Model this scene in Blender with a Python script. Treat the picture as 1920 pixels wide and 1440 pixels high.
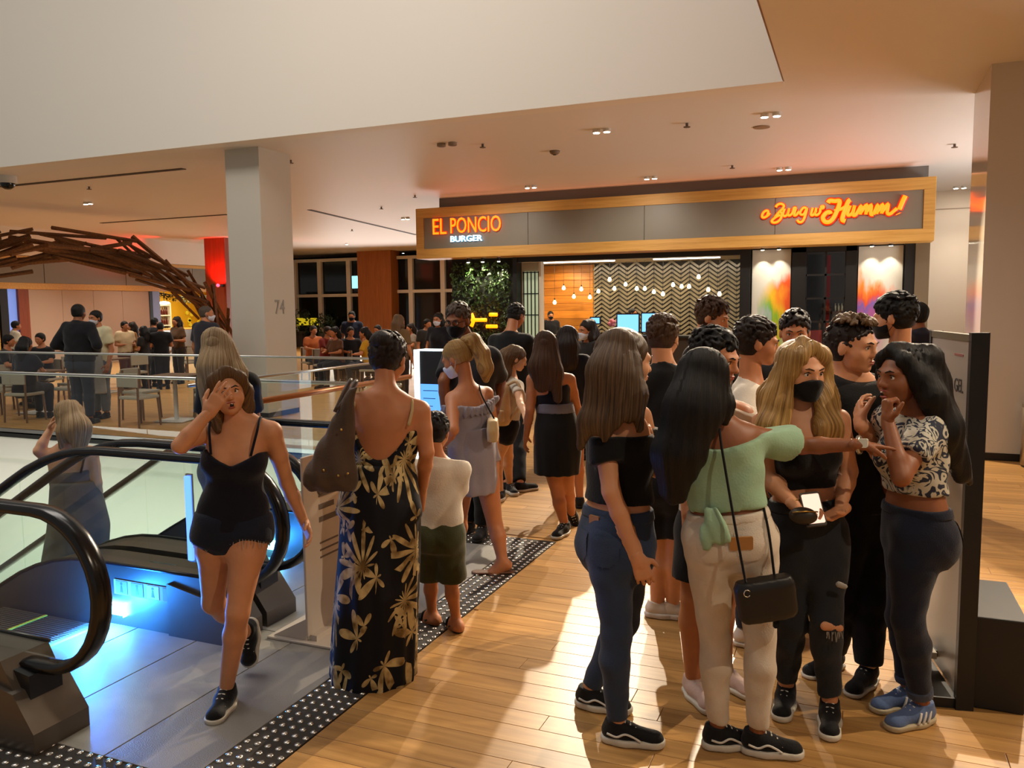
import bpy, bmesh, math, random
import numpy as np
from mathutils import Vector, Matrix
random.seed(7); np.random.seed(7)
for o in list(bpy.data.objects): bpy.data.objects.remove(o)
sc = bpy.context.scene; COL = sc.collection
PI = math.pi
# ------------------------------------------------------------------ camera
f = 1530.0; cx, cy = 960, 720; CH = 1.8
yaw, pitch, roll = math.atan(640/1530), math.atan(145/1530), math.atan(0.0101)
F = np.array([-math.sin(yaw)*math.cos(pitch), math.cos(yaw)*math.cos(pitch), -math.sin(pitch)])
_R = np.array([math.cos(yaw), math.sin(yaw), 0.0]); _U = np.cross(_R, F)
R = math.cos(roll)*_R - math.sin(roll)*_U
U = math.sin(roll)*_R + math.cos(roll)*_U
CAM = np.array([0, 0, CH]); G = np.array([-math.sin(yaw), math.cos(yaw), 0.0]); RH = _R
def ray(px, py):
    d = F*f + R*(px-cx) - U*(py-cy); return d/(d@G)
def D_(px, py, d): return CAM + ray(px, py)*d
def gz(px, py, z=0.0):
    d = ray(px, py); return CAM + d*((z-CH)/d[2])
def gd(px, py, z=0.0):
    d = ray(px, py); return (z-CH)/d[2]
def onY(px, py, Y):
    d = ray(px, py); return CAM + d*(Y/d[1])
def onX(px, py, X):
    d = ray(px, py); return CAM + d*(X/d[0])
cam = bpy.data.cameras.new('camera'); co = bpy.data.objects.new('camera', cam); COL.objects.link(co)
co.matrix_world = Matrix(((R[0], U[0], -F[0], 0), (R[1], U[1], -F[1], 0), (R[2], U[2], -F[2], CH), (0, 0, 0, 1)))
cam.sensor_fit = 'HORIZONTAL'; cam.sensor_width = 36; cam.lens = 36*f/1920; cam.clip_end = 200; cam.clip_start = .05
sc.camera = co
# ------------------------------------------------------------------ exposure, world, big lights
sc.view_settings.view_transform = 'Standard'; sc.view_settings.look = 'None'
sc.view_settings.gamma = 1; sc.view_settings.exposure = 0.42; sc.view_settings.use_curve_mapping = False
sc.cycles.use_denoising = True; sc.cycles.max_bounces = 7; sc.cycles.transparent_max_bounces = 24
sc.cycles.caustics_reflective = False; sc.cycles.caustics_refractive = False
sc.cycles.sample_clamp_indirect = 4
w = bpy.data.worlds.new('world'); sc.world = w; w.use_nodes = True
w.node_tree.nodes['Background'].inputs[0].default_value = (1.0, .96, .93, 1)
w.node_tree.nodes['Background'].inputs[1].default_value = 0.17
def aim(o, tgt):
    d = Vector(tgt)-Vector(o.location); o.rotation_euler = d.to_track_quat('-Z', 'Y').to_euler()
def area(name, loc, tgt, sx, sy, power, col):
    l = bpy.data.lights.new(name, 'AREA'); l.shape = 'RECTANGLE'; l.size = sx; l.size_y = sy; l.energy = power; l.color = col
    o = bpy.data.objects.new(name, l); o.location = loc; aim(o, tgt); COL.objects.link(o); return o
def spot(name, loc, tgt, power, col, deg=80, blend=.5, rad=.05):
    l = bpy.data.lights.new(name, 'SPOT'); l.energy = power; l.color = col; l.spot_size = math.radians(deg); l.spot_blend = blend; l.shadow_soft_size = rad
    o = bpy.data.objects.new(name, l); o.location = loc; aim(o, tgt); COL.objects.link(o); return o
def point(name, loc, power, col, rad=.05):
    l = bpy.data.lights.new(name, 'POINT'); l.energy = power; l.color = col; l.shadow_soft_size = rad
    o = bpy.data.objects.new(name, l); o.location = loc; COL.objects.link(o); return o
WARM = (1, .82, .60); WARM2 = (1, .91, .80)
# atrium lights high over the void, washing the tall white fascia
area('atrium_light', (-9, 3.0, 9.5), (-9, 10.3, 6.2), 16, 2.0, 280, (1, .92, .82))
area('atrium_light', (-6.5, 4.0, 9.3), (-4.2, 3.6, 0), 6, 3, 260, (1, .93, .84))
# spotlights in the ceiling that throw the hard shadows on the floor
for (x, y, tx, ty, p, dg) in [(-1.2, 11.6, -.6, 4.2, 2200, 34), (-3.5, 11.6, -1.8, 4.6, 1200, 36), (1.6, 8.2, .2, 3.6, 780, 46),
                              (3.6, 4.6, 1.2, 4.2, 430, 70), (-1.0, 11.9, 1.9, 8.3, 1000, 52), (-2.5, 13.0, -2.6, 8.5, 700, 70),
                              (2.2, 1.0, -1.2, 2.6, 170, 60)]:
    spot('ceiling_spot', (x, y, 4.36), (tx, ty, 0), p, WARM, dg, .45, .035)
for (x, y, p) in [(-21.5, 14, 420), (-21.5, 18.5, 420), (-21.8, 22, 300), (-9.5, 13, 160), (-14, 14.4, 200), (-17, 14.4, 240), (-12.1, 21, 500), (-18.8, 27.9, 500), (-15, 26, 400), (-20, 18, 400), (2.2, 21, 120), (-11, 17.5, 300)]:  # those along the left facade are added fill to brighten it
    spot('ceiling_spot', (x, y, 4.38), (x, y-.6, 0), p, WARM2, 120, .8, .08)
spot('ceiling_spot', (2.6, 20.0, 4.36), (2.2, 22, 2.2), 70, WARM2, 100, .7, .06)
for x in (-7.6, -4.2, -.9): spot('ceiling_spot', (x, 14.8, 4.36), (x, 16.7, 2.2), 150, WARM2, 100, .9, .06)
# neutral uplights with no real source, added to make the ceiling less orange
area('shop_spill', (4.9, 15.6, 1.6), (-3, 13, 4.9), 5, 1.0, 230, (1, .98, .97))
area('shop_spill', (-15, 30, 1.4), (-14, 22, 4.6), 12, 1.0, 320, (1, .97, .94))
# floor below, seen through the void and the glass
area('lower_floor_light', (-9, 5.2, -.5), (-9, 6.2, -4.5), 8, 2.2, 260, (.93, 1, .9))
area('lower_floor_light', (-6.5, 2.6, -2.2), (-7.5, 8.4, -2.5), 3, 1.2, 90, (.93, 1, .9))

# ------------------------------------------------------------------ materials
def lin(c):
    if isinstance(c, str):
        c = [int(c[i:i+2], 16)/255 for i in (0, 2, 4)]
    return [(v/12.92 if v <= .04045 else ((v+.055)/1.055)**2.4) for v in c]
MATS = {}
def nodes_of(m):
    m.use_nodes = True; nt = m.node_tree; return nt, nt.nodes['Principled BSDF']
def N(nt, t, **kw):
    n = nt.nodes.new(t)
    for k, v in kw.items():
        if k.startswith('i_'):
            n.inputs[int(k[2:]) if k[2:].isdigit() else k[2:].replace('_', ' ')].default_value = v
        else: setattr(n, k, v)
    return n
def mat(name, col, rough=.6, metal=0, emit=None, es=0, var=0, vscale=8, bump=0, bscale=60, spec=None, sss=0, alpha=1, stretch=None, sheen=0):
    if name in MATS: return MATS[name]
    m = bpy.data.materials.new(name); nt, b = nodes_of(m); c = lin(col)
    b.inputs['Base Color'].default_value = (*c, 1); b.inputs['Roughness'].default_value = rough; b.inputs['Metallic'].default_value = metal
    if spec is not None: b.inputs['Specular IOR Level'].default_value = spec
    if sss: b.inputs['Subsurface Weight'].default_value = sss; b.inputs['Subsurface Radius'].default_value = (.01, .004, .002)
    if sheen: b.inputs['Sheen Weight'].default_value = sheen
    if emit: b.inputs['Emission Color'].default_value = (*lin(emit), 1); b.inputs['Emission Strength'].default_value = es
    if alpha < 1: b.inputs['Alpha'].default_value = alpha
    L = nt.links
    if var or bump:
        tc = N(nt, 'ShaderNodeTexCoord'); src = tc.outputs['Object']
        if stretch:
            mp = N(nt, 'ShaderNodeMapping'); mp.inputs['Scale'].default_value = stretch; L.new(src, mp.inputs[0]); src = mp.outputs[0]
    if var:
        nz = N(nt, 'ShaderNodeTexNoise'); nz.inputs['Scale'].default_value = vscale; nz.inputs['Detail'].default_value = 4; L.new(src, nz.inputs['Vector'])
        rp = N(nt, 'ShaderNodeValToRGB'); rp.color_ramp.elements[0].position = .3; rp.color_ramp.elements[1].position = .7
        rp.color_ramp.elements[0].color = (*[v*(1-var) for v in c], 1); rp.color_ramp.elements[1].color = (*[min(1, v*(1+var)) for v in c], 1)
        L.new(nz.outputs['Fac'], rp.inputs[0]); L.new(rp.outputs[0], b.inputs['Base Color'])
    if bump:
        nb = N(nt, 'ShaderNodeTexNoise'); nb.inputs['Scale'].default_value = bscale; L.new(src, nb.inputs['Vector'])
        bp = N(nt, 'ShaderNodeBump'); bp.inputs['Strength'].default_value = bump; bp.inputs['Distance'].default_value = .004
        L.new(nb.outputs['Fac'], bp.inputs['Height']); L.new(bp.outputs[0], b.inputs['Normal'])
    MATS[name] = m; return m
def wood(name, c1, c2, axis='X', rough=.35, rnd=.25, scale=1.0):
    if name in MATS: return MATS[name]
    m = bpy.data.materials.new(name); nt, b = nodes_of(m); L = nt.links
    tc = N(nt, 'ShaderNodeTexCoord'); mp = N(nt, 'ShaderNodeMapping'); oi = N(nt, 'ShaderNodeObjectInfo')
    s = {'X': (.7, 14, 14), 'Y': (14, .7, 14), 'Z': (14, 14, .7)}[axis]
    mp.inputs['Scale'].default_value = [v*scale for v in s]; L.new(tc.outputs['Object'], mp.inputs[0])
    ad = N(nt, 'ShaderNodeVectorMath', operation='ADD'); L.new(mp.outputs[0], ad.inputs[0])
    ml = N(nt, 'ShaderNodeMath', operation='MULTIPLY', i_1=40.0); L.new(oi.outputs['Random'], ml.inputs[0])
    L.new(ml.outputs[0], ad.inputs[1])
    nz = N(nt, 'ShaderNodeTexNoise'); nz.inputs['Scale'].default_value = 1.6; nz.inputs['Detail'].default_value = 6; nz.inputs['Roughness'].default_value = .65
    L.new(ad.outputs[0], nz.inputs['Vector'])
    rp = N(nt, 'ShaderNodeValToRGB'); rp.color_ramp.elements[0].position = .28; rp.color_ramp.elements[1].position = .72
    rp.color_ramp.elements[0].color = (*lin(c1), 1); rp.color_ramp.elements[1].color = (*lin(c2), 1); L.new(nz.outputs['Fac'], rp.inputs[0])
    hv = N(nt, 'ShaderNodeHueSaturation'); mr = N(nt, 'ShaderNodeMapRange'); mr.inputs['To Min'].default_value = 1-rnd; mr.inputs['To Max'].default_value = 1+rnd*.6
    L.new(oi.outputs['Random'], mr.inputs[0]); L.new(mr.outputs[0], hv.inputs['Value']); L.new(rp.outputs[0], hv.inputs['Color'])
    L.new(hv.outputs[0], b.inputs['Base Color']); b.inputs['Roughness'].default_value = rough
    MATS[name] = m; return m
def glass(name, tint=(.86, .95, .9), gloss=.9):
    if name in MATS: return MATS[name]
    m = bpy.data.materials.new(name); m.use_nodes = True; nt = m.node_tree; nt.nodes.clear(); L = nt.links
    out = N(nt, 'ShaderNodeOutputMaterial'); tr = N(nt, 'ShaderNodeBsdfTransparent'); gl = N(nt, 'ShaderNodeBsdfGlossy'); mx = N(nt, 'ShaderNodeMixShader')
    fr = N(nt, 'ShaderNodeFresnel'); fr.inputs['IOR'].default_value = 1.5
    tr.inputs[0].default_value = (*tint, 1); gl.inputs['Roughness'].default_value = .02; gl.inputs[0].default_value = (gloss, gloss, gloss, 1)
    ge = N(nt, 'ShaderNodeNewGeometry'); sb = N(nt, 'ShaderNodeMath', operation='SUBTRACT', i_0=1.0); mu = N(nt, 'ShaderNodeMath', operation='MULTIPLY')
    L.new(ge.outputs['Backfacing'], sb.inputs[1]); L.new(sb.outputs[0], mu.inputs[0]); L.new(fr.outputs[0], mu.inputs[1]); L.new(mu.outputs[0], mx.inputs[0]); L.new(tr.outputs[0], mx.inputs[1]); L.new(gl.outputs[0], mx.inputs[2]); L.new(mx.outputs[0], out.inputs[0])
    MATS[name] = m; return m
def emis(name, col, s): return mat(name, col, .5, emit=col, es=s)

# ------------------------------------------------------------------ object helpers
def props(o, label=None, cat=None, group=None, kind=None):
    if label: o['label'] = label
    if cat: o['category'] = cat
    if group: o['group'] = group
    if kind: o['kind'] = kind
    return o
def thing(name, label, cat, loc=(0, 0, 0), group=None, kind=None):
    o = bpy.data.objects.new(name, None); o.location = [float(v) for v in loc]; o.empty_display_size = .1; COL.objects.link(o)
    return props(o, label, cat, group, kind)
def link(name, me, m, parent=None, **kw):
    o = bpy.data.objects.new(name, me); COL.objects.link(o)
    if m is not None:
        for q in (m if isinstance(m, (list, tuple)) else [m]): me.materials.append(q)
    if parent is not None:
        o.parent = parent
        if parent.type == 'EMPTY': o.location = [-v for v in parent.location]
    return props(o, **kw)
class MB:
    def __init__(s): s.v = []; s.f = []; s.mi = []; s.cur = 0
    def add(s, vs, fs):
        n = len(s.v); s.v += [tuple(float(c) for c in v) for v in vs]; s.f += [tuple(i+n for i in q) for q in fs]; s.mi += [s.cur]*len(fs); return s
    def box(s, x0, x1, y0, y1, z0, z1):
        vs = [(x, y, z) for z in (z0, z1) for y in (y0, y1) for x in (x0, x1)]
        return s.add(vs, [(0, 2, 3, 1), (4, 5, 7, 6), (0, 1, 5, 4), (2, 6, 7, 3), (0, 4, 6, 2), (1, 3, 7, 5)])
    def bev(s, x0, x1, y0, y1, z0, z1, b=.01):
        bm = bmesh.new(); bmesh.ops.create_cube(bm, size=1)
        for v in bm.verts: v.co = Vector(((x0+x1)/2+v.co.x*(x1-x0), (y0+y1)/2+v.co.y*(y1-y0), (z0+z1)/2+v.co.z*(z1-z0)))
        bmesh.ops.bevel(bm, geom=bm.edges[:], offset=b, segments=2, affect='EDGES', profile=.5)
        return s.bmadd(bm)
    def bmadd(s, bm):
        bm.verts.index_update(); s.add([v.co for v in bm.verts], [tuple(v.index for v in q.verts) for q in bm.faces]); bm.free(); return s
    def cyl(s, a, b, r0, r1=None, n=12, caps=True):
        a, b = np.array(a, float), np.array(b, float); r1 = r0 if r1 is None else r1
        return s.tube([a, b], [r0, r1], n, caps)
    def tube(s, pts, rads, n=8, caps=True, flat=None, closed=False):
        pts = [np.array(p, float) for p in pts]; m = len(pts)
        if not isinstance(rads, (list, tuple)): rads = [rads]*m
        base = len(s.v); vs = []; prev = None
        for i, p in enumerate(pts):
            t = pts[(i+1) % m]-pts[i-1] if closed or 0 < i < m-1 else (pts[1]-pts[0] if i == 0 else pts[-1]-pts[-2])
            t = t/(np.linalg.norm(t)+1e-9)
            if prev is None:
                q = np.array([0, 0, 1.]) if abs(t[2]) < .9 else np.array([1., 0, 0])
                if flat is not None: q = np.array(flat, float)
            else: q = prev
            e = q - t*(q@t); e /= np.linalg.norm(e)+1e-9; prev = e; g = np.cross(t, e)
            for k in range(n):
                a = 2*PI*k/n; vs.append(p+rads[i]*(math.cos(a)*e+math.sin(a)*g))
        fs = []
        for i in range(m if closed else m-1):
            j = (i+1) % m
            for k in range(n): fs.append((i*n+k, i*n+(k+1) % n, j*n+(k+1) % n, j*n+k))
        if caps and not closed: fs += [tuple(range(n))[::-1], tuple((m-1)*n+k for k in range(n))]
        return s.add(vs, fs)
    def sph(s, c, r, n=10, sq=(1, 1, 1)):
        vs = []; fs = []; h = max(4, n//2+1)
        for i in range(h+1):
            th = PI*i/h
            for k in range(n):
                a = 2*PI*k/n; vs.append((c[0]+r*sq[0]*math.sin(th)*math.cos(a), c[1]+r*sq[1]*math.sin(th)*math.sin(a), c[2]+r*sq[2]*math.cos(th)))
        for i in range(h):
            for k in range(n): fs.append((i*n+k, (i+1)*n+k, (i+1)*n+(k+1) % n, i*n+(k+1) % n))
        return s.add(vs, fs)
    def prism(s, pts, o, e1, e2, e3, t0, t1):      # 2D outline in (e1,e2) at origin o, extruded along e3
        o, e1, e2, e3 = (np.array(q, float) for q in (o, e1, e2, e3)); n = len(pts)
        vs = [o+e1*p[0]+e2*p[1]+e3*t for t in (t0, t1) for p in pts]
        return s.add(vs, [tuple(range(n))[::-1], tuple(range(n, 2*n))]+[(i, (i+1) % n, n+(i+1) % n, n+i) for i in range(n)])
    def mesh(s, name, smooth=False):
        me = bpy.data.meshes.new(name); me.from_pydata(s.v, [], s.f)
        if any(s.mi): me.polygons.foreach_set('material_index', s.mi)
        if smooth: me.polygons.foreach_set('use_smooth', [True]*len(me.polygons))
        me.update(); return me
    def out(s, name, m, parent=None, smooth=False, **kw): return link(name, s.mesh(name, smooth), m, parent, **kw)
def box(name, m, parent, *d, b=0, **kw):
    return (MB().bev(*d, b=b) if b else MB().box(*d)).out(name, m, parent, **kw)
def struct(name, m, *d, **kw): return box(name, m, None, *d, kind='structure', **kw)
def text_mesh(body, size, extrude, xs=1.0, align='LEFT', bold=0):
    cu = bpy.data.curves.new('t', 'FONT'); cu.body = body; cu.size = size; cu.extrude = extrude; cu.align_x = align; cu.offset = bold; cu.resolution_u = 3
    o = bpy.data.objects.new('t', cu); COL.objects.link(o); dg = bpy.context.evaluated_depsgraph_get()
    me = bpy.data.meshes.new_from_object(o.evaluated_get(dg)); bpy.data.objects.remove(o); bpy.data.curves.remove(cu)
    me.materials.clear()
    if xs != 1: me.transform(Matrix.Diagonal((xs, 1, 1, 1)))
    return me
def place_text(name, body, o, ex, ey, size, m, parent, extrude=.002, xs=1.0, bold=0, align='LEFT', w=None, **kw):
    me = text_mesh(body, size, extrude, xs, align, bold)
    if w:
        co_ = np.array([v.co.x for v in me.vertices]); k = w/(co_.max()-co_.min()); me.transform(Matrix.Translation((-co_.min()*k, 0, 0)) @ Matrix.Diagonal((k, 1, 1, 1)))
    ex, ey = Vector(ex).normalized(), Vector(ey).normalized(); ez = ex.cross(ey)
    me.transform(Matrix(((ex.x, ey.x, ez.x, o[0]), (ex.y, ey.y, ez.y, o[1]), (ex.z, ey.z, ez.z, o[2]), (0, 0, 0, 1))))
    return link(name, me, m, parent, **kw)
def copyobj(o, parent, loc=None):
    c = o.copy(); COL.objects.link(c); c.parent = parent
    if loc is not None: c.location = loc
    return c
def spline(P, n=6):
    P = [np.array(p, float) for p in P]; Q = [2*P[0]-P[1]]+P+[2*P[-1]-P[-2]]; out = []
    for i in range(1, len(Q)-2):
        a, b, c, d = Q[i-1:i+3]
        for k in range(n):
            t = k/n; out.append(.5*(2*b+(c-a)*t+(2*a-5*b+4*c-d)*t*t+(3*b-a-3*c+d)*t**3))
    out.append(P[-1]); return out
# ------------------------------------------------------------------ structure
M_ceil = mat('ceiling_plaster', 'e2dcd6', .5); M_white = mat('white_plaster', 'e6ded2', .55); M_floor = wood('bamboo', '9a6f3c', 'c99a5c', 'X', .36, .2)
M_pill = mat('pillar_paint', 'c8c1b3', .1); M_grey = mat('grey_panel', '827c6e', .4); M_wood = wood('oak_trim', 'c2903f', 'e0b060', 'X', .45, .1)
M_black = mat('black_metal', '0c0b0b', .45); M_steel = mat('steel', 'b9b8b4', .28, 1); M_alu = mat('brushed_plate', '9a958d', .42, .15, var=.18, vscale=3, bump=.25, bscale=260)
M_rub = mat('handrail_rubber', '0d0b0a', .22); M_glass = glass('guard_glass', (.955, .985, .975)); M_glass2 = glass('escalator_glass', (.945, .98, .965)); M_dark = mat('dark_rubber', '2b241d', .6, bump=.4, bscale=300)
M_stud = mat('stud_steel', 'd8d4cc', .25, 1); M_copper = mat('copper_rail', 'a5683c', .3, .6); M_lowt = mat('pale_tile', 'c9cfc2', .35); M_skirt = mat('skirt_metal', '6b6259', .38, .7)
M_frame = mat('white_frame', 'd5d0c6', .5); M_beige = mat('beige_hoarding', 'b39a86', .7)
CZ = 4.41
fl = MB()
for x0, x1, y0, y1 in [(-2.09, 9, -4, 5.7), (-4.85, 9, 5.7, 8.35), (-45, 9, 8.35, 40), (-14, -2.09, -4, 2.0), (-4.85, -2.09, 4.9, 5.7), (-3.97, -2.09, 2.0, 4.9)]:
    fl.box(x0, x1, y0, y1, -.4, -.006)
floor = fl.out('floor', M_floor, kind='structure')
pm = MB().bev(0, 1.497, 0, .1275, -.007, 0, .0012).mesh('plank'); pm.materials.append(M_floor)
n = 0; y = 1.55
while n < 299:
    xl = -2.055 if y < 5.75 else -4.8
    x = xl-random.random()*1.5
    while x < .24*y+.55 and n < 299:
        a = max(x, xl); L_ = x+1.5-a
        if L_ > .05:
            o = bpy.data.objects.new('plank', pm); o.location = (a, y, 0); o.scale = (L_/1.5, 1, 1); o.parent = floor; COL.objects.link(o); n += 1
        x += 1.5
    y += .13
# slab edges
struct('trim_1', mat('slab_black', '14110f', .5), -45, -4.85, 8.30, 8.36, -.08, .0)
struct('wall_lower_back', M_white, -26, -4.6, 8.36, 8.5, -4.5, -.4)
struct('wall_lower_left', M_white, -26.2, -26, -3, 8.5, -4.5, -.4)
struct('floor_lower', M_lowt, -26, -2.0, -3, 8.6, -4.7, -4.5)
struct('trim_2', M_white, -45, -4.85, 8.31, 8.36, -.4, -.08); struct('trim_3', M_white, -4.86, -4.8, 4.9, 8.35, -.4, 0)
struct('ceiling', M_ceil, -45, 9, 10.36, 40, CZ, CZ+.3)
struct('ceiling_near', M_ceil, -.84, 9, -4, 10.36, CZ, CZ+.3)
struct('wall_atrium', M_white, -45, -.84, 10.33, 10.6, CZ-.012, 9.8)
struct('wall_atrium_side', M_white, -.84, -.6, -4, 10.36, CZ+.3, 9.8)
struct('trim_4', mat('shadow_gap', '8d6f5a', .7), -.845, -.83, -4, 10.37, CZ-.004, 9.8)
def pillar(name, x0, x1, y0, y1): struct(name, M_pill, x0, x1, y0, y1, 0, CZ); struct(name.replace('wall', 'baseboard'), M_black, x0-.01, x1+.01, y0-.01, y1+.01, 0, .08)
pillar('wall_left_pillar', -9.62, -8.93, 10.85, 11.65); pillar('wall_right_pillar', 1.33, 2.9, 10.62, 12.0)
place_text('pillar_number', '74', (-8.927, 11.1, 1.72), (0, 1, 0), (0, 0, 1), .34, mat('grey_letter', '8f8a80', .4), None, .006, .8, label='grey metal number on the side of the white pillar', cat='number')
# ceiling slots
for k, (a, b) in enumerate([((-16.58, 11.94), (-11.53, 11.91)), ((-20.8, 18.08), (-16.0, 18.05)), ((-13.37, 18.18), (-14.59, 26.1))]):
    s = MB(); a, b = np.array(a), np.array(b); d = (b-a)/np.linalg.norm(b-a); p = np.array([-d[1], d[0]])*.06
    s.prism([(a-p), (b-p), (b+p), (a+p)], (0, 0, 0), (1, 0, 0), (0, 1, 0), (0, 0, 1), CZ-.012, CZ-.001)
    s.out('trim_%d' % (5+k), mat('slot_dark', '3a2a1e', .7), kind='structure')
# walls around
struct('wall_far', M_white, -30, 9, 36, 36.2, 0, CZ); struct('wall_right_corridor', mat('cream_wall', 'e3d3bd', .5), 1.34, 6, 22, 22.2, 0, CZ)
struct('wall_right', M_white, 6, 6.2, -4, 36, 0, CZ)
struct('trim_9', mat('joint', 'a8937c', .6), 1.34, 6, 21.985, 22, 3.98, 4.0)
# ------------------------------------------------------------------ landing plates and tactile studs
land = MB().box(-2.09, -2.08, 2.0, 5.7, -.03, -.004).out('floor_landing', M_dark, kind='structure')
for x0, x1, m in [(-2.752, -2.312, mat('ribbed_mat', '8a8680', .5, .15, bump=.6, bscale=200)), (-3.252, -2.758, M_alu), (-3.702, -3.258, M_alu), (-3.97, -3.708, M_alu)]:
    for y0, y1 in [(2.262, 3.55), (3.556, 4.76), (4.766, 5.49)]:
        MB().bev(x0, x1, y0, y1, -.006, .006, .002).out('metal_plate', m, land)
st = MB()
for x0, x1, y0, y1 in [(-2.305, -2.06, 2.0, 5.76), (-4.4, -2.31, 2.0, 2.256), (-3.97, -2.31, 5.5, 5.76)]: st.box(x0, x1, y0, y1, -.006, .003)
strip = st.out('floor_tactile_strip', M_dark, kind='structure')
sm = bpy.data.meshes.new('s'); b_ = MB(); b_.tube([(0, 0, .002), (0, 0, .006), (0, 0, .009), (0, 0, .0105)], [.0155, .0145, .010, .004], 10); sm = b_.mesh('stud', True); sm.materials.append(M_stud)
pts = [(-2.075-.054*i, 2.03+.054*j) for i in range(5) for j in range(69)]+[(-2.33-.054*i, 2.03+.054*j) for i in range(30) for j in range(5)]+[(-2.33-.054*i, 5.52+.054*j) for i in range(20) for j in range(5)]
pts.sort(key=lambda p: p[0]**2+p[1]**2)
for p in pts[:299]:
    o = bpy.data.objects.new('stud', sm); o.location = (p[0], p[1], 0); o.parent = strip; COL.objects.link(o)
rest = MB()
for p in pts[299:]: rest.tube([(p[0], p[1], .002), (p[0], p[1], .007), (p[0], p[1], .0105)], [.0155, .0135, .004], 8)
rest.out('far_studs', M_stud, strip, True, kind='stuff')
# ------------------------------------------------------------------ escalators
def zrail(X):
    if X > -4.05: return .98
    if X < -4.75: return .98-.2+.577*(X+4.75)
    t = (-4.05-X)/.7; return .98-.2*t*t*(.7*.577/.2*.5+.0)-(.2-.7*.577*.5)*t*t
def escalator(label, y0, y1, blue):
    T = thing('escalator', label, 'escalator', (-3.2, (y0+y1)/2, 0))
    for Y, sg in ((y0, 1), (y1, -1)):
        hr = [(-3.42, Y, .30), (-3.25, Y, .315)]+[(-3.08+.33*math.cos(a), Y, .65+.33*math.sin(a)) for a in np.linspace(-PI/2, PI/2, 17)]
        hr += [(x, Y, zrail(x)) for x in [-3.5, -3.8, -4.05, -4.2, -4.35, -4.5, -4.65, -4.8, -5.2, -7, -10, -12]]
        h = MB(); nn = len(hr); P = [np.array(p) for p in hr]; prof = [(-.042, -.012), (-.042, .012), (-.03, .026), (0, .03), (.03, .026), (.042, .012), (.042, -.012), (.02, -.02), (-.02, -.02)]
        vs = []
        for i, p in enumerate(P):
            t = P[min(i+1, nn-1)]-P[max(i-1, 0)]; t /= np.linalg.norm(t); nrm = np.array([-t[2], 0, t[0]]); nrm = -nrm
            if i == 0: nrm = np.array([0, 0, -1.])
            vs += [p+np.array([0, q[0], 0])+nrm*q[1] for q in prof]
        K = len(prof); fs = [(i*K+k, i*K+(k+1) % K, (i+1)*K+(k+1) % K, (i+1)*K+k) for i in range(nn-1) for k in range(K)]+[tuple(range(K))]
        h.add(vs, fs).out('handrail', M_rub, T, True)
        # glass panels
        arc = [(-3.08+.30*math.cos(a), .65+.30*math.sin(a)) for a in np.linspace(-PI/2+.25, PI/2, 13)]
        panels = [[(-3.7, .36), (-3.3, .36)]+arc+[(-3.7, .95)]]
        xs = [-3.706, -4.75, -6.0, -7.25, -8.5, -9.75, -11.0]
        for a, b in zip(xs[:-1], xs[1:]):
            g = np.linspace(a-.003, b+.003, 7); panels.append([(x, zrail(x)-.62) for x in g]+[(x, zrail(x)-.03) for x in g[::-1]])
        for q in panels: MB().prism(q, (0, Y, 0), (1, 0, 0), (0, 0, 1), (0, 1, 0), -.006, .006).out('glass_panel', M_glass2, T)
        # deck and skirt
        g = [-3.22, -3.5, -4.05, -4.2, -4.35, -4.5, -4.65, -4.8, -5.2, -7, -10, -12]
        q = [(-3.14, -.02), (-3.14, .22)]+[(x, zrail(x)-.62) for x in g]+[(x, zrail(x)-1.25) for x in (-12, -4.8, -4.2)]+[(-4.05, -.02)]
        MB().prism(q, (0, Y, 0), (1, 0, 0), (0, 0, 1), (0, 1, 0), -.11, .11).out('skirt_panel', M_skirt, T)
        q = [(x, zrail(x)-.617) for x in g]
        dk = MB(); dk.tube([(a, Y+sg*.112, b) for a, b in q], .011, 6); dk.out('deck_edge', mat('deck_navy', '0c0d14', .3), T, True)
        ft = MB(); ft.prism([(-3.45, 0), (-3.02, 0), (-3.02, .09), (-3.13, .24), (-3.45, .30)], (0, Y, 0), (1, 0, 0), (0, 0, 1), (0, 1, 0), -.13, .13); ft.out('newel_foot', M_skirt, T)
        ft = MB(); ft.prism([(-3.40, .16), (-3.10, .1), (-3.10, .30), (-3.40, .345)], (0, Y, 0), (1, 0, 0), (0, 0, 1), (0, 1, 0), -.075, .075); ft.out('handrail_inlet', mat('black_plastic', '111114', .4), T)
    x = -3.975
    zs = [0, 0, -.06, -.2, -.4]; 
    while len(zs) < 19: zs.append(zs[-1]-.231)
    for i, z in enumerate(zs):
        s = MB(); s.bev(x-.397, x, y0+.14, y1-.14, z-.3, z-.004, .004)
        k = 40
        for j in range(k):
            yy = y0+.15+(y1-y0-.3)*(j+.5)/k; s.box(x-.39, x-.012, yy-.004, yy+.004, z-.006, z)
        so = s.out('step', M_skirt, T)
        if i < 5: MB().box(x-.022, x-.002, y0+.15, y1-.15, z-.003, z+.002).out('yellow_edge', mat('yellow_line', 'c8c03a', .5), so)
        x -= .4
    c = MB(); c.box(-3.99, -3.97, y0+.14, y1-.14, -.005, .005)
    for j in range(45):
        yy = y0+.15+(y1-y0-.3)*(j+.5)/45; c.prism([(-3.97, .004), (-4.05, .003), (-4.05, -.003), (-3.97, -.004)], (0, yy, 0), (1, 0, 0), (0, 0, 1), (0, 1, 0), -.004, .004)
    c.out('comb', M_alu, T)
    MB().box(-3.955, -3.925, y0+.13, y1-.13, .005, .0075).out('yellow_comb_line', mat('yellow_line', 'c8c03a', .5), T)
    for Y, sg in blue:
        bl = MB(); bl.bev(-3.965, -3.78, Y+sg*.105, Y+sg*.128, .075, .135, .01); bl.out('blue_lamp', emis('blue_lamp', '6fd8ff', 30), T)
        point('blue_light', (-3.87, Y+sg*.32, .11), 34 if y0 < 3 else 8, (.02, .22, 1), .05)
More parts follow.
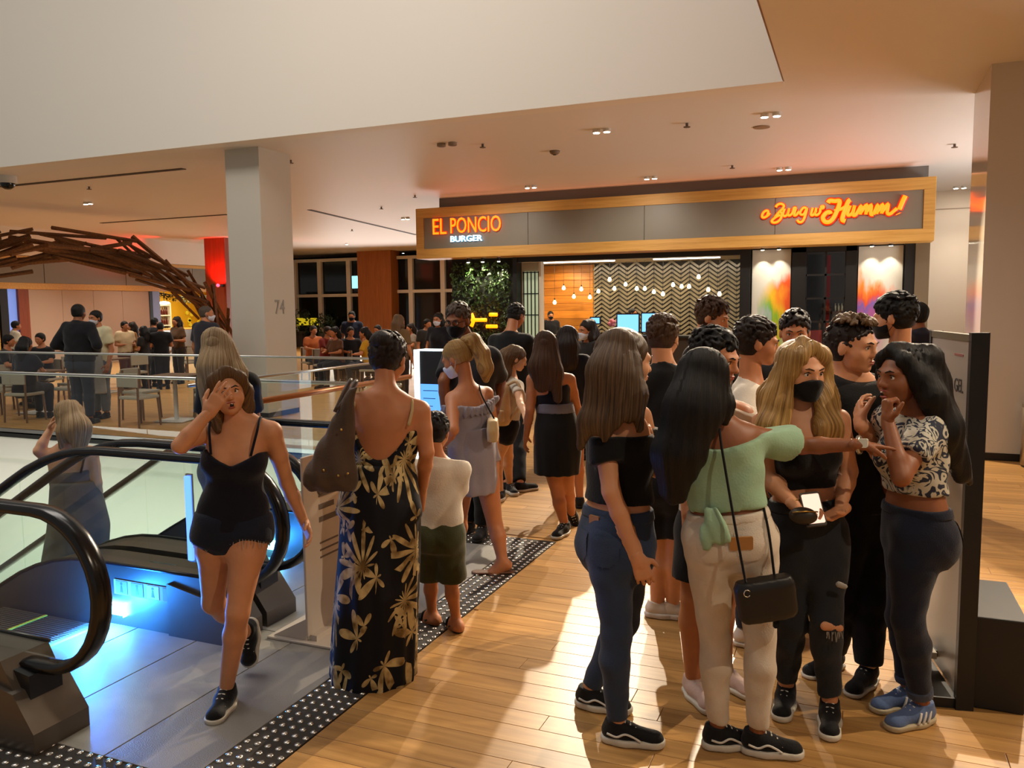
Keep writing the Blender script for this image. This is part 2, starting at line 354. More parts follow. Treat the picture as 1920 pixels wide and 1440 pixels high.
    return T
E1 = escalator('near escalator with black handrails, blue lamps and metal landing plates', 2.29, 3.42, [(3.42, -1)])
E2 = escalator('second escalator, farther back, carrying a woman down behind its glass', 3.72, 4.76, [(4.76, -1), (3.72, 1)])
# warning stickers on the near escalator deck
t = thing('warning_label', 'strip of small warning pictograms stuck on the near escalator skirt', 'sticker', (-3.5, 3.3, .29))
a, b = onY(255, 1068, 3.305), onY(345, 1082, 3.305)
box('backing', mat('sticker', 'b5a985', .5), t, -3.86, -3.38, 3.303, 3.3095, .19, .275)
for i in range(4):
    x = -3.80+.118*i; pic = box('pictogram', mat('pict%d' % (i == 2), 'e9e3ee' if i == 2 else '8a8052', .5), t, x-.045, x+.045, 3.3005, 3.304, .195, .27)
    q = MB(); q.cyl((x, 3.3, .255), (x, 3.302, .255), .009, n=8); q.prism([(-.012, 0), (.012, 0), (.005, .04), (-.005, .04)], (x, 3.302, .205), (1, 0, 0), (0, 0, 1), (0, 1, 0), -.002, 0); q.out('figure', mat('pict_ink', '40346e' if i == 2 else '5c5330', .5), pic)
# blue reflection in the balustrade glass, added as a glowing bar
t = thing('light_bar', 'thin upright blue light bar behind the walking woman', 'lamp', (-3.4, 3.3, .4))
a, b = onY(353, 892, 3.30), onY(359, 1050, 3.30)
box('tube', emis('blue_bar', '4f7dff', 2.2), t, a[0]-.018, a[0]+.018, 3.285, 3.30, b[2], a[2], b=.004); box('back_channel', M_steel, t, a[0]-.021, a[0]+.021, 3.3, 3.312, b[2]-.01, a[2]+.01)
# ------------------------------------------------------------------ glass guards
t = thing('glass_guard', 'long glass railing with steel handrail in front of the dining area', 'railing', (-10, 8.33, 0))
x = -4.9
while x > -24:
    box('glass_panel', M_glass, t, x-1.33, x, 8.32, 8.335, .02, 1.19); x -= 1.345
MB().tube([(-24.2, 8.327, 1.2), (-4.85, 8.327, 1.2)], .016, 8).out('top_rail', M_steel, t, True)
MB().tube([(-24.2, 8.24, .9), (-4.85, 8.24, .9)], .024, 10).out('handrail', M_steel, t, True)
x = -4.9
while x > -24: MB().cyl((x, 8.33, .9), (x, 8.24, .9), .012, n=8).out('bracket', M_steel, t); x -= 1.345
box('base_channel', M_steel, t, -24.2, -4.85, 8.30, 8.355, -.02, .05)
t = thing('side_guard', 'glass railing with copper coloured handrail beside the void', 'railing', (-4.85, 6.6, 0))
for k in range(3): box('glass_panel', M_glass, t, -4.858, -4.846, 4.95+1.13*k, 6.07+1.13*k, .02, 1.2)
MB().tube([(-4.76, 4.95, 1.0), (-4.76, 8.3, 1.0)], .028, 10).out('handrail', M_copper, t, True)
MB().tube([(-4.852, 4.95, 1.2), (-4.852, 8.33, 1.2)], .014, 8).out('top_rail', M_steel, t, True)
for k in range(4): MB().cyl((-4.852, 5.0+1.1*k, 1.0), (-4.76, 5.0+1.1*k, 1.0), .012, n=8).out('bracket', M_steel, t)
box('base_channel', M_steel, t, -4.88, -4.82, 4.95, 8.35, -.02, .05)
# ------------------------------------------------------------------ burger shop
t = thing('shop_sign', 'long grey shop fascia with oak border and glowing orange lettering', 'sign', (-4.1, 17.5, 2.95))
SY = 17.2; x0, x1, z0, z1 = -9.62, 1.345, 2.95, 4.12
for k in range(4): xa = x0+.2+(x1-x0-.4)*k/4; box('panel', M_grey, t, xa+.004, xa+(x1-x0-.4)/4-.004, SY+.02, SY+.06, z0+.22, z1-.22, b=.004)
box('back', M_grey, t, x0+.02, x1-.02, SY+.06, 17.85, z0+.02, z1-.01)
for d in [(x0, x1, z0, z0+.225), (x0, x1, z1-.225, z1), (x0, x0+.2, z0+.225, z1-.225), (x1-.2, x1, z0+.225, z1-.225)]: box('border', M_wood, t, d[0], d[1], SY, SY+.08, d[2], d[3], b=.006)
box('soffit', M_wood, t, x0, x1, SY+.08, 17.87, z0, z0+.02); box('side_panel', M_wood, t, x0, x0+.02, SY+.08, 17.85, z0+.02, z1)
M_or = emis('orange_letter', 'ff5a0a', 3.2); M_or2 = mat('letter_return', 'a01405', .5, emit='ff2a00', es=.7); M_cy = emis('white_letter', 'cfeaff', 3.0)
def sign_text(body, px0, px1, ybot, ytop, m, nm, bold=0, hb=.035):
    a, b = onY(px0, ybot[0], SY), onY(px1, ybot[1], SY); h = onY(px0, ytop, SY)[2]-a[2]
    for nm2, mm, ext, yy, bd in ((nm, m, .012, SY-.03, bold), (nm+'_halo', M_or2 if m is M_or else mat('cyan_return', '5aa0c8', .5, emit='3fa0e0', es=.8), .02, SY-.005, bold+hb)):
        me = text_mesh(body, 1, ext, 1, bold=bd); V = np.array([v.co[:] for v in me.vertices]); k = (b[0]-a[0])/(V[:, 0].max()-V[:, 0].min()); kz = h/(V[:, 1].max()-V[:, 1].min())
        mx_, my_ = V[:, 0].min(), V[:, 1].min()
        me.transform(Matrix(((k, 0, 0, a[0]-mx_*k), (0, 0, -1, yy), (0, kz, 0, a[2]-my_*kz), (0, 0, 0, 1)))); link(nm2, me, mm, t)
sign_text('EL', 813, 838, (440, 438), 411, M_or, 'lettering', .0, .02); sign_text('PONCIO', 846, 940, (438, 433), 409, M_or, 'lettering', .0, .02)
sign_text('BURGER', 846, 905, (454, 452), 443, M_cy, 'lettering', .005, .008)
# script lettering traced as brush strokes
STR = [[(265, 300), (235, 330), (195, 350), (175, 335), (190, 295), (225, 272), (245, 285), (235, 325), (255, 315)],
       [(330, 235), (345, 210), (385, 195), (420, 215), (405, 250), (365, 290), (320, 345)], [(365, 285), (395, 300), (385, 360), (345, 400), (300, 405), (285, 385), (330, 345), (380, 320)],
       [(430, 250), (410, 310), (430, 335), (465, 305), (480, 245)], [(480, 250), (465, 315), (490, 325), (520, 290), (535, 240), (560, 245)], [(555, 245), (535, 320), (560, 320), (590, 280)],
       [(675, 245), (640, 240), (605, 285), (610, 315), (645, 310), (680, 245), (655, 340), (625, 395), (590, 400), (570, 375)],
       [(745, 240), (725, 315), (750, 320), (785, 270)], [(785, 240), (770, 310), (795, 320), (825, 290), (830, 245)], [(850, 215), (868, 228), (855, 248), (838, 232), (850, 215)],
       [(915, 185), (935, 160), (990, 165), (1045, 165), (1030, 240), (985, 340), (935, 395), (880, 395), (858, 345), (900, 295), (935, 290), (945, 310)], [(1165, 150), (1140, 175), (1100, 280), (1075, 370), (1110, 390)], [(985, 275), (1060, 255), (1130, 215)],
       [(1165, 215), (1135, 300), (1150, 325), (1190, 295), (1215, 215)], [(1215, 215), (1195, 310), (1225, 320), (1290, 215), (1275, 315)], [(1280, 300), (1350, 205), (1340, 315)], [(1340, 300), (1400, 205), (1395, 310), (1425, 315)],
       [(1425, 315), (1475, 205), (1460, 310)], [(1460, 300), (1530, 200), (1515, 305)], [(1515, 300), (1590, 195), (1580, 290), (1610, 310), (1690, 245)],
       [(1785, 105), (1755, 165), (1715, 260)], [(1700, 305), (1703, 312)]]
for rr, m, yy, nm in ((.027, M_or, SY-.045, 'script_stroke'), (.043, M_or2, SY-.01, 'script_halo')):
    for i, S in enumerate(STR):
        P = [onY(1400+a/6, 350+b/6, SY) for a, b in S]; P = [np.array([p[0], yy, p[2]]) for p in spline(P, 4)]
        k = 1.55 if i in (10, 11, 20, 21) else (1.15 if i > 11 else .9)
        q = MB(); q.tube(P, rr*k, 7, flat=(0, 1, 0)); me = q.mesh(nm, True)
        me.transform(Matrix.Translation((0, yy, 0)) @ Matrix.Diagonal((1, .35, 1, 1)) @ Matrix.Translation((0, -yy, 0))); link(nm, me, m, t)
struct('wall_shop_top', mat('grey_band', '75726d', .5), -9.3, 1.25, 17.8, 18.0, 4.0, CZ)
area('cove_light', (-4, 17.55, 4.16), (-4, 17.2, 5), 10.5, .12, 8, (1, .36, .16))
for zz in (.4,): pass
# shop front pieces
struct('wall_shop_1', M_black, -9.07, -7.35, 17.95, 18.1, 0, 2.95); struct('wall_shop_2', M_black, -7.42, -7.32, 17.85, 18.2, 0, 2.95)
struct('trim_10', M_black, -7.35, -2.2, 17.9, 18.05, 2.84, 2.95); struct('wall_shop_3', M_black, -2.24, -2.03, 17.88, 18.3, 0, 2.95)
struct('wall_shop_4', M_black, -1.2, -.93, 17.88, 18.3, 0, 2.95); struct('wall_shop_5', M_black, -.17, .03, 17.88, 18.3, 0, 2.95); struct('wall_shop_6', M_black, .9, 1.08, 17.88, 18.3, 0, 2.95)
struct('wall_shop_7', mat('taupe_frame', '6f6048', .5), 1.08, 1.33, 17.86, 18.3, 0, 3.05); struct('trim_11', M_black, -1.2, .05, 17.88, 18.0, 2.85, 2.95)
def splash(name, flip):
    m = bpy.data.materials.new(name); nt, b = nodes_of(m); L = nt.links; tc = N(nt, 'ShaderNodeTexCoord'); sx = N(nt, 'ShaderNodeSeparateXYZ'); L.new(tc.outputs['Generated'], sx.inputs[0])
    nz = N(nt, 'ShaderNodeTexNoise'); nz.inputs['Scale'].default_value = 3.2; nz.inputs['Detail'].default_value = 7; L.new(tc.outputs['Generated'], nz.inputs['Vector'])
    def mth(op, *aa):
        q = N(nt, 'ShaderNodeMath', operation=op)
        for i, v in enumerate(aa):
            if isinstance(v, (int, float)): q.inputs[i].default_value = v
            else: L.new(v, q.inputs[i])
        return q.outputs[0]
    u = mth('ADD', sx.outputs[0], mth('MULTIPLY', mth('SUBTRACT', nz.outputs['Fac'], .5), .7)); v = mth('ADD', sx.outputs[2], mth('MULTIPLY', mth('SUBTRACT', nz.outputs['Fac'], .5), .8))
    cu, cv = (1.05, .50) if not flip else (.0, .50)
    du = mth('SUBTRACT', u, cu); dv = mth('MULTIPLY', mth('SUBTRACT', v, cv), 2.6); dst = mth('SUBTRACT', .92 if not flip else .85, mth('SQRT', mth('ADD', mth('MULTIPLY', du, du), mth('MULTIPLY', dv, dv))))
    par_ = mth('ADD', mth('MULTIPLY', u, .55), mth('MULTIPLY', v, .75)) if not flip else v
    rp = N(nt, 'ShaderNodeValToRGB'); L.new(par_, rp.inputs[0]); cr = rp.color_ramp
    stops = [(.42, '4f9fae'), (.55, '6fb52c'), (.72, 'e8b91c'), (.88, 'f0871d'), (1.0, 'ef5a1a')] if not flip else [(.25, 'c76a8a'), (.42, 'a35a9a'), (.52, '7a5fb0'), (.60, 'e0542a'), (.72, 'f08a2c')]
    while len(cr.elements) < 5: cr.elements.new(.5)
    for e, (p, c) in zip(cr.elements, stops): e.position = p; e.color = (*lin(c), 1)
    mr = N(nt, 'ShaderNodeMapRange'); mr.inputs['From Min'].default_value = -.05; mr.inputs['From Max'].default_value = .28; L.new(dst, mr.inputs[0])
    mx = N(nt, 'ShaderNodeMixRGB'); mx.inputs[1].default_value = (*lin('c9c6ba'), 1); L.new(mr.outputs[0], mx.inputs[0]); L.new(rp.outputs[0], mx.inputs[2]); L.new(mx.outputs[0], b.inputs['Base Color']); b.inputs['Roughness'].default_value = .5
    return m
for x0, x1, fl_, lb in [(-2.02, -1.21, False, 'tall wall print with a green, yellow and orange colour burst'), (.04, .89, True, 'tall wall print with an orange and violet colour burst')]:
    t = thing('wall_print', lb, 'picture', ((x0+x1)/2, 18.0, .3)); box('print', splash(lb[:9]+str(fl_), fl_), t, x0+.02, x1-.02, 17.97, 18.0, .3, 2.93); box('backing_board', M_black, t, x0, x1, 18.0, 18.05, .28, 2.95)
    for k in (.3, .7):
        xx = x0+(x1-x0)*k; l = thing('wall_washer', ('left' if k < .5 else 'right')+' small downlight above the '+('orange and violet' if fl_ else 'green and yellow')+' print', 'lamp', (xx, 17.75, 2.93)); MB().cyl((xx, 17.75, 2.945), (xx, 17.75, 2.91), .045, n=14).out('housing', M_black, l); MB().cyl((xx, 17.75, 2.912), (xx, 17.75, 2.905), .035, n=14).out('lens', emis('lens_hot', 'fff0d0', 12), l)
        spot('picture_light', (xx, 17.75, 2.9), (xx, 17.99, 1.9), 26, (1, .9, .72), 75, .6, .02)
# black framed window between the prints
t = thing('shop_window', 'black framed window with muntins between the two colour prints', 'window', (-.55, 17.95, .9))
wx0, wx1, wz0, wz1 = -.93, -.17, .95, 2.86
box('pane', glass('dark_glass', (.75, .75, .75)), t, wx0, wx1, 17.95, 17.955, wz0, wz1)
for k in range(5): zz = wz0+(wz1-wz0)*k/4; box('muntin', M_black, t, wx0, wx1, 17.92, 17.95, zz-.02, zz+.02)
for xx in (wx0, (wx0+wx1)/2, wx1): box('muntin', M_black, t, xx-.02, xx+.02, 17.92, 17.95, wz0, wz1)
struct('wall_shop_8', mat('counter_front', '9c8f7c', .6), -1.2, .05, 17.9, 18.3, 0, .95)
struct('wall_kitchen', mat('kitchen_dark', '4a4844', .5), -2.2, 1.3, 20.6, 20.7, 0, 2.95)
box('red_cabinet', mat('red_panel', 'a02018', .4), None, -.62, -.52, 20.2, 20.4, 0, 2.9, label='narrow red upright panel inside the shop window', cat='cabinet')
box('red_box', mat('red_box', 'd0504a', .5), None, -.85, -.6, 18.05, 18.25, .95, 1.25, label='red box on the sill behind the shop window', cat='box')
box('kitchen_shelf', M_steel, None, -.45, .0, 20.0, 20.6, 1.55, 1.62, label='steel kitchen shelf behind the shop window', cat='shelf')
for k in range(6):
    q = MB(); q.tube([(-.4+.07*k, 20.2, 1.62), (-.4+.07*k, 20.2, 1.74), (-.4+.07*k, 20.2, 1.76), (-.4+.07*k, 20.2, 1.80)], [.028, .028, .012, .012], 8); q.out('jar', mat('jar', 'd8cfae', .2), None, True, label='small pale jar on the kitchen shelf, '+['leftmost', 'second', 'third', 'fourth', 'fifth', 'rightmost'][k]+' in the row', cat='jar', group='jars on the kitchen shelf')
# interior shell
struct('wall_shop_back', mat('dark_grey_wall', '1e1b17', .6), -8.4, -2.1, 22.05, 22.2, 0, 2.97); struct('ceiling_shop', mat('shop_ceiling', '9a958c', .6), -8.4, 1.3, 18.1, 22.2, 2.97, 3.05)
struct('wall_shop_left', M_white, -8.5, -8.4, 18.2, 22.2, 0, 2.97); struct('wall_shop_right', mat('dark_tile_side', '4b463e', .4), -2.24, -2.1, 18.3, 22.05, 0, 2.97)
t = struct('wall_wood_planks', M_wood, -8.36, -6.7, 22.03, 22.05, .8, 2.95)
for k in range(10): box('plank', wood('honey_plank', 'a05a14', 'd08a2c', 'X', .4, .35), t, -8.36, -6.72, 21.98, 22.03, .82+.213*k, .82+.213*k+.208, b=.006)
# herringbone tiles on the back wall
M_tile = mat('tile', '7d745f', .2, var=.3, vscale=3); par = bpy.data.objects['wall_shop_back']; l_, w_ = .30, .088; tm = []
for s in (1, -1):
    a = PI/5*s; q = MB(); e1 = np.array([math.cos(a), 0, math.sin(a)]); e2 = np.array([-math.sin(a), 0, math.cos(a)])
    q.prism([(-l_/2, -w_/2+.015), (l_/2, -w_/2+.015), (l_/2, w_/2-.015), (-l_/2, w_/2-.015)], (0, 0, 0), e1, e2, (0, -1, 0), 0, .035); me = q.mesh('tile'); me.materials.append(M_tile); tm.append(me)
x = -6.6; ci = 0
while x < -2.2:
    z = 1.02
    while z < 2.95:
        o = bpy.data.objects.new('tile', tm[ci % 2]); o.location = (x, 22.05-random.random()*.012, z); o.parent = par; COL.objects.link(o); z += .116
    x += l_*.81; ci += 1
for x0, x1, lb in [(-7.6, -5.6, 'left'), (-4.6, -3.0, 'right')]:
    l = thing('strip_light', lb+' long white strip light under the burger shop ceiling', 'lamp', (x0, 20.2, 2.95)); box('diffuser', emis('strip_white', 'fff6e6', 7), l, x0, x1, 20.1, 20.2, 2.915, 2.94); box('housing', M_white, l, x0-.02, x1+.02, 20.08, 20.22, 2.94, 2.97)
area('shop_light', (-5.2, 20.3, 2.85), (-5.2, 20.6, 0), 5, 1.6, 130, (1, .84, .6))
spot('plank_light', (-7.4, 20.8, 2.8), (-7.5, 22, 1.8), 60, (1, .72, .38), 90, .6)
bulbs = [(1057, 540), (1040, 567), (1090, 542), (1076, 556), (1106, 557), (1122, 546), (1143, 524), (1152, 541), (1173, 533), (1194, 541), (1209, 541), (1226, 547), (1243, 551), (1262, 534), (1278, 537), (1292, 537), (1310, 519), (1328, 543), (1349, 551)]
ORD = ['first', 'second', 'third', 'fourth', 'fifth', 'sixth', 'seventh', 'eighth', 'ninth', 'tenth', 'eleventh', 'twelfth', 'thirteenth', 'fourteenth', 'fifteenth', 'sixteenth', 'seventeenth', 'eighteenth', 'nineteenth', 'twentieth']
for i, (px, py) in enumerate(sorted(bulbs)):
    p = onY(px, py, 20.9+.35*(i % 3)); l = thing('pendant_bulb', 'glowing bare pendant bulb in the shop, '+ORD[i]+' from the left', 'lamp', p, 'pendant bulbs over the shop counter')
    q = MB(); q.tube([(p[0], p[1], p[2]-.055), (p[0], p[1], p[2]-.045), (p[0], p[1], p[2]-.01), (p[0], p[1], p[2]+.03), (p[0], p[1], p[2]+.06)], [.012, .036, .052, .036, .018], 10); q.out('bulb', emis('bulb', 'ffd79a', 9), l, True)
    MB().cyl((p[0], p[1], p[2]+.06), (p[0], p[1], p[2]+.11), .018, n=8).out('socket', M_black, l); MB().cyl((p[0], p[1], p[2]+.11), (p[0], p[1], 2.97), .004, n=5).out('cord', M_black, l)
# counter, screens, flowers
t = thing('shop_counter', 'dark topped shop counter with stacked wood front', 'counter', (-5, 19.6, 0)); box('countertop', M_black, t, -7.3, -2.3, 19.3, 19.9, 1.02, 1.08, b=.01); box('body', mat('counter_body', '3a2c1e', .6), t, -7.25, -2.35, 19.4, 19.85, 0, 1.02)
for k in range(9): box('slat', wood('stack_wood', '8a5a2c', 'c79a5e', 'X', .5, .4), t, -7.2, -5.0, 19.34+.02*(k % 2), 19.4, .1+.1*k, .19+.1*k, b=.008)
for i, (a, b_, c, d, lb) in enumerate([(1158, 590, 1197, 622, 'blue lit menu screen left of the counter person'), (1204, 588, 1245, 622, 'blue lit menu screen right of the counter person'), (1108, 596, 1124, 606, 'small blue register screen by the plank wall')]):
    p, q = onY(a, b_, 19.7), onY(c, d, 19.7); s = thing('screen', lb, 'screen', (p[0], 19.7, q[2])); box('display', mat('screen_blue%d' % i, '123a66', .3, emit='6fb0f0', es=1.5, var=0), s, p[0], q[0], 19.69, 19.7, q[2], p[2]); box('bezel', M_black, s, p[0]-.03, q[0]+.03, 19.7, 19.74, q[2]-.03, p[2]+.03); box('stand', M_black, s, (p[0]+q[0])/2-.03, (p[0]+q[0])/2+.03, 19.72, 19.76, 1.07, q[2])
p = onY(1148, 605, 19.6); t = thing('flower_vase', 'vase of pink flowers on the shop counter', 'vase', (p[0], 19.6, 1.08)); q = MB(); q.tube([(p[0], 19.6, 1.08), (p[0], 19.6, 1.15), (p[0], 19.6, 1.22)], [.04, .06, .035], 10); q.out('vase', mat('vase', '8a8a90', .2), t, True)
for k in range(14): a = random.random()*6.3; r = random.random()*.16; MB().sph((p[0]+r*math.cos(a), 19.6+r*.5*math.sin(a), p[2]+random.uniform(-.06, .06)), .04, 7).out('blossom', mat('pink', 'd07a86', .6), t, True)
# glazed side screen next to the green wall
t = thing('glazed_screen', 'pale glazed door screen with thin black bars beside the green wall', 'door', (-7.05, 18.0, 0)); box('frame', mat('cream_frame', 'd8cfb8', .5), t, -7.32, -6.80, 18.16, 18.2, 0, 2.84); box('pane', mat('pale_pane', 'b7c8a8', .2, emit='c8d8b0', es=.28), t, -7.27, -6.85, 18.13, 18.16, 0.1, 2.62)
for k in range(5): xx = -7.25+.095*k; box('bar', M_black, t, xx-.01, xx+.01, 18.10, 18.13, 0.1, 2.62)
for zz in (.6, 1.05, 1.6, 2.1, 2.6): box('bar', M_black, t, -7.27, -6.85, 18.10, 18.13, zz-.012, zz+.012)
box('jamb', mat('cream_frame', 'd8cfb8', .5), t, -6.82, -6.77, 18.0, 18.2, 0, 2.9)
# green wall
t = thing('green_wall', 'dark green living plant wall lit by three small lamps', 'plant wall', (-8.25, 17.9, 0)); box('backing', mat('soil', '0d0f08', .8), t, -9.05, -7.45, 17.93, 17.96, .2, 2.93)
lv = MB()
for k in range(1700):
    c = np.array([random.uniform(-9.0, -7.5), 17.9-random.random()*.09, random.uniform(.25, 2.85)]); a = random.uniform(0, 6.3); L_ = random.uniform(.05, .12); e1 = np.array([math.cos(a), -.5, math.sin(a)-.4]); e1 /= np.linalg.norm(e1); e2 = np.cross(e1, [0, 1, .3]); e2 /= np.linalg.norm(e2)
    lv.add([c, c+e1*L_*.5+e2*L_*.28+np.array([0, -.015, 0]), c+e1*L_, c+e1*L_*.5-e2*L_*.28+np.array([0, -.015, 0])], [(0, 1, 2), (0, 2, 3)])
lv.out('leaves', mat('leaf', '2f4a1a', .45, var=.5, vscale=9), t, kind='stuff')
for k, px in enumerate((878, 905, 935)):
    p = onY(px, 490, 17.7); l = thing('plant_lamp', ['left', 'middle', 'right'][k]+' lamp shining on the green wall', 'lamp', p); MB().cyl((p[0], 17.7, 2.95), (p[0], 17.7, 2.86), .04, n=12).out('housing', M_black, l); MB().cyl((p[0], 17.7, 2.862), (p[0], 17.7, 2.85), .035, n=12).out('lens', emis('lens_hot', 'fff0d0', 12), l)
    spot('plant_light', (p[0], 17.7, 2.84), (p[0], 17.92, 2.1), 70, (1, .95, .6), 70, .7, .02)
# orange glowing arrow-like neon sign low on the green wall
t = thing('neon_sign', 'orange glowing sign shape low on the green wall', 'sign', onY(905, 600, 17.7)); M_n = emis('neon', 'ff7a05', 2.6)
for pts in [[(884, 588), (889, 600), (884, 612)], [(884, 600), (912, 600)], [(918, 590), (932, 590)], [(912, 612), (932, 612)]]:
    q = MB(); q.tube([onY(a, b, 17.75) for a, b in pts], .045, 7); q.out('tube', M_n, t, True)
# ------------------------------------------------------------------ ceiling fixtures
def downlight(p, lb, n=2, d=.1):
    l = thing('ceiling_spotlight', lb, 'lamp', (p[0], p[1], CZ), 'ceiling spotlights')
    for k in range(n):
        x = p[0]+(k-.5*(n-1))*.16; MB().cyl((x, p[1], CZ+.0), (x, p[1], CZ-.05), .055, .06, n=14).out('housing', M_frame, l)
        MB().cyl((x, p[1], CZ-.05), (x, p[1], CZ-.056), .046, n=14).out('lens', emis('ceiling_lens', 'fff1da', 16), l)
for px, py, lb in [(1128, 242, 'recessed ceiling spotlight left of the middle, before the shop sign'), (1445, 212, 'recessed ceiling spotlight nearest the right end of the white drop edge'), (1220, 331, 'ceiling spotlight above the middle of the shop sign'), (1470, 314, 'ceiling spotlight above the right end of the shop sign'), (995, 348, 'ceiling spotlight above the left end of the shop sign'),
                   (165, 379, 'pair of ceiling spotlights far left above the wooden arch'), (760, 408, 'ceiling spotlight just left of the shop sign'), (650, 456, 'small far ceiling spotlight near the dark windows'), (756, 473, 'small far ceiling spotlight left under the shop sign'), (1800, 349, 'ceiling spotlight in the right corridor')]:
    downlight(gz(px, py, CZ), lb, 1 if px in (650, 756) else 2)
for px, py, lb in [(838, 268, 'unlit grey spotlight pair on the ceiling')]:
    p = gz(px, py, CZ); l = thing('dark_spotlight', lb, 'lamp', p)
    for k in (-.1, .1): MB().cyl((p[0]+k, p[1], CZ), (p[0]+k, p[1], CZ-.05), .07, n=14).out('housing', mat('grey_ring', '8a7a68', .5), l); MB().cyl((p[0]+k, p[1], CZ-.05), (p[0]+k, p[1], CZ-.055), .05, n=14).out('lens', mat('dark_lens', '4a3d30', .4), l)
for px, py, lb in [(905, 270, 'right of the unlit spotlight pair'), (1288, 231, 'between the two nearest lit ceiling spotlights'), (1373, 310, 'above the shop sign, right of its middle'), (1790, 270, 'near the right pillar'), (778, 366, 'at the left top corner of the shop sign'), (167, 350, 'above the far left spotlight pair'), (545, 300, 'beside the top of the white pillar'), (715, 388, 'left of the shop sign, nearer one'), (660, 430, 'left of the shop sign, farther one')]:
    p = gz(px, py, CZ); l = thing('sprinkler', 'small fire sprinkler head on the ceiling '+lb, 'sprinkler', p, 'ceiling sprinklers'); MB().cyl(p, (p[0], p[1], CZ-.05), .02, n=8).out('stem', mat('sprinkler_brass', '6a5644', .5), l); MB().cyl((p[0], p[1], CZ-.05), (p[0], p[1], CZ-.06), .05, n=10).out('deflector', mat('sprinkler_brass', '6a5644', .5), l)
p = gz(1040, 283, CZ); l = thing('smoke_detector', 'round smoke detector on the ceiling before the shop', 'detector', p); q = MB(); q.tube([p, (p[0], p[1], CZ-.03), (p[0], p[1], CZ-.06)], [.09, .085, .05], 16); q.out('body', mat('detector', '7d6a55', .5), l, True); MB().cyl((p[0], p[1], CZ-.06), (p[0], p[1], CZ-.07), .03, n=10).out('sensor', M_black, l)
p = gz(1428, 238, CZ); q = MB(); q.cyl(p, (p[0], p[1], CZ-.012), .12, n=20); q.out('ceiling_speaker', mat('speaker_grey', '93795e', .6), None, label='flat round speaker cover on the ceiling near the drop edge', cat='speaker')
p = gz(13, 330, CZ); t = thing('dome_camera', 'white dome security camera hanging from the ceiling at far left', 'camera', p); MB().cyl((p[0], p[1], CZ), (p[0], p[1], CZ-.14), .17, n=18).out('housing', M_frame, t); MB().sph((p[0], p[1], CZ-.14), .135, 14, (1, 1, .9)).out('dome', mat('dome_black', '0c0c0e', .1), t, True)
def nrm_(v): return v/np.linalg.norm(v)
# ------------------------------------------------------------------ far left: facade, hoarding, yellow shop, windows
FX = -24.0
struct('wall_left_facade', M_white, FX-.3, FX, 8.5, 29, 3.55, CZ)
t = thing('left_fascia', 'long grey fascia band with oak edges above the hoarding', 'fascia', (FX, 18, 2.5))
for k in range(6): box('panel', M_grey, t, FX-.1, FX-.02, 9+3.2*k+.01, 9+3.2*(k+1)-.01, 2.7, 3.42, b=.004)
box('border', M_wood, t, FX-.12, FX-.01, 8.8, 29, 3.42, 3.54, b=.01); box('border', M_wood, t, FX-.12, FX, 8.8, 29, 2.5, 2.7, b=.01)
t = thing('hoarding', 'plain beige hoarding wall closing an empty shop', 'hoarding', (FX, 20.3, 0))
for k in range(4): y0 = 18.0+1.2*k; box('board', M_beige, t, FX-.08, FX-.03, y0+.004, y0+1.196, 0, 2.5, b=.004)
struct('wall_blue_column', mat('pale_blue', '8fa0cf', .5), FX-.3, FX-.02, 22.95, 23.3, 0, 2.5); struct('trim_12', M_black, FX-.3, FX-.01, 22.8, 22.95, 0, 2.5)
struct('wall_left_shop', mat('yellow_end', 'caa24a', .6), FX-.3, FX-.03, 15.5, 17.0, 0, 2.5); struct('wall_left_post', M_black, FX-.25, FX, 17.05, 17.3, 0, 2.5)
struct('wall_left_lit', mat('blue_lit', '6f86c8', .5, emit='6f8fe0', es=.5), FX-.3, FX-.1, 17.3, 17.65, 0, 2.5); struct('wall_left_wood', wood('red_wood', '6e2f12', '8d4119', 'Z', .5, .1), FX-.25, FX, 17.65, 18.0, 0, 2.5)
# yellow shop recess
M_yel = mat('yellow_wall', 'd2a317', .6)
struct('wall_yellow_back', M_yel, -27.3, -27.2, 23.3, 30, 0, 2.6); struct('wall_yellow_end', M_yel, -27.3, -24, 29.4, 29.5, 0, 2.6); struct('ceiling_yellow', M_white, -27.3, FX-.32, 23.3, 29.5, 2.6, 2.7)
area('yellow_shop_light', (-25.6, 26.2, 2.55), (-25.9, 26.3, 0), 2, 4, 190, (1, .86, .5))
t = thing('bottle_shelf', 'lit shelf unit with rows of bottles in the yellow shop', 'shelf', (-27.0, 25.3, 0)); box('back', mat('cream', 'e6d8a8', .5), t, -27.2, -27.15, 24.0, 26.6, .1, 2.05)
for k in range(5): box('shelf_board', M_white, t, -27.15, -26.85, 24.0, 26.6, .3+.42*k, .34+.42*k)
for yy in (24.0, 25.3, 26.6): box('upright', M_white, t, -27.15, -26.85, yy-.03, yy+.03, 0, 2.1)
bm_ = MB(); bm_.tube([(0, 0, 0), (0, 0, .2), (0, 0, .24), (0, 0, .32)], [.045, .045, .018, .018], 8); bmesh_b = bm_.mesh('bottle', True)
bcols = ['7a3b12', 'a8742a', '3c4a20', 'd8c690', '5a1c14']
for i in range(5):
    me = bmesh_b.copy(); me.materials.append(mat('bottle%d' % i, bcols[i], .2))
    for k in range(4):
        for q in range(4):
            o = link('bottle', me, None); o.location = (-27.0, 24.15+.12*(i*4+q)+(.1 if i > 1 else 0), .34+.42*k); props(o, 'bottle '+ORD[i*4+q]+' from the left on the '+['lowest', 'second', 'third', 'topmost'][k]+' lit shelf of the yellow shop', 'bottle', 'bottles in the yellow shop')
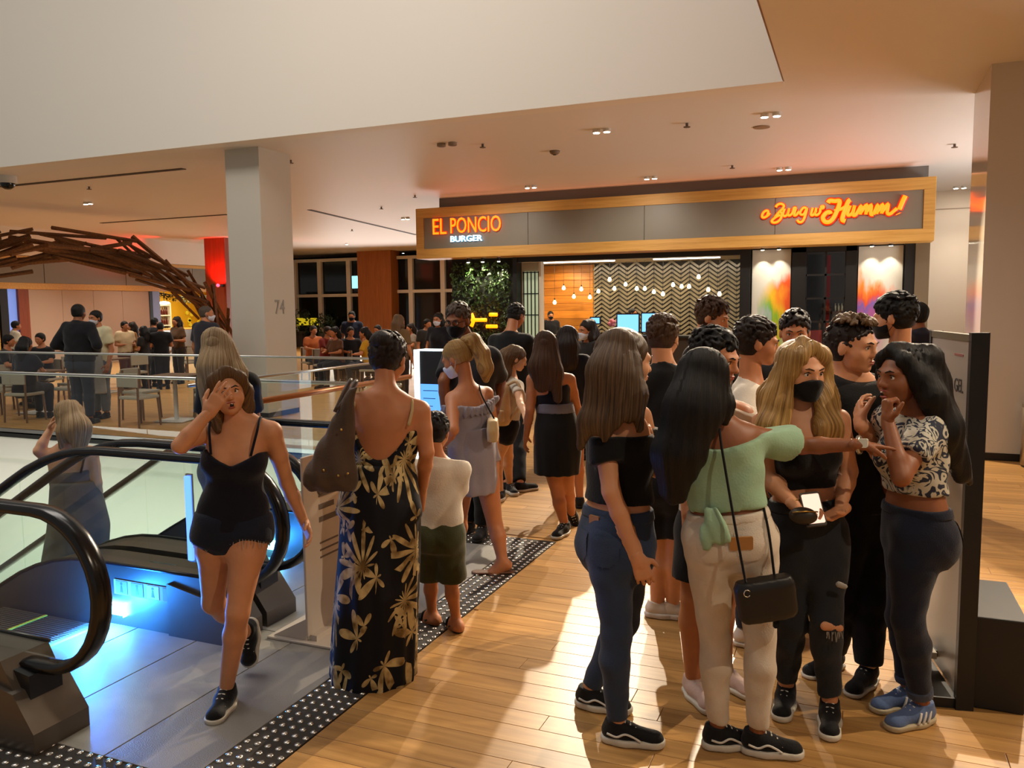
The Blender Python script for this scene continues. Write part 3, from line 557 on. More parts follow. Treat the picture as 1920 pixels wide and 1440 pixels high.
t = thing('bar_counter', 'shop counter with steel front below the yellow wall', 'counter', (-25.6, 25.6, 0)); box('body', M_steel, t, -25.9, -25.3, 23.6, 27.6, 0, 1.0); box('countertop', M_wood, t, -25.95, -25.25, 23.55, 27.65, 1.0, 1.06, b=.01)
p = onX(308, 568, -25.8); t = thing('shop_pendant', 'bright white lamp hanging in the yellow shop', 'lamp', p); MB().sph(p, .16, 12, (1, 1.6, .4)).out('shade', emis('white_hot', 'fff4e0', 9), t, True); MB().cyl(p, (p[0], p[1], 2.6), .015, n=6).out('cord', M_black, t)
p = onX(345, 556, -24.4); t = thing('leaf_garland', 'dark green leaf garland hanging above the yellow shop', 'garland', p); q = MB()
for k in range(420):
    u = random.random(); cc = np.array([-24.45+random.uniform(-.15, .1), 23.5+3.6*u, 2.42-.22*math.sin(u*PI)+random.uniform(-.12, .1)]); e1 = np.random.normal(0, 1, 3); e1 /= np.linalg.norm(e1); e2 = np.cross(e1, [0, 0, 1.]); q.add([cc-e1*.08, cc+e2*.04, cc+e1*.08, cc-e2*.04], [(0, 1, 2, 3)])
q.out('leaves', mat('garland_leaf', '4a4a1c', .6, var=.4), t, kind='stuff'); q = MB(); q.tube([(-24.45, 23.4, 2.5), (-24.45, 25.3, 2.25), (-24.45, 27.2, 2.5)], .02, 5); q.out('rope', M_black, t)
# leaf decor on yellow wall
t = thing('wall_decor', 'yellow wall decoration of round dark leaves', 'decoration', (-27.1, 28.2, 1.6))
for k in range(26): yy = 27.7+random.random()*1.2; zz = .6+random.random()*1.8; MB().cyl((-27.19, yy, zz), (-27.14, yy, zz), .09, n=8).out('leaf', mat('dark_leaf', '4a4a1a' if k % 2 else 'f0e040', .6), t)
# red wood column
t = struct('wall_red_column', wood('red_wood', '6e2f12', '8d4119', 'Z', .5, .1), -22.15, -21.2, 23.7, 24.6, 0, CZ)
p = onY(420, 535, 23.6); spot('red_lamp_light', (p[0]-.2, 23.1, p[2]+.1), (p[0]-.2, 24.5, 4.0), 160, (1, .02, .02), 100, .6); spot('red_lamp_light', (-22.6, 22.6, 3.9), (-24.5, 21.2, 4.45), 60, (1, .02, .02), 90, .6)
l = thing('red_lamp', 'small red glowing lamp on the wooden column behind the pillar', 'lamp', p); MB().sph((p[0]-.1, 23.4, p[2]), .06, 10).out('bulb', emis('red_hot', 'ff2030', 14), l, True); MB().cyl((p[0]-.1, 23.46, p[2]), (p[0]-.1, 23.72, p[2]), .05, n=8).out('holder', M_black, l)
# wooden stick arch
t = thing('wooden_arch', 'large arch woven from brown wooden sticks springing from the red column', 'sculpture', (-21.4, 22.5, 0))
ctrl = spline([D_(420, 700, 26.4), D_(412, 635, 26.0), D_(388, 580, 25.2), D_(330, 525, 24), D_(235, 482, 22.8), D_(130, 466, 21.6), D_(30, 474, 20.6), D_(-70, 495, 20), D_(-160, 530, 19.5)], 8)
for k in range(88):
    u = random.random()*.93+.03; i = int(u*(len(ctrl)-1)); c = ctrl[i]; tg = ctrl[min(i+2, len(ctrl)-1)]-ctrl[max(i-2, 0)]; tg /= np.linalg.norm(tg)
    wd = .32+.40*u; c = c+np.array([random.uniform(-wd, wd)*.5, random.uniform(-wd, wd)*.6, random.uniform(-wd, wd)*(.75 if u > .3 else .6)]); c[2] = min(c[2], 4.18); d = tg+np.random.normal(0, .13, 3); d /= np.linalg.norm(d); L_ = random.uniform(.6, 1.35); r = random.uniform(.035, .065)
    zc = max((c-d*L_)[2], (c+d*L_)[2])-4.32; c[2] -= max(0, zc); q = MB(); q.tube([c-d*L_, c+d*L_], r, 4); q.out('stick', wood('stick', '4a2e18', '80542e', 'X', .7, .35), t)
# far windows
struct('wall_night', mat('night', '0a0f0e', .9), -29, -8, 35, 35.1, 0, CZ)
def window(nm, x0, x1, xs, zs):
    t = struct(nm, mat('night_glass', '10181a', .06), x0, x1, 33.05, 33.08, 0, 4.15)
    for x in xs: box('mullion', M_frame, t, x-.11, x+.11, 32.9, 33.05, 0, 4.15)
    for z in zs: box('transom', M_frame, t, x0, x1, 32.92, 33.05, z-.07, z+.07)
window('window_1', -25.3, -21.25, (-25.2, -23.75, -22.1), (.1, 2.42, 4.1)); window('window_2', -19.46, -9, (-18.75, -17.1, -15.5, -13, -11), (.1, 2.55, 4.1))
struct('wall_far_wood', wood('far_wood', '8a4c1c', 'a8652a', 'Z', .5, .1), -21.25, -19.46, 32.4, 33.2, 0, CZ)
p = onY(671, 529, 32.9); t = thing('exit_sign', 'small bright cyan lit sign seen in the dark window', 'sign', (p[0], 32.85, p[2])); box('face', emis('cyan_sign', '7fe0f0', 1.6), t, p[0]-.28, p[0]+.28, 32.83, 32.85, p[2]-.28, p[2]+.28); box('housing', M_frame, t, p[0]-.3, p[0]+.3, 32.85, 32.89, p[2]-.3, p[2]+.3)
box('lit_strip', mat('yellow_lit', 'c8b020', .5, emit='d8c020', es=.5), None, -25.1, -23.9, 32.86, 32.9, 1.0, 1.35, label='dim yellow lit strip low in the left dark window', cat='sign')
def bush(c, r, lb):
    t = thing('potted_bush', lb, 'plant', (c[0], c[1], 0)); q = MB()
    for k in range(260):
        v = np.random.normal(0, 1, 3); v /= np.linalg.norm(v); p = np.array(c)+v*r*np.array([1, .7, 1])*random.uniform(.75, 1); e1 = np.random.normal(0, 1, 3); e1 /= np.linalg.norm(e1); e2 = np.cross(e1, v); q.add([p-e1*.09, p+e2*.05, p+e1*.09, p-e2*.05], [(0, 1, 2, 3)])
    q.out('leaves', mat('bush_leaf', '26381c', .6, var=.4), t, kind='stuff'); MB().cyl((c[0], c[1], 0), (c[0], c[1], c[2]-r*.5), .25, .3, 12).out('pot', mat('pot', '3a3530', .6), t)
bush((-24.3, 32.0, 1.1), .75, 'dark rounded bush before the left dark window'); bush((-22.9, 32.0, 1.0), .6, 'smaller dark bush right of the rounded one by the window')
# ------------------------------------------------------------------ dining tables and chairs behind the glass railing
M_chairw = mat('chair_wood', '6b4a2c', .5); M_seat = mat('chair_seat', 'a39a86', .6); M_tleg = mat('table_leg', 'c9c6be', .4)
def chair():
    t = thing('dining_chair', 'x', 'chair', (0, 0, 0), 'dining chairs behind the glass railing')
    box('seat', M_seat, t, -.21, .21, -.21, .21, .43, .48, b=.012); q = MB(); q.bev(-.21, .21, -.225, -.195, .62, .84, .01); q.out('backrest', M_seat, t)
    for a in (-.19, .19):
        for b in (-.19, .19): MB().cyl((a*1.08, b*1.12, 0), (a, b, .43 if b > 0 else .82), .016, .02, 6).out('leg', M_tleg if 0 else M_chairw, t)
    return t
def table():
    t = thing('dining_table', 'x', 'table', (0, 0, 0), 'dining tables behind the glass railing'); box('tabletop', M_chairw, t, -.38, .38, -.38, .38, .72, .75, b=.008)
    MB().cyl((0, 0, .02), (0, 0, .72), .035, n=10).out('column', M_tleg, t); box('foot', M_tleg, t, -.25, .25, -.25, .25, 0, .02, b=.006); return t
def place(proto, x, y, rz, label, first):
    if first: o = proto
    else:
        o = proto.copy(); COL.objects.link(o)
        for ch in proto.children: copyobj(ch, o)
    o.location = (x, y, 0); o.rotation_euler = (0, 0, rz); o['label'] = label; return o
C0, T0 = chair(), table(); fi = [1, 1]
spots = [(10, 9.5), (160, 12.6), (275, 9.5), (60, 14.8), (275, 15.4), (445, 14.6)]
tnames = ['the front table at far left', 'the table beside the man in the suit', 'the front table nearest the blonde woman', 'the rear table at far left', 'the rear table before the hoarding', 'the table behind the white pillar']
for i, (px, Y) in enumerate(spots):
    x = onY(px, 760, Y)[0]; place(T0, x, Y+.6, .1*i, 'square dining table, '+tnames[i]+', behind the railing', fi[1]); fi[1] = 0
    for k, (dx, dy, a) in enumerate([(-.1, -.05, 0), (.1, 1.3, PI), (-.75, .6, -PI/2), (.75, .65, PI/2)][:4 if Y < 16 else 2]):
        place(C0, x+dx, Y+dy, a+random.uniform(-.15, .15), 'dining chair at the '+['near', 'far', 'left', 'right'][k]+' side of '+tnames[i], fi[0]); fi[0] = 0
# ------------------------------------------------------------------ right side: bin, totem; stand sign; kiosk
t = thing('waste_bin', 'round stainless steel bin before the grey pillar at right', 'bin', (1.93, 10.32, 0)); q = MB(); q.tube([(1.93, 10.32, .02), (1.93, 10.32, .3), (1.93, 10.32, .66)], .2, 24); q.out('body', mat('bin_steel', 'a89a88', .3, .9), t, True); MB().cyl((1.93, 10.32, .66), (1.93, 10.32, .69), .205, n=24).out('rim', M_steel, t); MB().cyl((1.93, 10.32, 0), (1.93, 10.32, .02), .19, n=24).out('base_ring', M_black, t)
t = thing('gel_dispenser', 'black hand gel totem with white printed panel beside the crowd at right', 'dispenser', (.6, 4.3, 0)); M_tot = mat('totem_black', '0b0a0a', .5)
N0_, F0_ = np.array([.470, 3.985, 0]), np.array([.365, 4.56, 0]); pd = nrm_(F0_-N0_); pn = np.array([pd[1], -pd[0], 0])*-1.0   # panel direction and its outward (left) normal
if pn[0] > 0: pn = -pn
def slab(name, u0, u1, n0, n1, z0, z1, m): q = MB(); q.prism([(u0, n0), (u1, n0), (u1, n1), (u0, n1)], N0_, pd, pn, (0, 0, 1), z0, z1); return q.out(name, m, t)
PW = float(np.linalg.norm(F0_-N0_))
slab('panel', .0, PW, -.02, 0, .06, 1.63, mat('totem_panel', '9d9489', .4)); slab('post', -.035, .0, -.06, .012, 0, 1.67, M_tot); slab('post', PW, PW+.03, -.05, .006, 0, 1.66, M_tot); slab('top_rail', 0, PW, -.03, .005, 1.63, 1.66, mat('totem_top', '5a5138', .5))
slab('foot', -.02, PW+.03, .0, .10, 0, .045, M_tot); slab('pedal', .2, .45, .03, .12, .13, .16, mat('pedal_white', 'bdb5a6', .4)); slab('pedal_arm', .3, .36, .0, .04, .10, .13, M_tot)
box('base', M_tot, t, .515, .735, 4.0, 4.56, 0, .42, b=.006)
def ptext(s, u1, z, w, sz): place_text('print', s, N0_+pd*u1+pn*.002+np.array([0, 0, z]), -pd, (0, 0, 1), sz, mat('ink', '2c2a2a', .6), t, .0008, w=w)
ptext('ÁLCOOL GEL', PW-.06, 1.40, .44, .085); ptext('NO PEDAL', PW-.25, 1.20, .27, .06); ptext('ACIONE', PW-.30, 1.11, .23, .06)
for k in range(3): slab('print', .12, .42-.05*k, .0, .002, .74-.05*k, .752-.05*k, mat('ink', '2c2a2a', .6))
slab('print', .10, .22, 0, .002, 1.56, 1.57, mat('ink_red', '8a4a44', .6))
t = thing('notice_stand', 'white acrylic notice stand on the metal plates behind the floral dress', 'stand', (-2.65, 3.95, 0)); M_ac = mat('white_acrylic', 'cfc2b4', .25); SX = -2.655
a = onX(577, 1172, SX); b = onX(640, 1125, SX)
box('panel', M_ac, t, SX-.015, SX, a[1], 4.22, .045, 1.02, b=.004); box('base', M_ac, t, SX-.26, SX+.2, a[1]-.02, 4.22, .006, .02, b=.004); box('foot_block', M_ac, t, SX-.01, SX+.04, a[1]+.02, 4.2, .02, .05)
q = MB(); q.prism([(0, 0), (.22, 0), (0, .12)], (SX-.015, a[1]+.01, .02), (-1, 0, 0), (0, 0, 1), (0, 1, 0), 0, .012); q.out('gusset', M_ac, t)
INK = mat('print_grey', '6f6258', .6)
P = spline([(a[1]+.24, .96), (a[1]+.26, .92), (a[1]+.20, .86), (a[1]+.14, .80), (a[1]+.13, .86), (a[1]+.22, .92), (a[1]+.30, 1.0)], 5); q = MB(); q.tube([(SX+.001, y, z) for y, z in P], .008, 6); q.out('logo_stroke', INK, t, True)
for k, (z, L_, h) in enumerate([(.78, .16, .03), (.71, .14, .03), (.64, .18, .03), (.52, .17, .01), (.48, .17, .01), (.44, .18, .01)]): box('print_line', INK, t, SX, SX+.002, a[1]+.13, a[1]+.13+L_, z, z+h)
p = D_(808, 700, 8.3); t = thing('screen_kiosk', 'standing kiosk with a glowing white edge and blue lower screen', 'kiosk', (p[0], p[1], 0)); kx = p[0]; ky = p[1]
box('body', mat('kiosk_dark', '20222a', .4), t, kx-.13, kx+.14, ky, ky+.12, 0, 1.36); box('light_edge', emis('kiosk_edge', 'e8fbff', 3), t, kx-.19, kx-.13, ky-.01, ky+.12, .1, 1.37); box('top_edge', emis('kiosk_edge', 'e8fbff', 3), t, kx-.13, kx+.14, ky-.01, ky+.12, 1.36, 1.375)
box('display', mat('kiosk_blue', '2a5fb0', .3, emit='5a9cf0', es=1.2), t, kx-.12, kx+.13, ky-.008, ky, .12, 1.02)
for k in range(9): box('screen_line', mat('kiosk_ink', '12305e', .4), t, kx-.09, kx+.08-.03*(k % 3), ky-.0095, ky-.008, .95-.08*k, .957-.08*k)
# ------------------------------------------------------------------ implicit-surface modelling: fields meshed by surface nets
def nrm(v): v = np.array(v, float); return v/(np.linalg.norm(v)+1e-12)
def smin(a, b, k):
    h = np.maximum(k-np.abs(a-b), 0)/k; return np.minimum(a, b)-h*h*k*.25
class Field:
    def __init__(s): s.p = []; s.clips = []
    def cone(s, a, b, ra, rb, k=.02, capb=None, flat=None): s.p.append(('c', np.array(a, float), np.array(b, float), ra, rb, k, capb, flat)); return s
    def chain(s, P, rr, k=.02, **kw):
        for i in range(len(P)-1): s.cone(P[i], P[i+1], rr[i], rr[i+1], k, **kw)
        return s
    def ell(s, c, r, M=None, k=.02): s.p.append(('e', np.array(c, float), np.array(r, float), M, k)); return s
    def loft(s, o, M, rows, k=.03, pw=2.2): s.p.append(('l', np.array(o, float), np.array(M, float), np.array(rows, float), k, pw)); return s
    def clip(s, fn): s.clips.append(fn); return s
    def bounds(s):
        lo = np.full(3, 1e9); hi = -lo
        for q in s.p:
            a, b = s.pb(q); lo = np.minimum(lo, a); hi = np.maximum(hi, b)
        return lo, hi
    def pb(s, q):
        if q[0] == 'c':
            r = max(q[3], q[4]); return np.minimum(q[1], q[2])-r, np.maximum(q[1], q[2])+r
        if q[0] == 'e':
            r = q[2] if q[3] is None else np.sqrt(((q[3]*q[2])**2).sum(1)); return q[1]-r, q[1]+r
        o, M, rows = q[1], q[2], q[3]; P = []
        for t, ox, oy, a, b in rows:
            c = o+M[0]*ox+M[1]*oy+M[2]*t; e = np.abs(M[0])*a+np.abs(M[1])*b; P += [c-e, c+e]
        return np.min(P, 0), np.max(P, 0)
    def eval(s, q, X):
        if q[0] == 'c':
            _, a, b, ra, rb, k, capb, flat = q; ba = b-a; L2 = ba@ba+1e-12; pa = [X[i]-a[i] for i in range(3)]
            t = np.clip((pa[0]*ba[0]+pa[1]*ba[1]+pa[2]*ba[2])/L2, 0, 1); r = ra+(rb-ra)*t; dx = [pa[i]-t*ba[i] for i in range(3)]
            if flat is not None:
                n, ratio = flat; h = dx[0]*n[0]+dx[1]*n[1]+dx[2]*n[2]; dx = [dx[i]+n[i]*h*(ratio-1) for i in range(3)]
                d = np.sqrt(dx[0]**2+dx[1]**2+dx[2]**2)-r; d = np.where(d < 0, d, d*.6)
            else: d = np.sqrt(dx[0]**2+dx[1]**2+dx[2]**2)-r
            if capb: u = ba/math.sqrt(L2); d = np.maximum(d, (X[0]-b[0])*u[0]+(X[1]-b[1])*u[1]+(X[2]-b[2])*u[2])
            return d
        if q[0] == 'e':
            _, c, r, M, k = q; p = [X[i]-c[i] for i in range(3)]
            if M is not None: p = [p[0]*M[0, j]+p[1]*M[1, j]+p[2]*M[2, j] for j in range(3)]
            k0 = np.sqrt((p[0]/r[0])**2+(p[1]/r[1])**2+(p[2]/r[2])**2); k1 = np.sqrt((p[0]/r[0]**2)**2+(p[1]/r[1]**2)**2+(p[2]/r[2]**2)**2)
            return k0*(k0-1)/(k1+1e-9)
        _, o, M, rows, k, pw = q; p = [X[i]-o[i] for i in range(3)]; l = [p[0]*M[j][0]+p[1]*M[j][1]+p[2]*M[j][2] for j in range(3)]
        T = rows[:, 0]; t = l[2]; tc = np.clip(t, T[0], T[-1]); ip = lambda c: np.interp(tc, T, rows[:, c])
        a, b = ip(3), ip(4); x = np.abs(l[0]-ip(1))/a; y = np.abs(l[1]-ip(2))/b
        d = ((x**pw+y**pw)**(1/pw)-1)*np.minimum(a, b); return np.maximum(d, np.maximum(T[0]-t, t-T[-1]))
    def mesh(s, res, sub=(), smooth=1, wob=None):
        lo, hi = s.bounds(); lo = lo-2.5*res; hi = hi+2.5*res; n = np.ceil((hi-lo)/res).astype(int)+1
        ax = [(lo[i]+res*np.arange(n[i])).astype(np.float32) for i in range(3)]; D = np.full(n, .06, np.float32)
        for q in s.p:
            k = q[4] if q[0] in 'el' else q[5]; a, b = s.pb(q); mg = k+2*res+.006
            i0 = np.maximum(((a-mg-lo)/res).astype(int), 0); i1 = np.minimum(((b+mg-lo)/res).astype(int)+2, n); sl = tuple(slice(i0[i], i1[i]) for i in range(3))
            X = (ax[0][sl[0]][:, None, None], ax[1][sl[1]][None, :, None], ax[2][sl[2]][None, None, :]); X = np.broadcast_arrays(*X); D[sl] = smin(D[sl], s.eval(q, X), k)
        if s.clips or sub or wob:
            X = np.broadcast_arrays(ax[0][:, None, None], ax[1][None, :, None], ax[2][None, None, :])
            if wob: D = D+wob(X)
            for q in sub: D = np.maximum(D, -s.eval(q, X))
            for c in s.clips: D = np.maximum(D, c(X))
        D[0] = D[-1] = .05; D[:, 0] = D[:, -1] = .05; D[:, :, 0] = D[:, :, -1] = .05
        return snet(D, lo, res, smooth)
def snet(D, lo, res, smooth):
    I = D < 0; nx, ny, nz = D.shape; C = np.zeros((nx-1, ny-1, nz-1), np.int8); cs = [(i, j, k) for i in (0, 1) for j in (0, 1) for k in (0, 1)]
    sh = lambda A, c: A[c[0]:nx-1+c[0], c[1]:ny-1+c[1], c[2]:nz-1+c[2]]
    for c in cs: C += sh(I, c)
    act = (C > 0) & (C < 8); idx = np.full(act.shape, -1, np.int32); ii = np.argwhere(act); idx[act] = np.arange(len(ii))
    acc = np.zeros((len(ii), 3)); cnt = np.zeros(len(ii)); V8 = {c: sh(D, c)[act].astype(float) for c in cs}
    for c in cs:
        for a in range(3):
            if c[a] == 0:
                e = list(c); e[a] = 1; e = tuple(e); f0, f1 = V8[c], V8[e]; m = (f0 < 0) != (f1 < 0); t = f0[m]/(f0[m]-f1[m]); P = np.tile(np.array(c, float), (m.sum(), 1)); P[:, a] = t; acc[m] += P; cnt[m] += 1
    V = lo+res*(ii+acc/cnt[:, None]); Q = []
    for a in range(3):
        s0 = [slice(1, -1)]*3; s0[a] = slice(0, -1); s1 = [slice(1, -1)]*3; s1[a] = slice(1, None); A, B = I[tuple(s0)], I[tuple(s1)]
        b, c = (a+1) % 3, (a+2) % 3
        for fl, m in ((0, A & ~B), (1, ~A & B)):
            g = np.argwhere(m)
            if not len(g): continue
            g[:, b] += 1; g[:, c] += 1; q = []
            for db, dc in ((-1, -1), (0, -1), (0, 0), (-1, 0)):
                h = g.copy(); h[:, b] += db; h[:, c] += dc; q.append(idx[h[:, 0], h[:, 1], h[:, 2]])
            Q.append(np.stack(q if fl == 0 else q[::-1], 1))
    Q = np.concatenate(Q) if Q else np.zeros((0, 4), int)
    for _ in range(smooth):
        fc = V[Q].mean(1); n = np.bincount(Q.ravel(), minlength=len(V))+1e-9; A = np.stack([np.bincount(Q.ravel(), np.repeat(fc[:, i], 4), len(V)) for i in range(3)], 1)/n[:, None]; V = .4*V+.6*A
    return V, Q
def mesh_of(name, parts, puv=None):
    V = np.concatenate([p[0] for p in parts]); off = 0; Q = []
    for p in parts: Q.append(p[1]+off); off += len(p[0])
    Q = np.concatenate(Q).astype(np.int32); me = bpy.data.meshes.new(name); me.vertices.add(len(V)); me.vertices.foreach_set('co', V.astype(np.float32).ravel())
    me.loops.add(len(Q)*4); me.loops.foreach_set('vertex_index', Q.ravel()); me.polygons.add(len(Q)); me.polygons.foreach_set('loop_start', np.arange(len(Q), dtype=np.int32)*4)
    me.polygons.foreach_set('use_smooth', np.ones(len(Q), bool)); me.update(calc_edges=True)
    if puv is not None:
        at = me.attributes.new('puv', 'FLOAT_VECTOR', 'POINT'); at.data.foreach_set('vector', puv(V).astype(np.float32).ravel())
    return me
# ------------------------------------------------------------------ materials for people
def hairmat(name, c1, c2, rough=.42):
    if name in MATS: return MATS[name]
    m = bpy.data.materials.new(name); nt, b = nodes_of(m); L = nt.links; at = N(nt, 'ShaderNodeAttribute', attribute_name='puv'); mp = N(nt, 'ShaderNodeMapping'); mp.inputs['Scale'].default_value = (16, 2.2, 1)
    L.new(at.outputs['Vector'], mp.inputs[0]); nz = N(nt, 'ShaderNodeTexNoise'); nz.inputs['Scale'].default_value = 1.5; nz.inputs['Detail'].default_value = 5; nz.inputs['Roughness'].default_value = .7; L.new(mp.outputs[0], nz.inputs['Vector'])
    rp = N(nt, 'ShaderNodeValToRGB'); rp.color_ramp.elements[0].position = .36; rp.color_ramp.elements[1].position = .66; rp.color_ramp.elements[0].color = (*lin(c1), 1); rp.color_ramp.elements[1].color = (*lin(c2), 1)
    L.new(nz.outputs['Fac'], rp.inputs[0]); L.new(rp.outputs[0], b.inputs['Base Color']); b.inputs['Roughness'].default_value = rough; b.inputs['Specular IOR Level'].default_value = .3
    m2 = N(nt, 'ShaderNodeMapping'); m2.inputs['Scale'].default_value = (60, 3, 1); L.new(at.outputs['Vector'], m2.inputs[0]); n2 = N(nt, 'ShaderNodeTexNoise'); n2.inputs['Scale'].default_value = 1.5; n2.inputs['Detail'].default_value = 3; L.new(m2.outputs[0], n2.inputs['Vector'])
    bp = N(nt, 'ShaderNodeBump'); bp.inputs['Strength'].default_value = .7; bp.inputs['Distance'].default_value = .006; L.new(n2.outputs['Fac'], bp.inputs['Height']); L.new(bp.outputs[0], b.inputs['Normal']); MATS[name] = m; return m
def skin(name, c): return mat(name, c, .5, sss=.12, var=.06, vscale=18, spec=.35)
SK_F, SK_M, SK_D, SK_P = skin('skin_fair', 'c98f69'), skin('skin_medium', 'b5764f'), skin('skin_dark', '8a5536'), skin('skin_pale', 'd3a07c')
H_BLK, H_DBR, H_BR, H_LBR, H_BLD, H_DB2, H_GRY = hairmat('hair_black', '050404', '100c0a', .5), hairmat('hair_darkbrown', '120b08', '2c1c13'), hairmat('hair_brown', '2a1a10', '5a3d25'), hairmat('hair_lightbrown', '3a2716', '7d5c38'), hairmat('hair_blonde', '6f4f26', 'c29a5c'), hairmat('hair_ash_blonde', '70583a', 'd0b48a'), hairmat('hair_grey', '2f2620', '6a5a4c')
def cloth(name, c, rough=.85, var=.08, bump=.35, bscale=120, **kw): return mat(name, c, rough, var=var, vscale=9, bump=bump, bscale=bscale, spec=.2, sheen=.15, **kw)
M_lip = mat('lips', '9a4a40', .4); M_eyew = mat('eye_white', 'd8d0c8', .2); M_iris = mat('iris', '2a160c', .15); M_mblk = cloth('mask_black', '0b0b0d'); M_mwht = cloth('mask_white', 'cfd3df')
M_sblk = cloth('shoe_black', '0d0c0d', .7); M_swht = mat('sole_white', 'c9c2b4', .6, bump=.1); M_swc = cloth('shoe_white', 'cfc6ba', .6); M_lace = mat('lace', 'cfcac0', .8)
def floral():
    m = bpy.data.materials.new('floral_print'); nt, b = nodes_of(m); L = nt.links; at = N(nt, 'ShaderNodeAttribute', attribute_name='puv')
    def mth(op, *a):
        q = N(nt, 'ShaderNodeMath', operation=op)
        for i, v in enumerate(a):
            if isinstance(v, (int, float)): q.inputs[i].default_value = v
            else: L.new(v, q.inputs[i])
        return q.outputs[0]
    masks = []
    for sc_, n, R_, off, th in ((5.0, 5.5, .62, (.3, .1, 0), .15), (7.5, 4, .50, (3.3, 7.1, 0), .3), (3.6, 13, .66, (7.7, 2.4, 0), .12)):
        mp = N(nt, 'ShaderNodeMapping'); mp.inputs['Location'].default_value = off; mp.inputs['Scale'].default_value = (sc_, sc_*.8, 0); L.new(at.outputs['Vector'], mp.inputs[0])
        vo = N(nt, 'ShaderNodeTexVoronoi', voronoi_dimensions='2D'); vo.inputs['Scale'].default_value = 1; L.new(mp.outputs[0], vo.inputs['Vector'])
        df = N(nt, 'ShaderNodeVectorMath', operation='SUBTRACT'); L.new(mp.outputs[0], df.inputs[0]); L.new(vo.outputs['Position'], df.inputs[1]); sx = N(nt, 'ShaderNodeSeparateXYZ'); L.new(df.outputs[0], sx.inputs[0])
        sc3 = N(nt, 'ShaderNodeSeparateXYZ'); L.new(vo.outputs['Color'], sc3.inputs[0])
        an = mth('ARCTAN2', sx.outputs[0], sx.outputs[1]); rr = mth('SQRT', mth('ADD', mth('MULTIPLY', sx.outputs[0], sx.outputs[0]), mth('MULTIPLY', sx.outputs[1], sx.outputs[1])))
        pet = mth('ABSOLUTE', mth('COSINE', mth('ADD', mth('MULTIPLY', an, n/2), mth('MULTIPLY', sc3.outputs[0], 6.0))))
        lim = mth('MULTIPLY', mth('POWER', pet, 1.6), mth('MULTIPLY', R_, mth('ADD', .6, mth('MULTIPLY', mth('COSINE', mth('ADD', an, mth('MULTIPLY', sc3.outputs[1], 6.3))), .4))))
        masks.append(mth('MULTIPLY', mth('LESS_THAN', rr, lim), mth('GREATER_THAN', sc3.outputs[2], th)))
    mk = mth('MAXIMUM', mth('MAXIMUM', masks[0], masks[1]), masks[2])
    nz = N(nt, 'ShaderNodeTexNoise'); nz.inputs['Scale'].default_value = 14; L.new(at.outputs['Vector'], nz.inputs['Vector']); rp = N(nt, 'ShaderNodeValToRGB'); rp.color_ramp.elements[0].color = (*lin('6a5028'), 1); rp.color_ramp.elements[1].color = (*lin('c2ab78'), 1); rp.color_ramp.elements[0].position = .35; rp.color_ramp.elements[1].position = .6; L.new(nz.outputs['Fac'], rp.inputs[0])
    mx = N(nt, 'ShaderNodeMixRGB'); mx.inputs[1].default_value = (*lin('08080f'), 1); L.new(mk, mx.inputs[0]); L.new(rp.outputs[0], mx.inputs[2]); L.new(mx.outputs[0], b.inputs['Base Color']); b.inputs['Roughness'].default_value = .7; b.inputs['Specular IOR Level'].default_value = .25; return m
def swirl():
    m = bpy.data.materials.new('swirl_print'); nt, b = nodes_of(m); L = nt.links; tc = N(nt, 'ShaderNodeTexCoord'); nz = N(nt, 'ShaderNodeTexNoise'); nz.inputs['Scale'].default_value = 11; nz.inputs['Detail'].default_value = 1.5; nz.inputs['Distortion'].default_value = 2.2; L.new(tc.outputs['Object'], nz.inputs['Vector'])
    wv = N(nt, 'ShaderNodeMath', operation='MULTIPLY', i_1=26.0); L.new(nz.outputs['Fac'], wv.inputs[0]); sn = N(nt, 'ShaderNodeMath', operation='SINE'); L.new(wv.outputs[0], sn.inputs[0])
    rp = N(nt, 'ShaderNodeValToRGB'); cr = rp.color_ramp; cr.interpolation = 'LINEAR'; cr.elements[0].position = .2; cr.elements[0].color = (*lin('1c2238'), 1); cr.elements[1].position = .75; cr.elements[1].color = (*lin('b9b3a2'), 1); e = cr.elements.new(.42); e.color = (*lin('77786a'), 1); e = cr.elements.new(.5); e.color = (*lin('c4bfae'), 1)
    mr = N(nt, 'ShaderNodeMapRange'); mr.inputs['From Min'].default_value = -1; L.new(sn.outputs[0], mr.inputs[0]); L.new(mr.outputs[0], rp.inputs[0]); L.new(rp.outputs[0], b.inputs['Base Color']); b.inputs['Roughness'].default_value = .8; return m
# ------------------------------------------------------------------ the human builder
ROWS = {'f': [(-.30, .128, .070, .006), (-.18, .160, .104, -.008), (-.06, .176, .116, -.014), (.16, .160, .106, -.006), (.42, .126, .090, .004), (.64, .138, .100, .010), (.82, .145, .106, .008), (.96, .135, .090, -.002), (1.05, .105, .070, -.010), (1.13, .062, .055, -.014)],
        'm': [(-.30, .130, .074, .004), (-.18, .156, .104, -.006), (-.06, .166, .112, -.010), (.16, .158, .108, -.004), (.42, .150, .104, .004), (.64, .164, .114, .008), (.82, .176, .120, .006), (.96, .165, .100, -.004), (1.05, .125, .078, -.012), (1.13, .07, .062, -.016)]}
LIMB = {'f': dict(sh=.048, up=.043, el=.036, fo=.036, wr=.024, th=.084, kn=.053, ca=.054, an=.034, ne=.049, hw=.160, hip=.082), 'm': dict(sh=.057, up=.050, el=.041, fo=.041, wr=.029, th=.084, kn=.056, ca=.056, an=.038, ne=.058, hw=.190, hip=.085)}
def ydir(a): a = math.radians(a); return -math.cos(a)*G+math.sin(a)*RH
def frame(fwd, up):
    u = nrm(up); fw = nrm(fwd-u*(fwd@u)); return np.array([np.cross(fw, u), fw, u])      # rows: person's right, forward, up
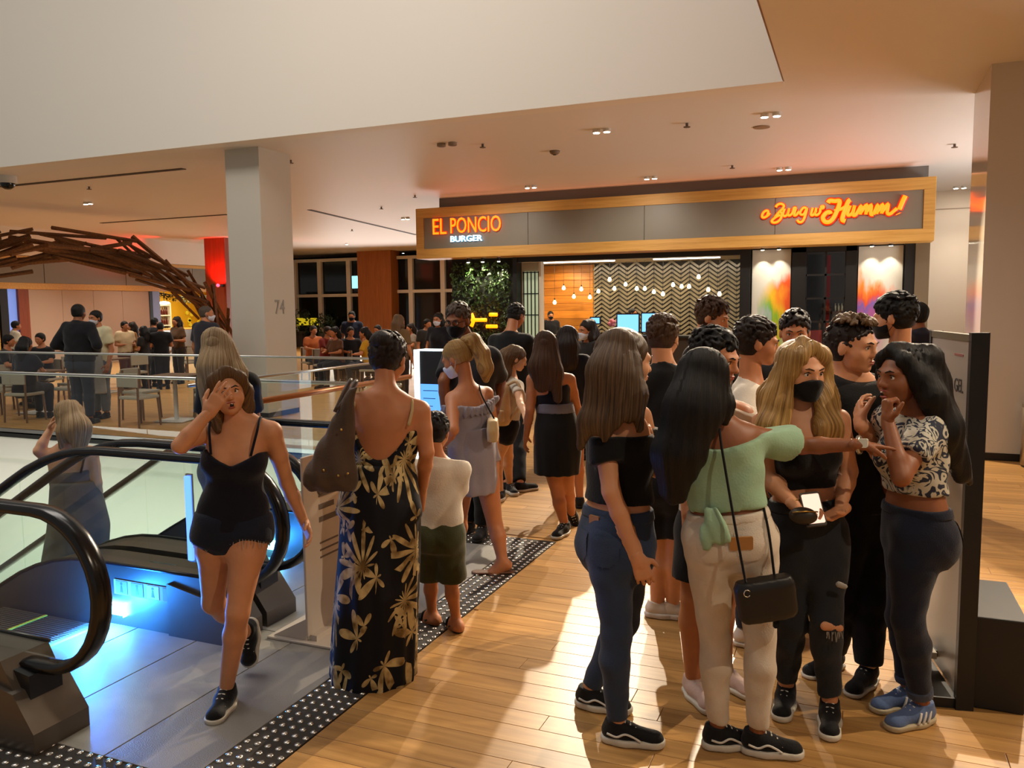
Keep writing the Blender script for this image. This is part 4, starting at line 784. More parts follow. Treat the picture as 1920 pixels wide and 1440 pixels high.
class Person:
    def __init__(s, name, label, D=None, Ht=1.65, sex='f', skin=SK_F, w=1.0, yaw=180, res=.012, base=None, cat='person', group=None, lw=1.0):
        s.Ht, s.sex, s.skin, s.w, s.res, s.yaw, s.D, s.lw = Ht, sex, skin, w, res, yaw, D, lw; s.m = Ht/(1.68 if sex == 'f' else 1.76); s.P = []; s.body = []
        s.L = {k: v*s.m*(lw if k not in ('ne', 'hw', 'hip') else 1) for k, v in LIMB[sex].items()}; s.name, s.label, s.cat, s.group = name, label, cat, group; s.base = base
    def pt(s, p):
        if len(p) == 3 and isinstance(p[2], str): return gz(p[0], p[1], float(p[2]))
        return D_(p[0], p[1], s.D+(p[2] if len(p) > 2 else 0))
    def solve(s, par, p, L):
        """pixel (x, y, sign): the point at distance L from par along that pixel's ray"""
        if len(p) < 3 or isinstance(p[2], str) or p[2] not in (-1, 1):
            return s.pt(p)
        d = ray(p[0], p[1]); q = CAM-par; a = d@d; b = d@q; c = q@q-L*L; disc = b*b-a*c
        return CAM+d*((-b+p[2]*math.sqrt(disc))/a if disc > 0 else -b/a)
    def torso(s, pel, che, yaw_c=None, fat=1.0, world=False):
        s.pel, s.che = (np.array(pel, float), np.array(che, float)) if world else (s.pt(pel), s.pt(che)); up = s.che-s.pel; s.TL = np.linalg.norm(up); s.TM = frame(ydir(s.yaw), up); s.CM = s.TM if yaw_c is None else frame(ydir(yaw_c), up); s.fat = fat
        s.rs = s.che+s.CM[0]*s.L['hw']; s.ls = s.che-s.CM[0]*s.L['hw']; s.rh = s.pel+s.TM[0]*s.L['hip']; s.lh = s.pel-s.TM[0]*s.L['hip']
        if s.base is None: s.base = np.array([s.pel[0], s.pel[1], 0])
        s.root = thing(s.name, s.label, s.cat, s.base, s.group); return s
    def rows(s, f0=-9, f1=9, inf=0, loose=0, wa=1.0):
        R_ = np.array(ROWS[s.sex]); g = np.unique(np.concatenate([np.linspace(-.30, 1.13, 24), [max(f0, -.30), min(f1, 1.13)]])); g = g[(g >= f0-1e-6) & (g <= f1+1e-6)]
        sm_ = lambda c: np.interp(g, R_[:, 0], R_[:, c]); a = sm_(1)*s.m*s.w*s.fat; b = sm_(2)*s.m*s.w*s.fat; am, bm = a[(g < .95)].max() if (g < .95).any() else 0, b.max()
        if loose: k = np.clip((.9-g)/.3, 0, 1)*loose; a = np.maximum(a, a+(am-a)*k); b = np.maximum(b, b+(bm-b)*k)
        return np.stack([g*s.TL, 0*g, sm_(3)*s.m, a+inf, b+inf], 1)
    def arm(s, side, el, wr, hand=None, sh=None, world=False):
        S = s.rs if side == 'r' else s.ls
        if sh is not None: S = s.pt(sh)
        if world: E_, W_ = np.array(el), np.array(wr)
        else: E_ = s.solve(S, el, .178*s.Ht); W_ = s.solve(E_, wr, .148*s.Ht)
        setattr(s, side+'a', (S, E_, W_)); 
        if side == 'r': s.rs = S
        else: s.ls = S
        s.__dict__.setdefault('hands', []).append((side, E_, W_, hand or {})); return s
    def leg(s, side, kn, an, toe=None, hip=None, world=False):
        Hp = s.rh if side == 'r' else s.lh
        if hip is not None: Hp = s.pt(hip)
        A = np.array(an) if world else s.pt(an)
        if world: K = np.array(kn)
        else:
            dm = ((Hp-CAM)@G+(A-CAM)@G)/2; K = D_(kn[0], kn[1], dm+(kn[2] if len(kn) > 2 else -.04 if abs(s.yaw) < 90 else .02))
        setattr(s, side+'l', (Hp, K, A)); 
        if toe is not None: setattr(s, side+'t', np.array(toe) if world else s.pt(toe))
        if side == 'r': s.rh = Hp
        else: s.lh = Hp
        return s
    def head(s, c, yaw, pit=0, rl=0, hs=1.0, world=False):
        s.hc = np.array(c) if world else s.pt(c); fw = ydir(yaw); up = np.array([0, 0, 1.]); rt = np.cross(fw, up); p, r = math.radians(pit), math.radians(rl)
        fw2 = fw*math.cos(p)+up*math.sin(p); up2 = -fw*math.sin(p)+up*math.cos(p); up3 = up2*math.cos(r)+rt*math.sin(r); s.HM = np.array([np.cross(fw2, up3), fw2, up3]); s.hs = hs*s.m*1.0; return s
    def hp(s, x, y, z): return s.hc+(s.HM[0]*x+s.HM[1]*y+s.HM[2]*z)*s.hs
    # ---- body
    def build(s, hands=True, bust=True, butt=True, feet=(), headres=None, hres=.005, face=True):
        L = s.L; B = Field(); m = s.m; rw = s.rows(); B.loft(s.pel, s.TM, rw, .03)
        if s.CM is not s.TM:
            B.p.pop(); r1 = s.rows(f1=.55); r2 = s.rows(f0=.45); B.loft(s.pel, s.TM, r1, .03); B.loft(s.pel, s.CM, r2, .04)
        nb = s.pel+s.CM[2]*s.TL*1.12-s.CM[1]*.012; hb = s.hp(0, -.03, -.055)
        B.cone(nb-s.CM[2]*.03, hb, L['ne']*1.1, L['ne']*.94, .03)
        for S in (s.rs, s.ls): B.cone(nb+s.CM[2]*.005, S, L['ne']*.82, L['sh']*.92, .04)
        if s.sex == 'f' and bust:
            for sg in (1, -1): B.ell(s.pel+s.CM[2]*s.TL*.68+s.CM[0]*sg*.066*m+s.CM[1]*.085*m*s.w, np.array([.055, .05, .055])*m, None, .04)
        for sg in (1, -1) if butt else (): B.ell(s.pel-s.TM[2]*.062*m+s.TM[0]*sg*.070*m-s.TM[1]*.044*m, np.array([.080, .080, .095])*m*(1.0 if s.sex == 'f' else .92)*s.w, None, .07)
        for a in ('ra', 'la'):
            if hasattr(s, a):
                S, E_, W_ = getattr(s, a); B.cone(S, S+(E_-S)*.45, L['sh'], L['up'], .02).cone(S+(E_-S)*.45, E_, L['up'], L['el'], .015); mid = E_+(W_-E_)*.3; B.cone(E_, mid, L['el'], L['fo'], .015).cone(mid, W_, L['fo'], L['wr'], .015)
        for l in ('rl', 'll'):
            if hasattr(s, l):
                Hp, K, A = getattr(s, l); d = K-Hp; B.cone(Hp, Hp+d*.35, L['th']*1.06, L['th']*.98, .04).cone(Hp+d*.35, K, L['th']*.98, L['kn'], .02); sh = A-K; bk = -s.TM[1]*.012
                B.cone(K, K+sh*.3+bk, L['kn'], L['ca'], .02).cone(K+sh*.3+bk, A, L['ca'], L['an'], .02)
        for l, up in feet:
            A = getattr(s, l+'l')[2]; T_ = getattr(s, l+'t'); d = T_-A; d = d/np.linalg.norm(d); hl = A-np.array(up)*.045-d*.035; tp = A-np.array(up)*.058+d*.155*m; w_ = np.cross(d, up)
            B.cone(A, hl, L['an'], .032, .02).cone(hl, tp-d*.06, .034, .036, .02, flat=None).cone(A+d*.03-np.array(up)*.02, tp-d*.04, .034, .024, .03)
            for j in range(5): o = w_*(.032-.016*j); B.cone(tp-d*.055+o*.9, tp+o*1.05-d*(.0+.006*j), .013, .011, .008)
        parts = [B.mesh(s.res, smooth=1)]; parts.append(s.headmesh(headres or min(.007, s.res), face))
        if hands:
            for h in getattr(s, 'hands', []): parts.append(s.handmesh(*h[:3], hres, **h[3]))
        s.bodyo = link('body', mesh_of('body', parts), s.skin, s.root); return s
    def headmesh(s, res, face=True):
        H = Field(); M = s.HM.T; e = lambda x, y, z, r, k=.02: H.ell(s.hp(x, y, z), np.array(r)*s.hs, M, k*s.hs); c = lambda a, b, ra, rb, k=.012: H.cone(s.hp(*a), s.hp(*b), ra*s.hs, rb*s.hs, k*s.hs)
        fm = s.sex == 'm'; jw = .047 if fm else .042
        e(0, -.018, .03, (.075, .095, .084)); e(0, .02, -.01, (.064, .072, .088), .03); e(0, .03, -.07, (jw, .048, .036), .03); e(0, .07, -.093, (.02, .018, .016), .025)
        for q in (1, -1): e(q*.04, .052, -.032, (.026, .028, .026), .025); e(q*.077, -.004, -.012, (.011, .02, .031), .008); c((q*.012, .09, .014), (q*.042, .078, .016), .011, .011, .016)
        nw = .0115 if fm else .0095; c((0, .088, .004), (0, .107, -.03), .0075, nw, .014); e(0, .104, -.034, (nw+.001, .011, .009), .01)
        for q in (1, -1): e(q*nw, .096, -.036, (.0075, .009, .0065), .008)
        e(0, .088, -.06, (.022, .012, .007), .01); e(0, .086, -.069, (.019, .012, .0075), .01)
        sub = [('e', s.hp(q*.031, .094, -.002), np.array((.016, .010, .010))*s.hs, M, .01) for q in (1, -1)]
        V, Q = H.mesh(res, sub=sub if face else (), smooth=1); return V, Q
    def handmesh(s, side, E_, W_, res, tip=None, n=None, curl=.45, th=None, point=False, sp=1.0, curls=None, tc=.4):
        fd = nrm(W_-E_); d = fd if tip is None else nrm(s.solve(W_, tip, .18*s.Ht*.6) - W_) if not isinstance(tip, np.ndarray) else nrm(tip)
        if n is None: n = (s.pel-W_)*np.array([1, 1, .0]); 
        elif isinstance(n, str): n = {'cam': -G, 'away': G, 'left': -RH, 'right': RH, 'up': np.array([0, 0, 1.]), 'down': np.array([0, 0, -1.]), 'head': s.hc-W_}[n]
        n = nrm(n-d*(n@d)); T = np.cross(d, n)*(1 if side == 'r' else -1)
        if th is not None: T = T*th
        k = s.Ht/1.7*(1.0 if s.sex == 'm' else .93); Hh = Field(); P0 = W_-d*.012; pl = .088*k; wl = s.L['wr']
        kn = [P0+d*pl*q+T*o*k for o, q in ((.030, 1.0), (.010, 1.05), (-.010, 1.02), (-.029, .94))]
        for j, o in enumerate((.018, .006, -.006, -.018)): Hh.cone(P0+T*o*k, kn[j], .016*k if j else .017*k, .0115*k, .012)
        Hh.cone(P0-d*.02, P0+d*.02, wl, wl*.95, .01)
        ln = [.070, .078, .073, .058]; rr = [.0092, .0095, .009, .008]; cs = curls or ([0.05, 1.35, 1.4, 1.4] if point else [curl*.9, curl, curl*1.05, curl*1.12])
        for j in range(4):
            p = kn[j]; a = 0; fan = (1.5-j)*.07*sp
            for q, (fl, rk) in enumerate(((.45, 1.0), (.31, .92), (.24, .82))):
                a += cs[j]*(1.0, 1.15, .8)[q]; v = nrm(d*math.cos(a)+n*math.sin(a)+T*fan*max(0, math.cos(a))); p2 = p+v*ln[j]*fl*k; r = rr[j]*k; Hh.cone(p, p2, r*rk, r*rk*.92, .0035); p = p2
        b0 = P0+d*.018*k+T*.024*k; v = nrm(d*.55+T*.75+n*.45*tc*2); b1 = b0+v*.042*k; v2 = nrm(d*.85+T*.3+n*.6*tc*2); b2 = b1+v2*.030*k; v3 = nrm(v2+n*.4*tc); b3 = b2+v3*.024*k
        Hh.cone(b0, b1, .015*k, .0118*k, .012).cone(b1, b2, .0112*k, .010*k, .004).cone(b2, b3, .010*k, .0082*k, .004)
        return Hh.mesh(res, smooth=1)
    def part(s, name, F_, m, res=None, parent=None, label=None, axis=None, smooth=1, wob=None):
        V, Q = F_.mesh(res or s.res, smooth=smooth, wob=wob); c = (axis if axis is not None else s.pel); rt, fw = s.TM[0], s.TM[1]
        puv = lambda V: np.stack([np.arctan2((V-c)@rt, -((V-c)@fw))*.2, V[:, 2], 0*V[:, 2]], 1)
        return link(name, mesh_of(name, [(V, Q)], puv), m, parent or s.root, label=label)
    def facebits(s, mouth='closed', brow=H_DBR, eyes=True, look=0, lips=True):
        if eyes:
            for q in (1, -1):
                c = s.hp(q*.031, .0775, -.002); b = MB(); b.sph(c, .0118*s.hs, 12); eo = b.out('eye', M_eyew, s.root, True); b = MB(); b.sph(s.hp(q*.031+look, .0845, -.002), .0062*s.hs, 8); b.out('iris', M_iris, eo, True)
                f_ = Field(); f_.cone(s.hp(q*.013, .101, .0165), s.hp(q*.032, .098, .023), .0035, .0036, .003).cone(s.hp(q*.032, .098, .023), s.hp(q*.05, .082, .017), .0036, .002, .003); s.part('eyebrow', f_, brow, .0035)
                f_ = Field(); f_.cone(s.hp(q*.017, .0885, .003), s.hp(q*.031, .0915, .0085), .0028, .003, .003).cone(s.hp(q*.031, .0915, .0085), s.hp(q*.046, .083, .002), .003, .0022, .003); s.part('eyelash', f_, H_BLK, .003)
        if lips:
            f_ = Field(); M = s.HM.T; g = .010 if mouth == 'open' else 0
            f_.ell(s.hp(0, .093, -.059+g*.3), np.array((.021, .0085, .005))*s.hs, M, .003).ell(s.hp(0, .0915, -.069-g), np.array((.018, .009, .006))*s.hs, M, .003); s.part('lips', f_, M_lip, .0035)
            if mouth == 'open':
                b = MB(); b.sph(s.hp(0, .090, -.066), .013*s.hs, 12, (1.1, .8, .9)); b.out('mouth', mat('mouth_dark', '1c0807', .5), s.root, True); b = MB(); b.sph(s.hp(0, .0945, -.061), .009*s.hs, 10, (1.2, .6, .45)); b.out('teeth', mat('teeth', 'd8d2c4', .3), s.root, True)
    def mask(s, m, beard=0):
        f_ = Field(); M = s.HM.T; g = lambda x, y, z, r, k=.02: f_.ell(s.hp(x, y, z), np.array(r)*s.hs, M, k)
        g(0, .034, -.05, (.069, .076, .062), .02); g(0, .072, -.092, (.03, .03, .026), .03); g(0, .10, -.034, (.02, .022, .022), .03)
        hc, HM, hs = s.hc, s.HM, s.hs
        def cl(X):
            p = [(X[i]-hc[i])/hs for i in range(3)]; y = sum(p[i]*HM[1][i] for i in range(3)); z = sum(p[i]*HM[2][i] for i in range(3)); x = sum(p[i]*HM[0][i] for i in range(3))
            return np.maximum(np.maximum(z+.018+np.abs(x)*.25, -.112-z), .022-y+np.abs(x)*.0)*hs
        f_.clip(cl); mo = s.part('face_mask', f_, m, .0055)
        for q in (1, -1):
            b = MB(); P = [s.hp(q*.066, .028, -.03), s.hp(q*.079, .0, -.0), s.hp(q*.083, -.022, -.004), s.hp(q*.078, -.02, -.03), s.hp(q*.06, .03, -.085)]; b.tube(spline(P, 4), .0018, 5); b.out('ear_loop', m, mo, True)
    def hair_cap(s, m, th=.014, front=.068, side=.012, nape=-.075, name='hair', extra=None, res=None, top=0, wob=.0, ear=None):
        f_ = Field(); M = s.HM.T; f_.ell(s.hp(0, -.02, .032), np.array((.076+th, .096+th, .083+th+top))*s.hs, M, .02); f_.ell(s.hp(0, -.035, -.025), np.array((.070+th*.8, .062+th, .06))*s.hs, M, .03)
        hc, HM, hs = s.hc, s.HM, s.hs; a = np.array([.098, front]); b = np.array([side, -.05]); d = (b-a); nn = nrm([-d[1], d[0]]); nn = nn if nn[0] > 0 else -nn
        def cl(X):
            p = [(X[i]-hc[i])/hs for i in range(3)]; y = sum(p[i]*HM[1][i] for i in range(3)); z = sum(p[i]*HM[2][i] for i in range(3))
            return np.maximum(((y-a[0])*nn[0]+(z-a[1])*nn[1]), nape-z)*hs
        f_.clip(cl); wb = None
        if wob: wb = lambda X: (np.sin(X[0]*130+np.sin(X[2]*90)*2)*np.sin(X[1]*120+np.sin(X[0]*70))*np.sin(X[2]*110)*wob).astype(np.float32)
        rel = s.hp(0, -.02, 0)
        if extra is not None and wb is None:
            part_ = s.hp(0, .04, .12); wb = lambda X: (np.sin(np.arctan2((X[0]-part_[0])*s.HM[0][0]+(X[1]-part_[1])*s.HM[0][1]+(X[2]-part_[2])*s.HM[0][2], (X[2]-part_[2])*s.HM[2][2]-.02)*34)*.0016).astype(np.float32)
        V = [f_.mesh(res or min(.007, s.res), smooth=1, wob=wb)]
        if extra is not None:
            wv = lambda X: (np.sin(np.arctan2((X[0]-rel[0])*s.HM[0][0]+(X[1]-rel[1])*s.HM[0][1], (X[0]-rel[0])*s.HM[1][0]+(X[1]-rel[1])*s.HM[1][1])*26+X[2]*6)*.0022).astype(np.float32)
            V.append(extra.mesh(res or min(.009, s.res), smooth=1, wob=wv))
        c = s.hp(0, -.02, 0); rt, fw = s.HM[0], s.HM[1]
        puv = lambda V: np.stack([np.arctan2((V-c)@rt, (V-c)@fw), V[:, 2]*1.0, 0*V[:, 2]], 1)
        return link(name, mesh_of(name, V, puv), m, s.root)
    def short_hair(s, m, top=.036, side=.014, front=.092, sd=.004, nape=-.075, n=420, fwd=.9, up=.16, res=.0052, seed=1, fade=False):
        rg = random.Random(seed); f_ = Field(); M = s.HM.T; c0 = np.array([0, -.02, .032]); rad = np.array([.0755, .0955, .0835]); a = np.array([.098, front]); b = np.array([sd, -.05]); d = b-a; nn = nrm([-d[1], d[0]]); nn = nn if nn[0] > 0 else -nn
        f_.ell(s.hp(*c0), (rad+.0045)*s.hs, M, .01); f_.ell(s.hp(0, -.035, -.025), np.array((.0725, .066, .06))*s.hs, M, .03)
        hc, HM, hs = s.hc, s.HM, s.hs; nap = nape
        def cl(X):
            p = [(X[i]-hc[i])/hs for i in range(3)]; y = sum(p[i]*HM[1][i] for i in range(3)); z = sum(p[i]*HM[2][i] for i in range(3)); return np.maximum(((y-a[0])*nn[0]+(z-a[1])*nn[1]), nap-z)*hs
        V = []; fc = Field(); fc.p = f_.p[:]; fc.clip(cl); V.append(fc.mesh(res, smooth=1)); T = Field(); k = 0
        while k < n:
            v = np.array([rg.gauss(0, 1) for _ in range(3)]); v /= np.linalg.norm(v); q = c0+rad*v
            if (q[1]-a[0])*nn[0]+(q[2]-a[1])*nn[1] > -.004 or q[2] < -.05: continue
            h = min(1, max(0, (q[2]-.045)/.05)); L_ = (side+(top-side)*h)*rg.uniform(.7, 1.15)
            if fade and h < .2: k += 1; continue
            fl = np.array([rg.uniform(-.35, .35), fwd*h-(.2*(1-h)), -(1-h)*.9]); dv = nrm(v*(.16+up*h)+fl*.9-v*(fl@v)*.75); e = q+v*.002
            md = e+dv*L_*.55+v*.003; T.cone(s.hp(*e), s.hp(*md), .0085*hs, .0078*hs, .004); T.cone(s.hp(*md), s.hp(*(md+(dv-v*.25)*L_*.5)), .0078*hs, .0034*hs, .004); k += 1
        V.append(T.mesh(res, smooth=1)); c = s.hp(0, -.02, 0); rt, fw = s.HM[0], s.HM[1]
        puv = lambda V: np.stack([np.arctan2((V-c)@rt, (V-c)@fw), V[:, 2]*4.0, 0*V[:, 2]], 1); return link('hair', mesh_of('hair', V, puv), m, s.root)
    def strand(s, f_, pts, ws, ratio=1.6, n=None, k=.03):
        """flattened lock of hair through pixel points"""
        P = [s.pt(p) for p in pts] if not isinstance(pts[0], np.ndarray) else pts; nn = nrm(-G if n is None else n); f_.chain(P, ws, k, flat=(nn, ratio)); return f_
    # ---- clothes
    def top(s, m, f0=.1, f1=1.02, inf=.012, loose=0, sleeve=.5, neck=None, name='shirt', clip=None, res=None, sl_inf=None, label=None, bust=True, sl_from=0, yoke=True, wob=.004):
        f_ = Field()
        if s.CM is s.TM: f_.loft(s.pel, s.TM, s.rows(f0, f1, inf, loose), .03)
        else:
            f_.loft(s.pel, s.TM, s.rows(f0, min(f1, .55), inf, loose), .03)
            if f1 > .45: f_.loft(s.pel, s.CM, s.rows(max(.45, f0), f1, inf, loose), .04)
        nb = s.pel+s.CM[2]*s.TL*1.06-s.CM[1]*.012; L = s.L
        if yoke:
            for S in (s.rs, s.ls): f_.cone(nb+s.CM[2]*.004, S, L['ne']*.85+inf+.005, L['sh']*.92+inf+.002, .06)
        if s.sex == 'f' and bust:
            for sg in (1, -1): f_.ell(s.pel+s.CM[2]*s.TL*.68+s.CM[0]*sg*.066*s.m+s.CM[1]*.085*s.m*s.w, np.array([.055, .05, .055])*s.m+inf, None, .04)
        si = inf if sl_inf is None else sl_inf
        if sleeve:
            for a in ('ra', 'la'):
                if hasattr(s, a):
                    S, E_, W_ = getattr(s, a); u = min(sleeve, 1); st_ = S+(E_-S)*sl_from
                    f_.cone(st_, S+(E_-S)*u, L['sh']+si, L['up']*(1-.1*u)+si*1.5, .03, capb=(sleeve <= 1))
                    if sleeve > 1: f_.cone(E_, E_+(W_-E_)*(sleeve-1), L['el']+si, L['wr']+si*1.2, .03, capb=True)
        pel, TL, CM = s.pel, s.TL, s.CM
        def lc(X):
            p = [X[i]-pel[i] for i in range(3)]; return [sum(p[i]*CM[j][i] for i in range(3)) for j in range(3)]
        if neck:       # collar hugging the base of the neck, lower in front
            c0 = s.pel+CM[2]*TL*1.12-CM[1]*.012; f_.cone(c0-CM[2]*.03, c0+(s.hp(0, -.02, -.065)-c0)*.6, L['ne']*1.08+inf*.55, L['ne']*.98+inf*.5, .035)
            f_.clip(lambda X: (sum((X[i]-c0[i])*CM[2][i] for i in range(3))-.026*s.m+sum((X[i]-c0[i])*CM[1][i] for i in range(3))*(.45+neck[1]*6))*.9)
        if clip:
            def cc(X):
                x, y, z = lc(X); return clip(x/s.m, y/s.m, z/TL)
            f_.clip(cc)
        wb = (lambda X: (np.sin(X[2]*38+np.sin(X[0]*17+X[1]*13)*2.2)*wob*.6+np.sin(X[0]*29+X[2]*21+np.sin(X[2]*11)*2)*wob*.5).astype(np.float32)) if wob else None
        return s.part(name, f_, m, res, label=label, wob=wb)
    def pants(s, m, f1=.22, inf=.008, end=2.0, loose=0, name='trousers', label=None, res=None, flare=0, wob=.003):
        f_ = Field(); L = s.L; f_.loft(s.pel, s.TM, s.rows(-.30, f1, inf), .03)
        for sg in (1, -1): f_.ell(s.pel-s.TM[2]*.062*s.m+s.TM[0]*sg*.070*s.m-s.TM[1]*.044*s.m, np.array([.080, .080, .095])*s.m*(1.0 if s.sex == 'f' else .92)*s.w+inf, None, .07)
        for l in ('rl', 'll'):
            if hasattr(s, l):
                Hp, K, A = getattr(s, l); d = K-Hp; t = min(end, 1); x = loose; bk = -s.TM[1]*.012
                ra, rm = L['th']*1.06+inf, L['th']*.98+inf+x*.5
                if t <= .35: f_.cone(Hp, Hp+d*t, ra, ra+flare, .04, capb=True)
                else:
                    f_.cone(Hp, Hp+d*.35, ra, rm, .04); f_.cone(Hp+d*.35, Hp+d*t, rm, (L['th']*.98+(L['kn']-L['th']*.98)*(t-.35)/.65)+inf+x+flare, .02, capb=end <= 1)
                if end > 1:
                    u = end-1; sh = A-K; f_.cone(K, K+sh*.3+bk, L['kn']+inf+x, L['ca']+inf+x, .02); f_.cone(K+sh*.3+bk, K+sh*u, L['ca']+inf+x, L['ca']+(L['an']-L['ca'])*(u-.3)/.7+inf+x, .02, capb=True)
        wb = (lambda X: (np.sin(X[2]*55+np.sin(X[0]*31+X[1]*23)*2.)*wob*.5+np.sin(X[0]*41+X[2]*25)*wob*.4).astype(np.float32)) if wob else None
        o = s.part(name, f_, m, res, label=label, wob=wb)
        if 'jeans' in name:
            g_ = Field(); g_.loft(s.pel, s.TM, s.rows(f1-.075, f1+.012, inf+.005), .03); s.part('waistband', g_, m, .007, o)
            for sg in (1, -1):      # back pockets follow the seat
                c = s.pel-s.TM[2]*.02*s.m+s.TM[0]*sg*.075*s.m
                V, Q = f_.mesh(.008, smooth=1, wob=lambda X: (0*X[0]-.0035).astype(np.float32)); cen = V[Q].mean(1); l = cen-c; x_, y_, z_ = l@s.TM[0], l@s.TM[1], l@s.TM[2]; k = (np.abs(x_) < .055*s.m-np.maximum(0, -.03-z_)*.9) & (z_ > -.065*s.m) & (z_ < .06*s.m) & (y_ < -.02)
                if k.sum() > 4: u, inv = np.unique(Q[k], return_inverse=True); link('back_pocket', mesh_of('back_pocket', [(V[u], inv.reshape(-1, 4))]), m, o)
        return o
    def skirt(s, m, rows, name='skirt', dd=0, label=None, res=None, pleat=0, top_clip=None, extra=None):
        """rows of pixels: (centre x, y, half width m, half depth m[, dd]) stacked top to bottom"""
        c = [s.pt((r[0], r[1], dd+(r[4] if len(r) > 4 else 0))) for r in rows]; o = c[0]; Mx = np.array([RH, G, [0, 0, 1.]]); rr = []
        for p, r in zip(c, rows): q = p-o; rr.append((q[2], q@RH, q@G, r[2], r[3]))
        rr.sort(); T = np.array(rr); g = np.linspace(T[0, 0], T[-1, 0], 24); T2 = np.stack([g]+[np.interp(g, T[:, 0], T[:, j]) for j in range(1, 5)], 1); f_ = Field(); f_.loft(o, Mx, T2, .03, 2.0)
        if extra: extra(f_)
        if top_clip: f_.clip(top_clip)
        z0 = T[0, 0]+o[2]; z1 = T[-1, 0]+o[2]; ox, oy = o[0], o[1]
        wb = (lambda X: (np.sin(np.arctan2(X[0]-ox, X[1]-oy)*11+np.sin(X[2]*5))*pleat*np.clip((z1-X[2])/(z1-z0), 0, 1)).astype(np.float32)) if pleat else None
        return s.part(name, f_, m, res, label=label, axis=s.pel, wob=wb)
    def tubept(s, name, pts, r, m, parent=None, flat=None, n=6, sp=4):
        P = [s.pt(p) if not isinstance(p, np.ndarray) else p for p in pts]; b = MB(); b.tube(spline(P, sp), r, n); return b.out(name, m, parent or s.root, True)
    def shoe(s, l, m, sole=M_swht, style='skate', L_=None, up=None, sole_t=.026, lace=True, mark=None):
        A = getattr(s, l+'l')[2]; T_ = getattr(s, l+'t'); L_ = L_ or .158*s.Ht; 
        if up is None:
            d = T_-A; d[2] = 0; d = nrm(d); up_ = np.array([0, 0, 1.]); base = A.copy(); base[2] = 0.0
        else:
            up_ = nrm(up); d = T_-A; d = nrm(d-up_*(d@up_)); base = A-up_*.082
        w_ = np.cross(d, up_); q = lambda x, y, z: base+w_*x+d*y+up_*z; k = L_/.27; f_ = Field(); hl, tl = -.068*k, .197*k
        f_.cone(q(0, hl+.036, .05), q(0, .03, .05), .035, .038, .02).cone(q(0, .03, .048), q(0, tl-.042, .034), .040, .029, .03); f_.cone(q(0, -.015, .06), q(0, -.012, .098 if style != 'boot' else .12), .04, .041, .02, capb=True); f_.ell(q(0, tl-.05, .03), (.04, .04, .026), None, .02)
        n_ = up_; b0 = base
        f_.clip(lambda X: (sole_t-.006)-((X[0]-b0[0])*n_[0]+(X[1]-b0[1])*n_[1]+(X[2]-b0[2])*n_[2])); so = s.part('shoe', f_, m, .006)
        f_ = Field(); f_.cone(q(0, hl+.036, .02), q(0, .03, .02), .04, .046, .03).cone(q(0, .03, .02), q(0, tl-.046, .02), .046, .046, .03)
        st = sole_t
        def cl(X):
            z = (X[0]-b0[0])*n_[0]+(X[1]-b0[1])*n_[1]+(X[2]-b0[2])*n_[2]; return np.maximum(.001-z, z-st)
        f_.clip(cl); s.part('sole', f_, sole, .006, so)
        if lace:
            for j in range(4):
                y = .028+.022*j; z = .098-.0105*j-.004; b = MB(); b.tube([q(-.03, y, z-.014), q(-.012, y+.003, z+.003), q(.012, y+.003, z+.003), q(.03, y, z-.014)], .0042, 5); b.out('lace', M_lace, so, True)
        if mark == 'wave':
            for sg in (1, -1):
                P = [q(sg*.0425, -.04*k, .055), q(sg*.046, .0, .045), q(sg*.0465, .035, .06), q(sg*.0455, .07*k, .05), q(sg*.0455, .1*k, .034)]; b = MB(); b.tube(spline(P, 5), .0048, 6); b.out('side_stripe', M_lace, so, True)
        if mark == 'bars':
            for sg in (1, -1):
                for j in range(3): y = .0+.026*j; b = MB(); b.tube(spline([q(sg*.0475, y+.012, .026), q(sg*.046, y, .05), q(sg*.038, y-.012, .07)], 3), .0055, 6); b.out('side_stripe', M_lace, so, True)
        return so
# ------------------------------------------------------------------ the crowd, nearest people first
M_navy = cloth('navy_cotton', '0c0d1c'); M_blk = cloth('black_cotton', '0b0b0d'); M_den = cloth('dark_denim', '141a2b', bump=.5, bscale=240); M_den2 = cloth('blue_denim', '2b3850', bump=.5, bscale=240); M_den3 = cloth('black_denim', '20242a', bump=.5, bscale=240)
M_wht = cloth('white_cotton', 'c9bfb0'); M_wden = cloth('white_denim', 'cbbfae', bump=.4, bscale=240); M_mint = cloth('mint_cloth', '8fae90', var=.12); M_olive = cloth('olive_cloth', '3c3f26'); M_lil = cloth('lilac_grey', '85808c'); M_char = cloth('charcoal_cloth', '26262a'); M_crm = cloth('cream_cloth', 'c3a680'); M_leath = mat('tan_patch', 'a8743a', .6); M_gold = mat('gold', 'c8a45a', .3, 1)
M_fl, M_sw = floral(), swirl(); H_BR2 = hairmat('hair_warm_brown', '2a1c12', '6e543a')
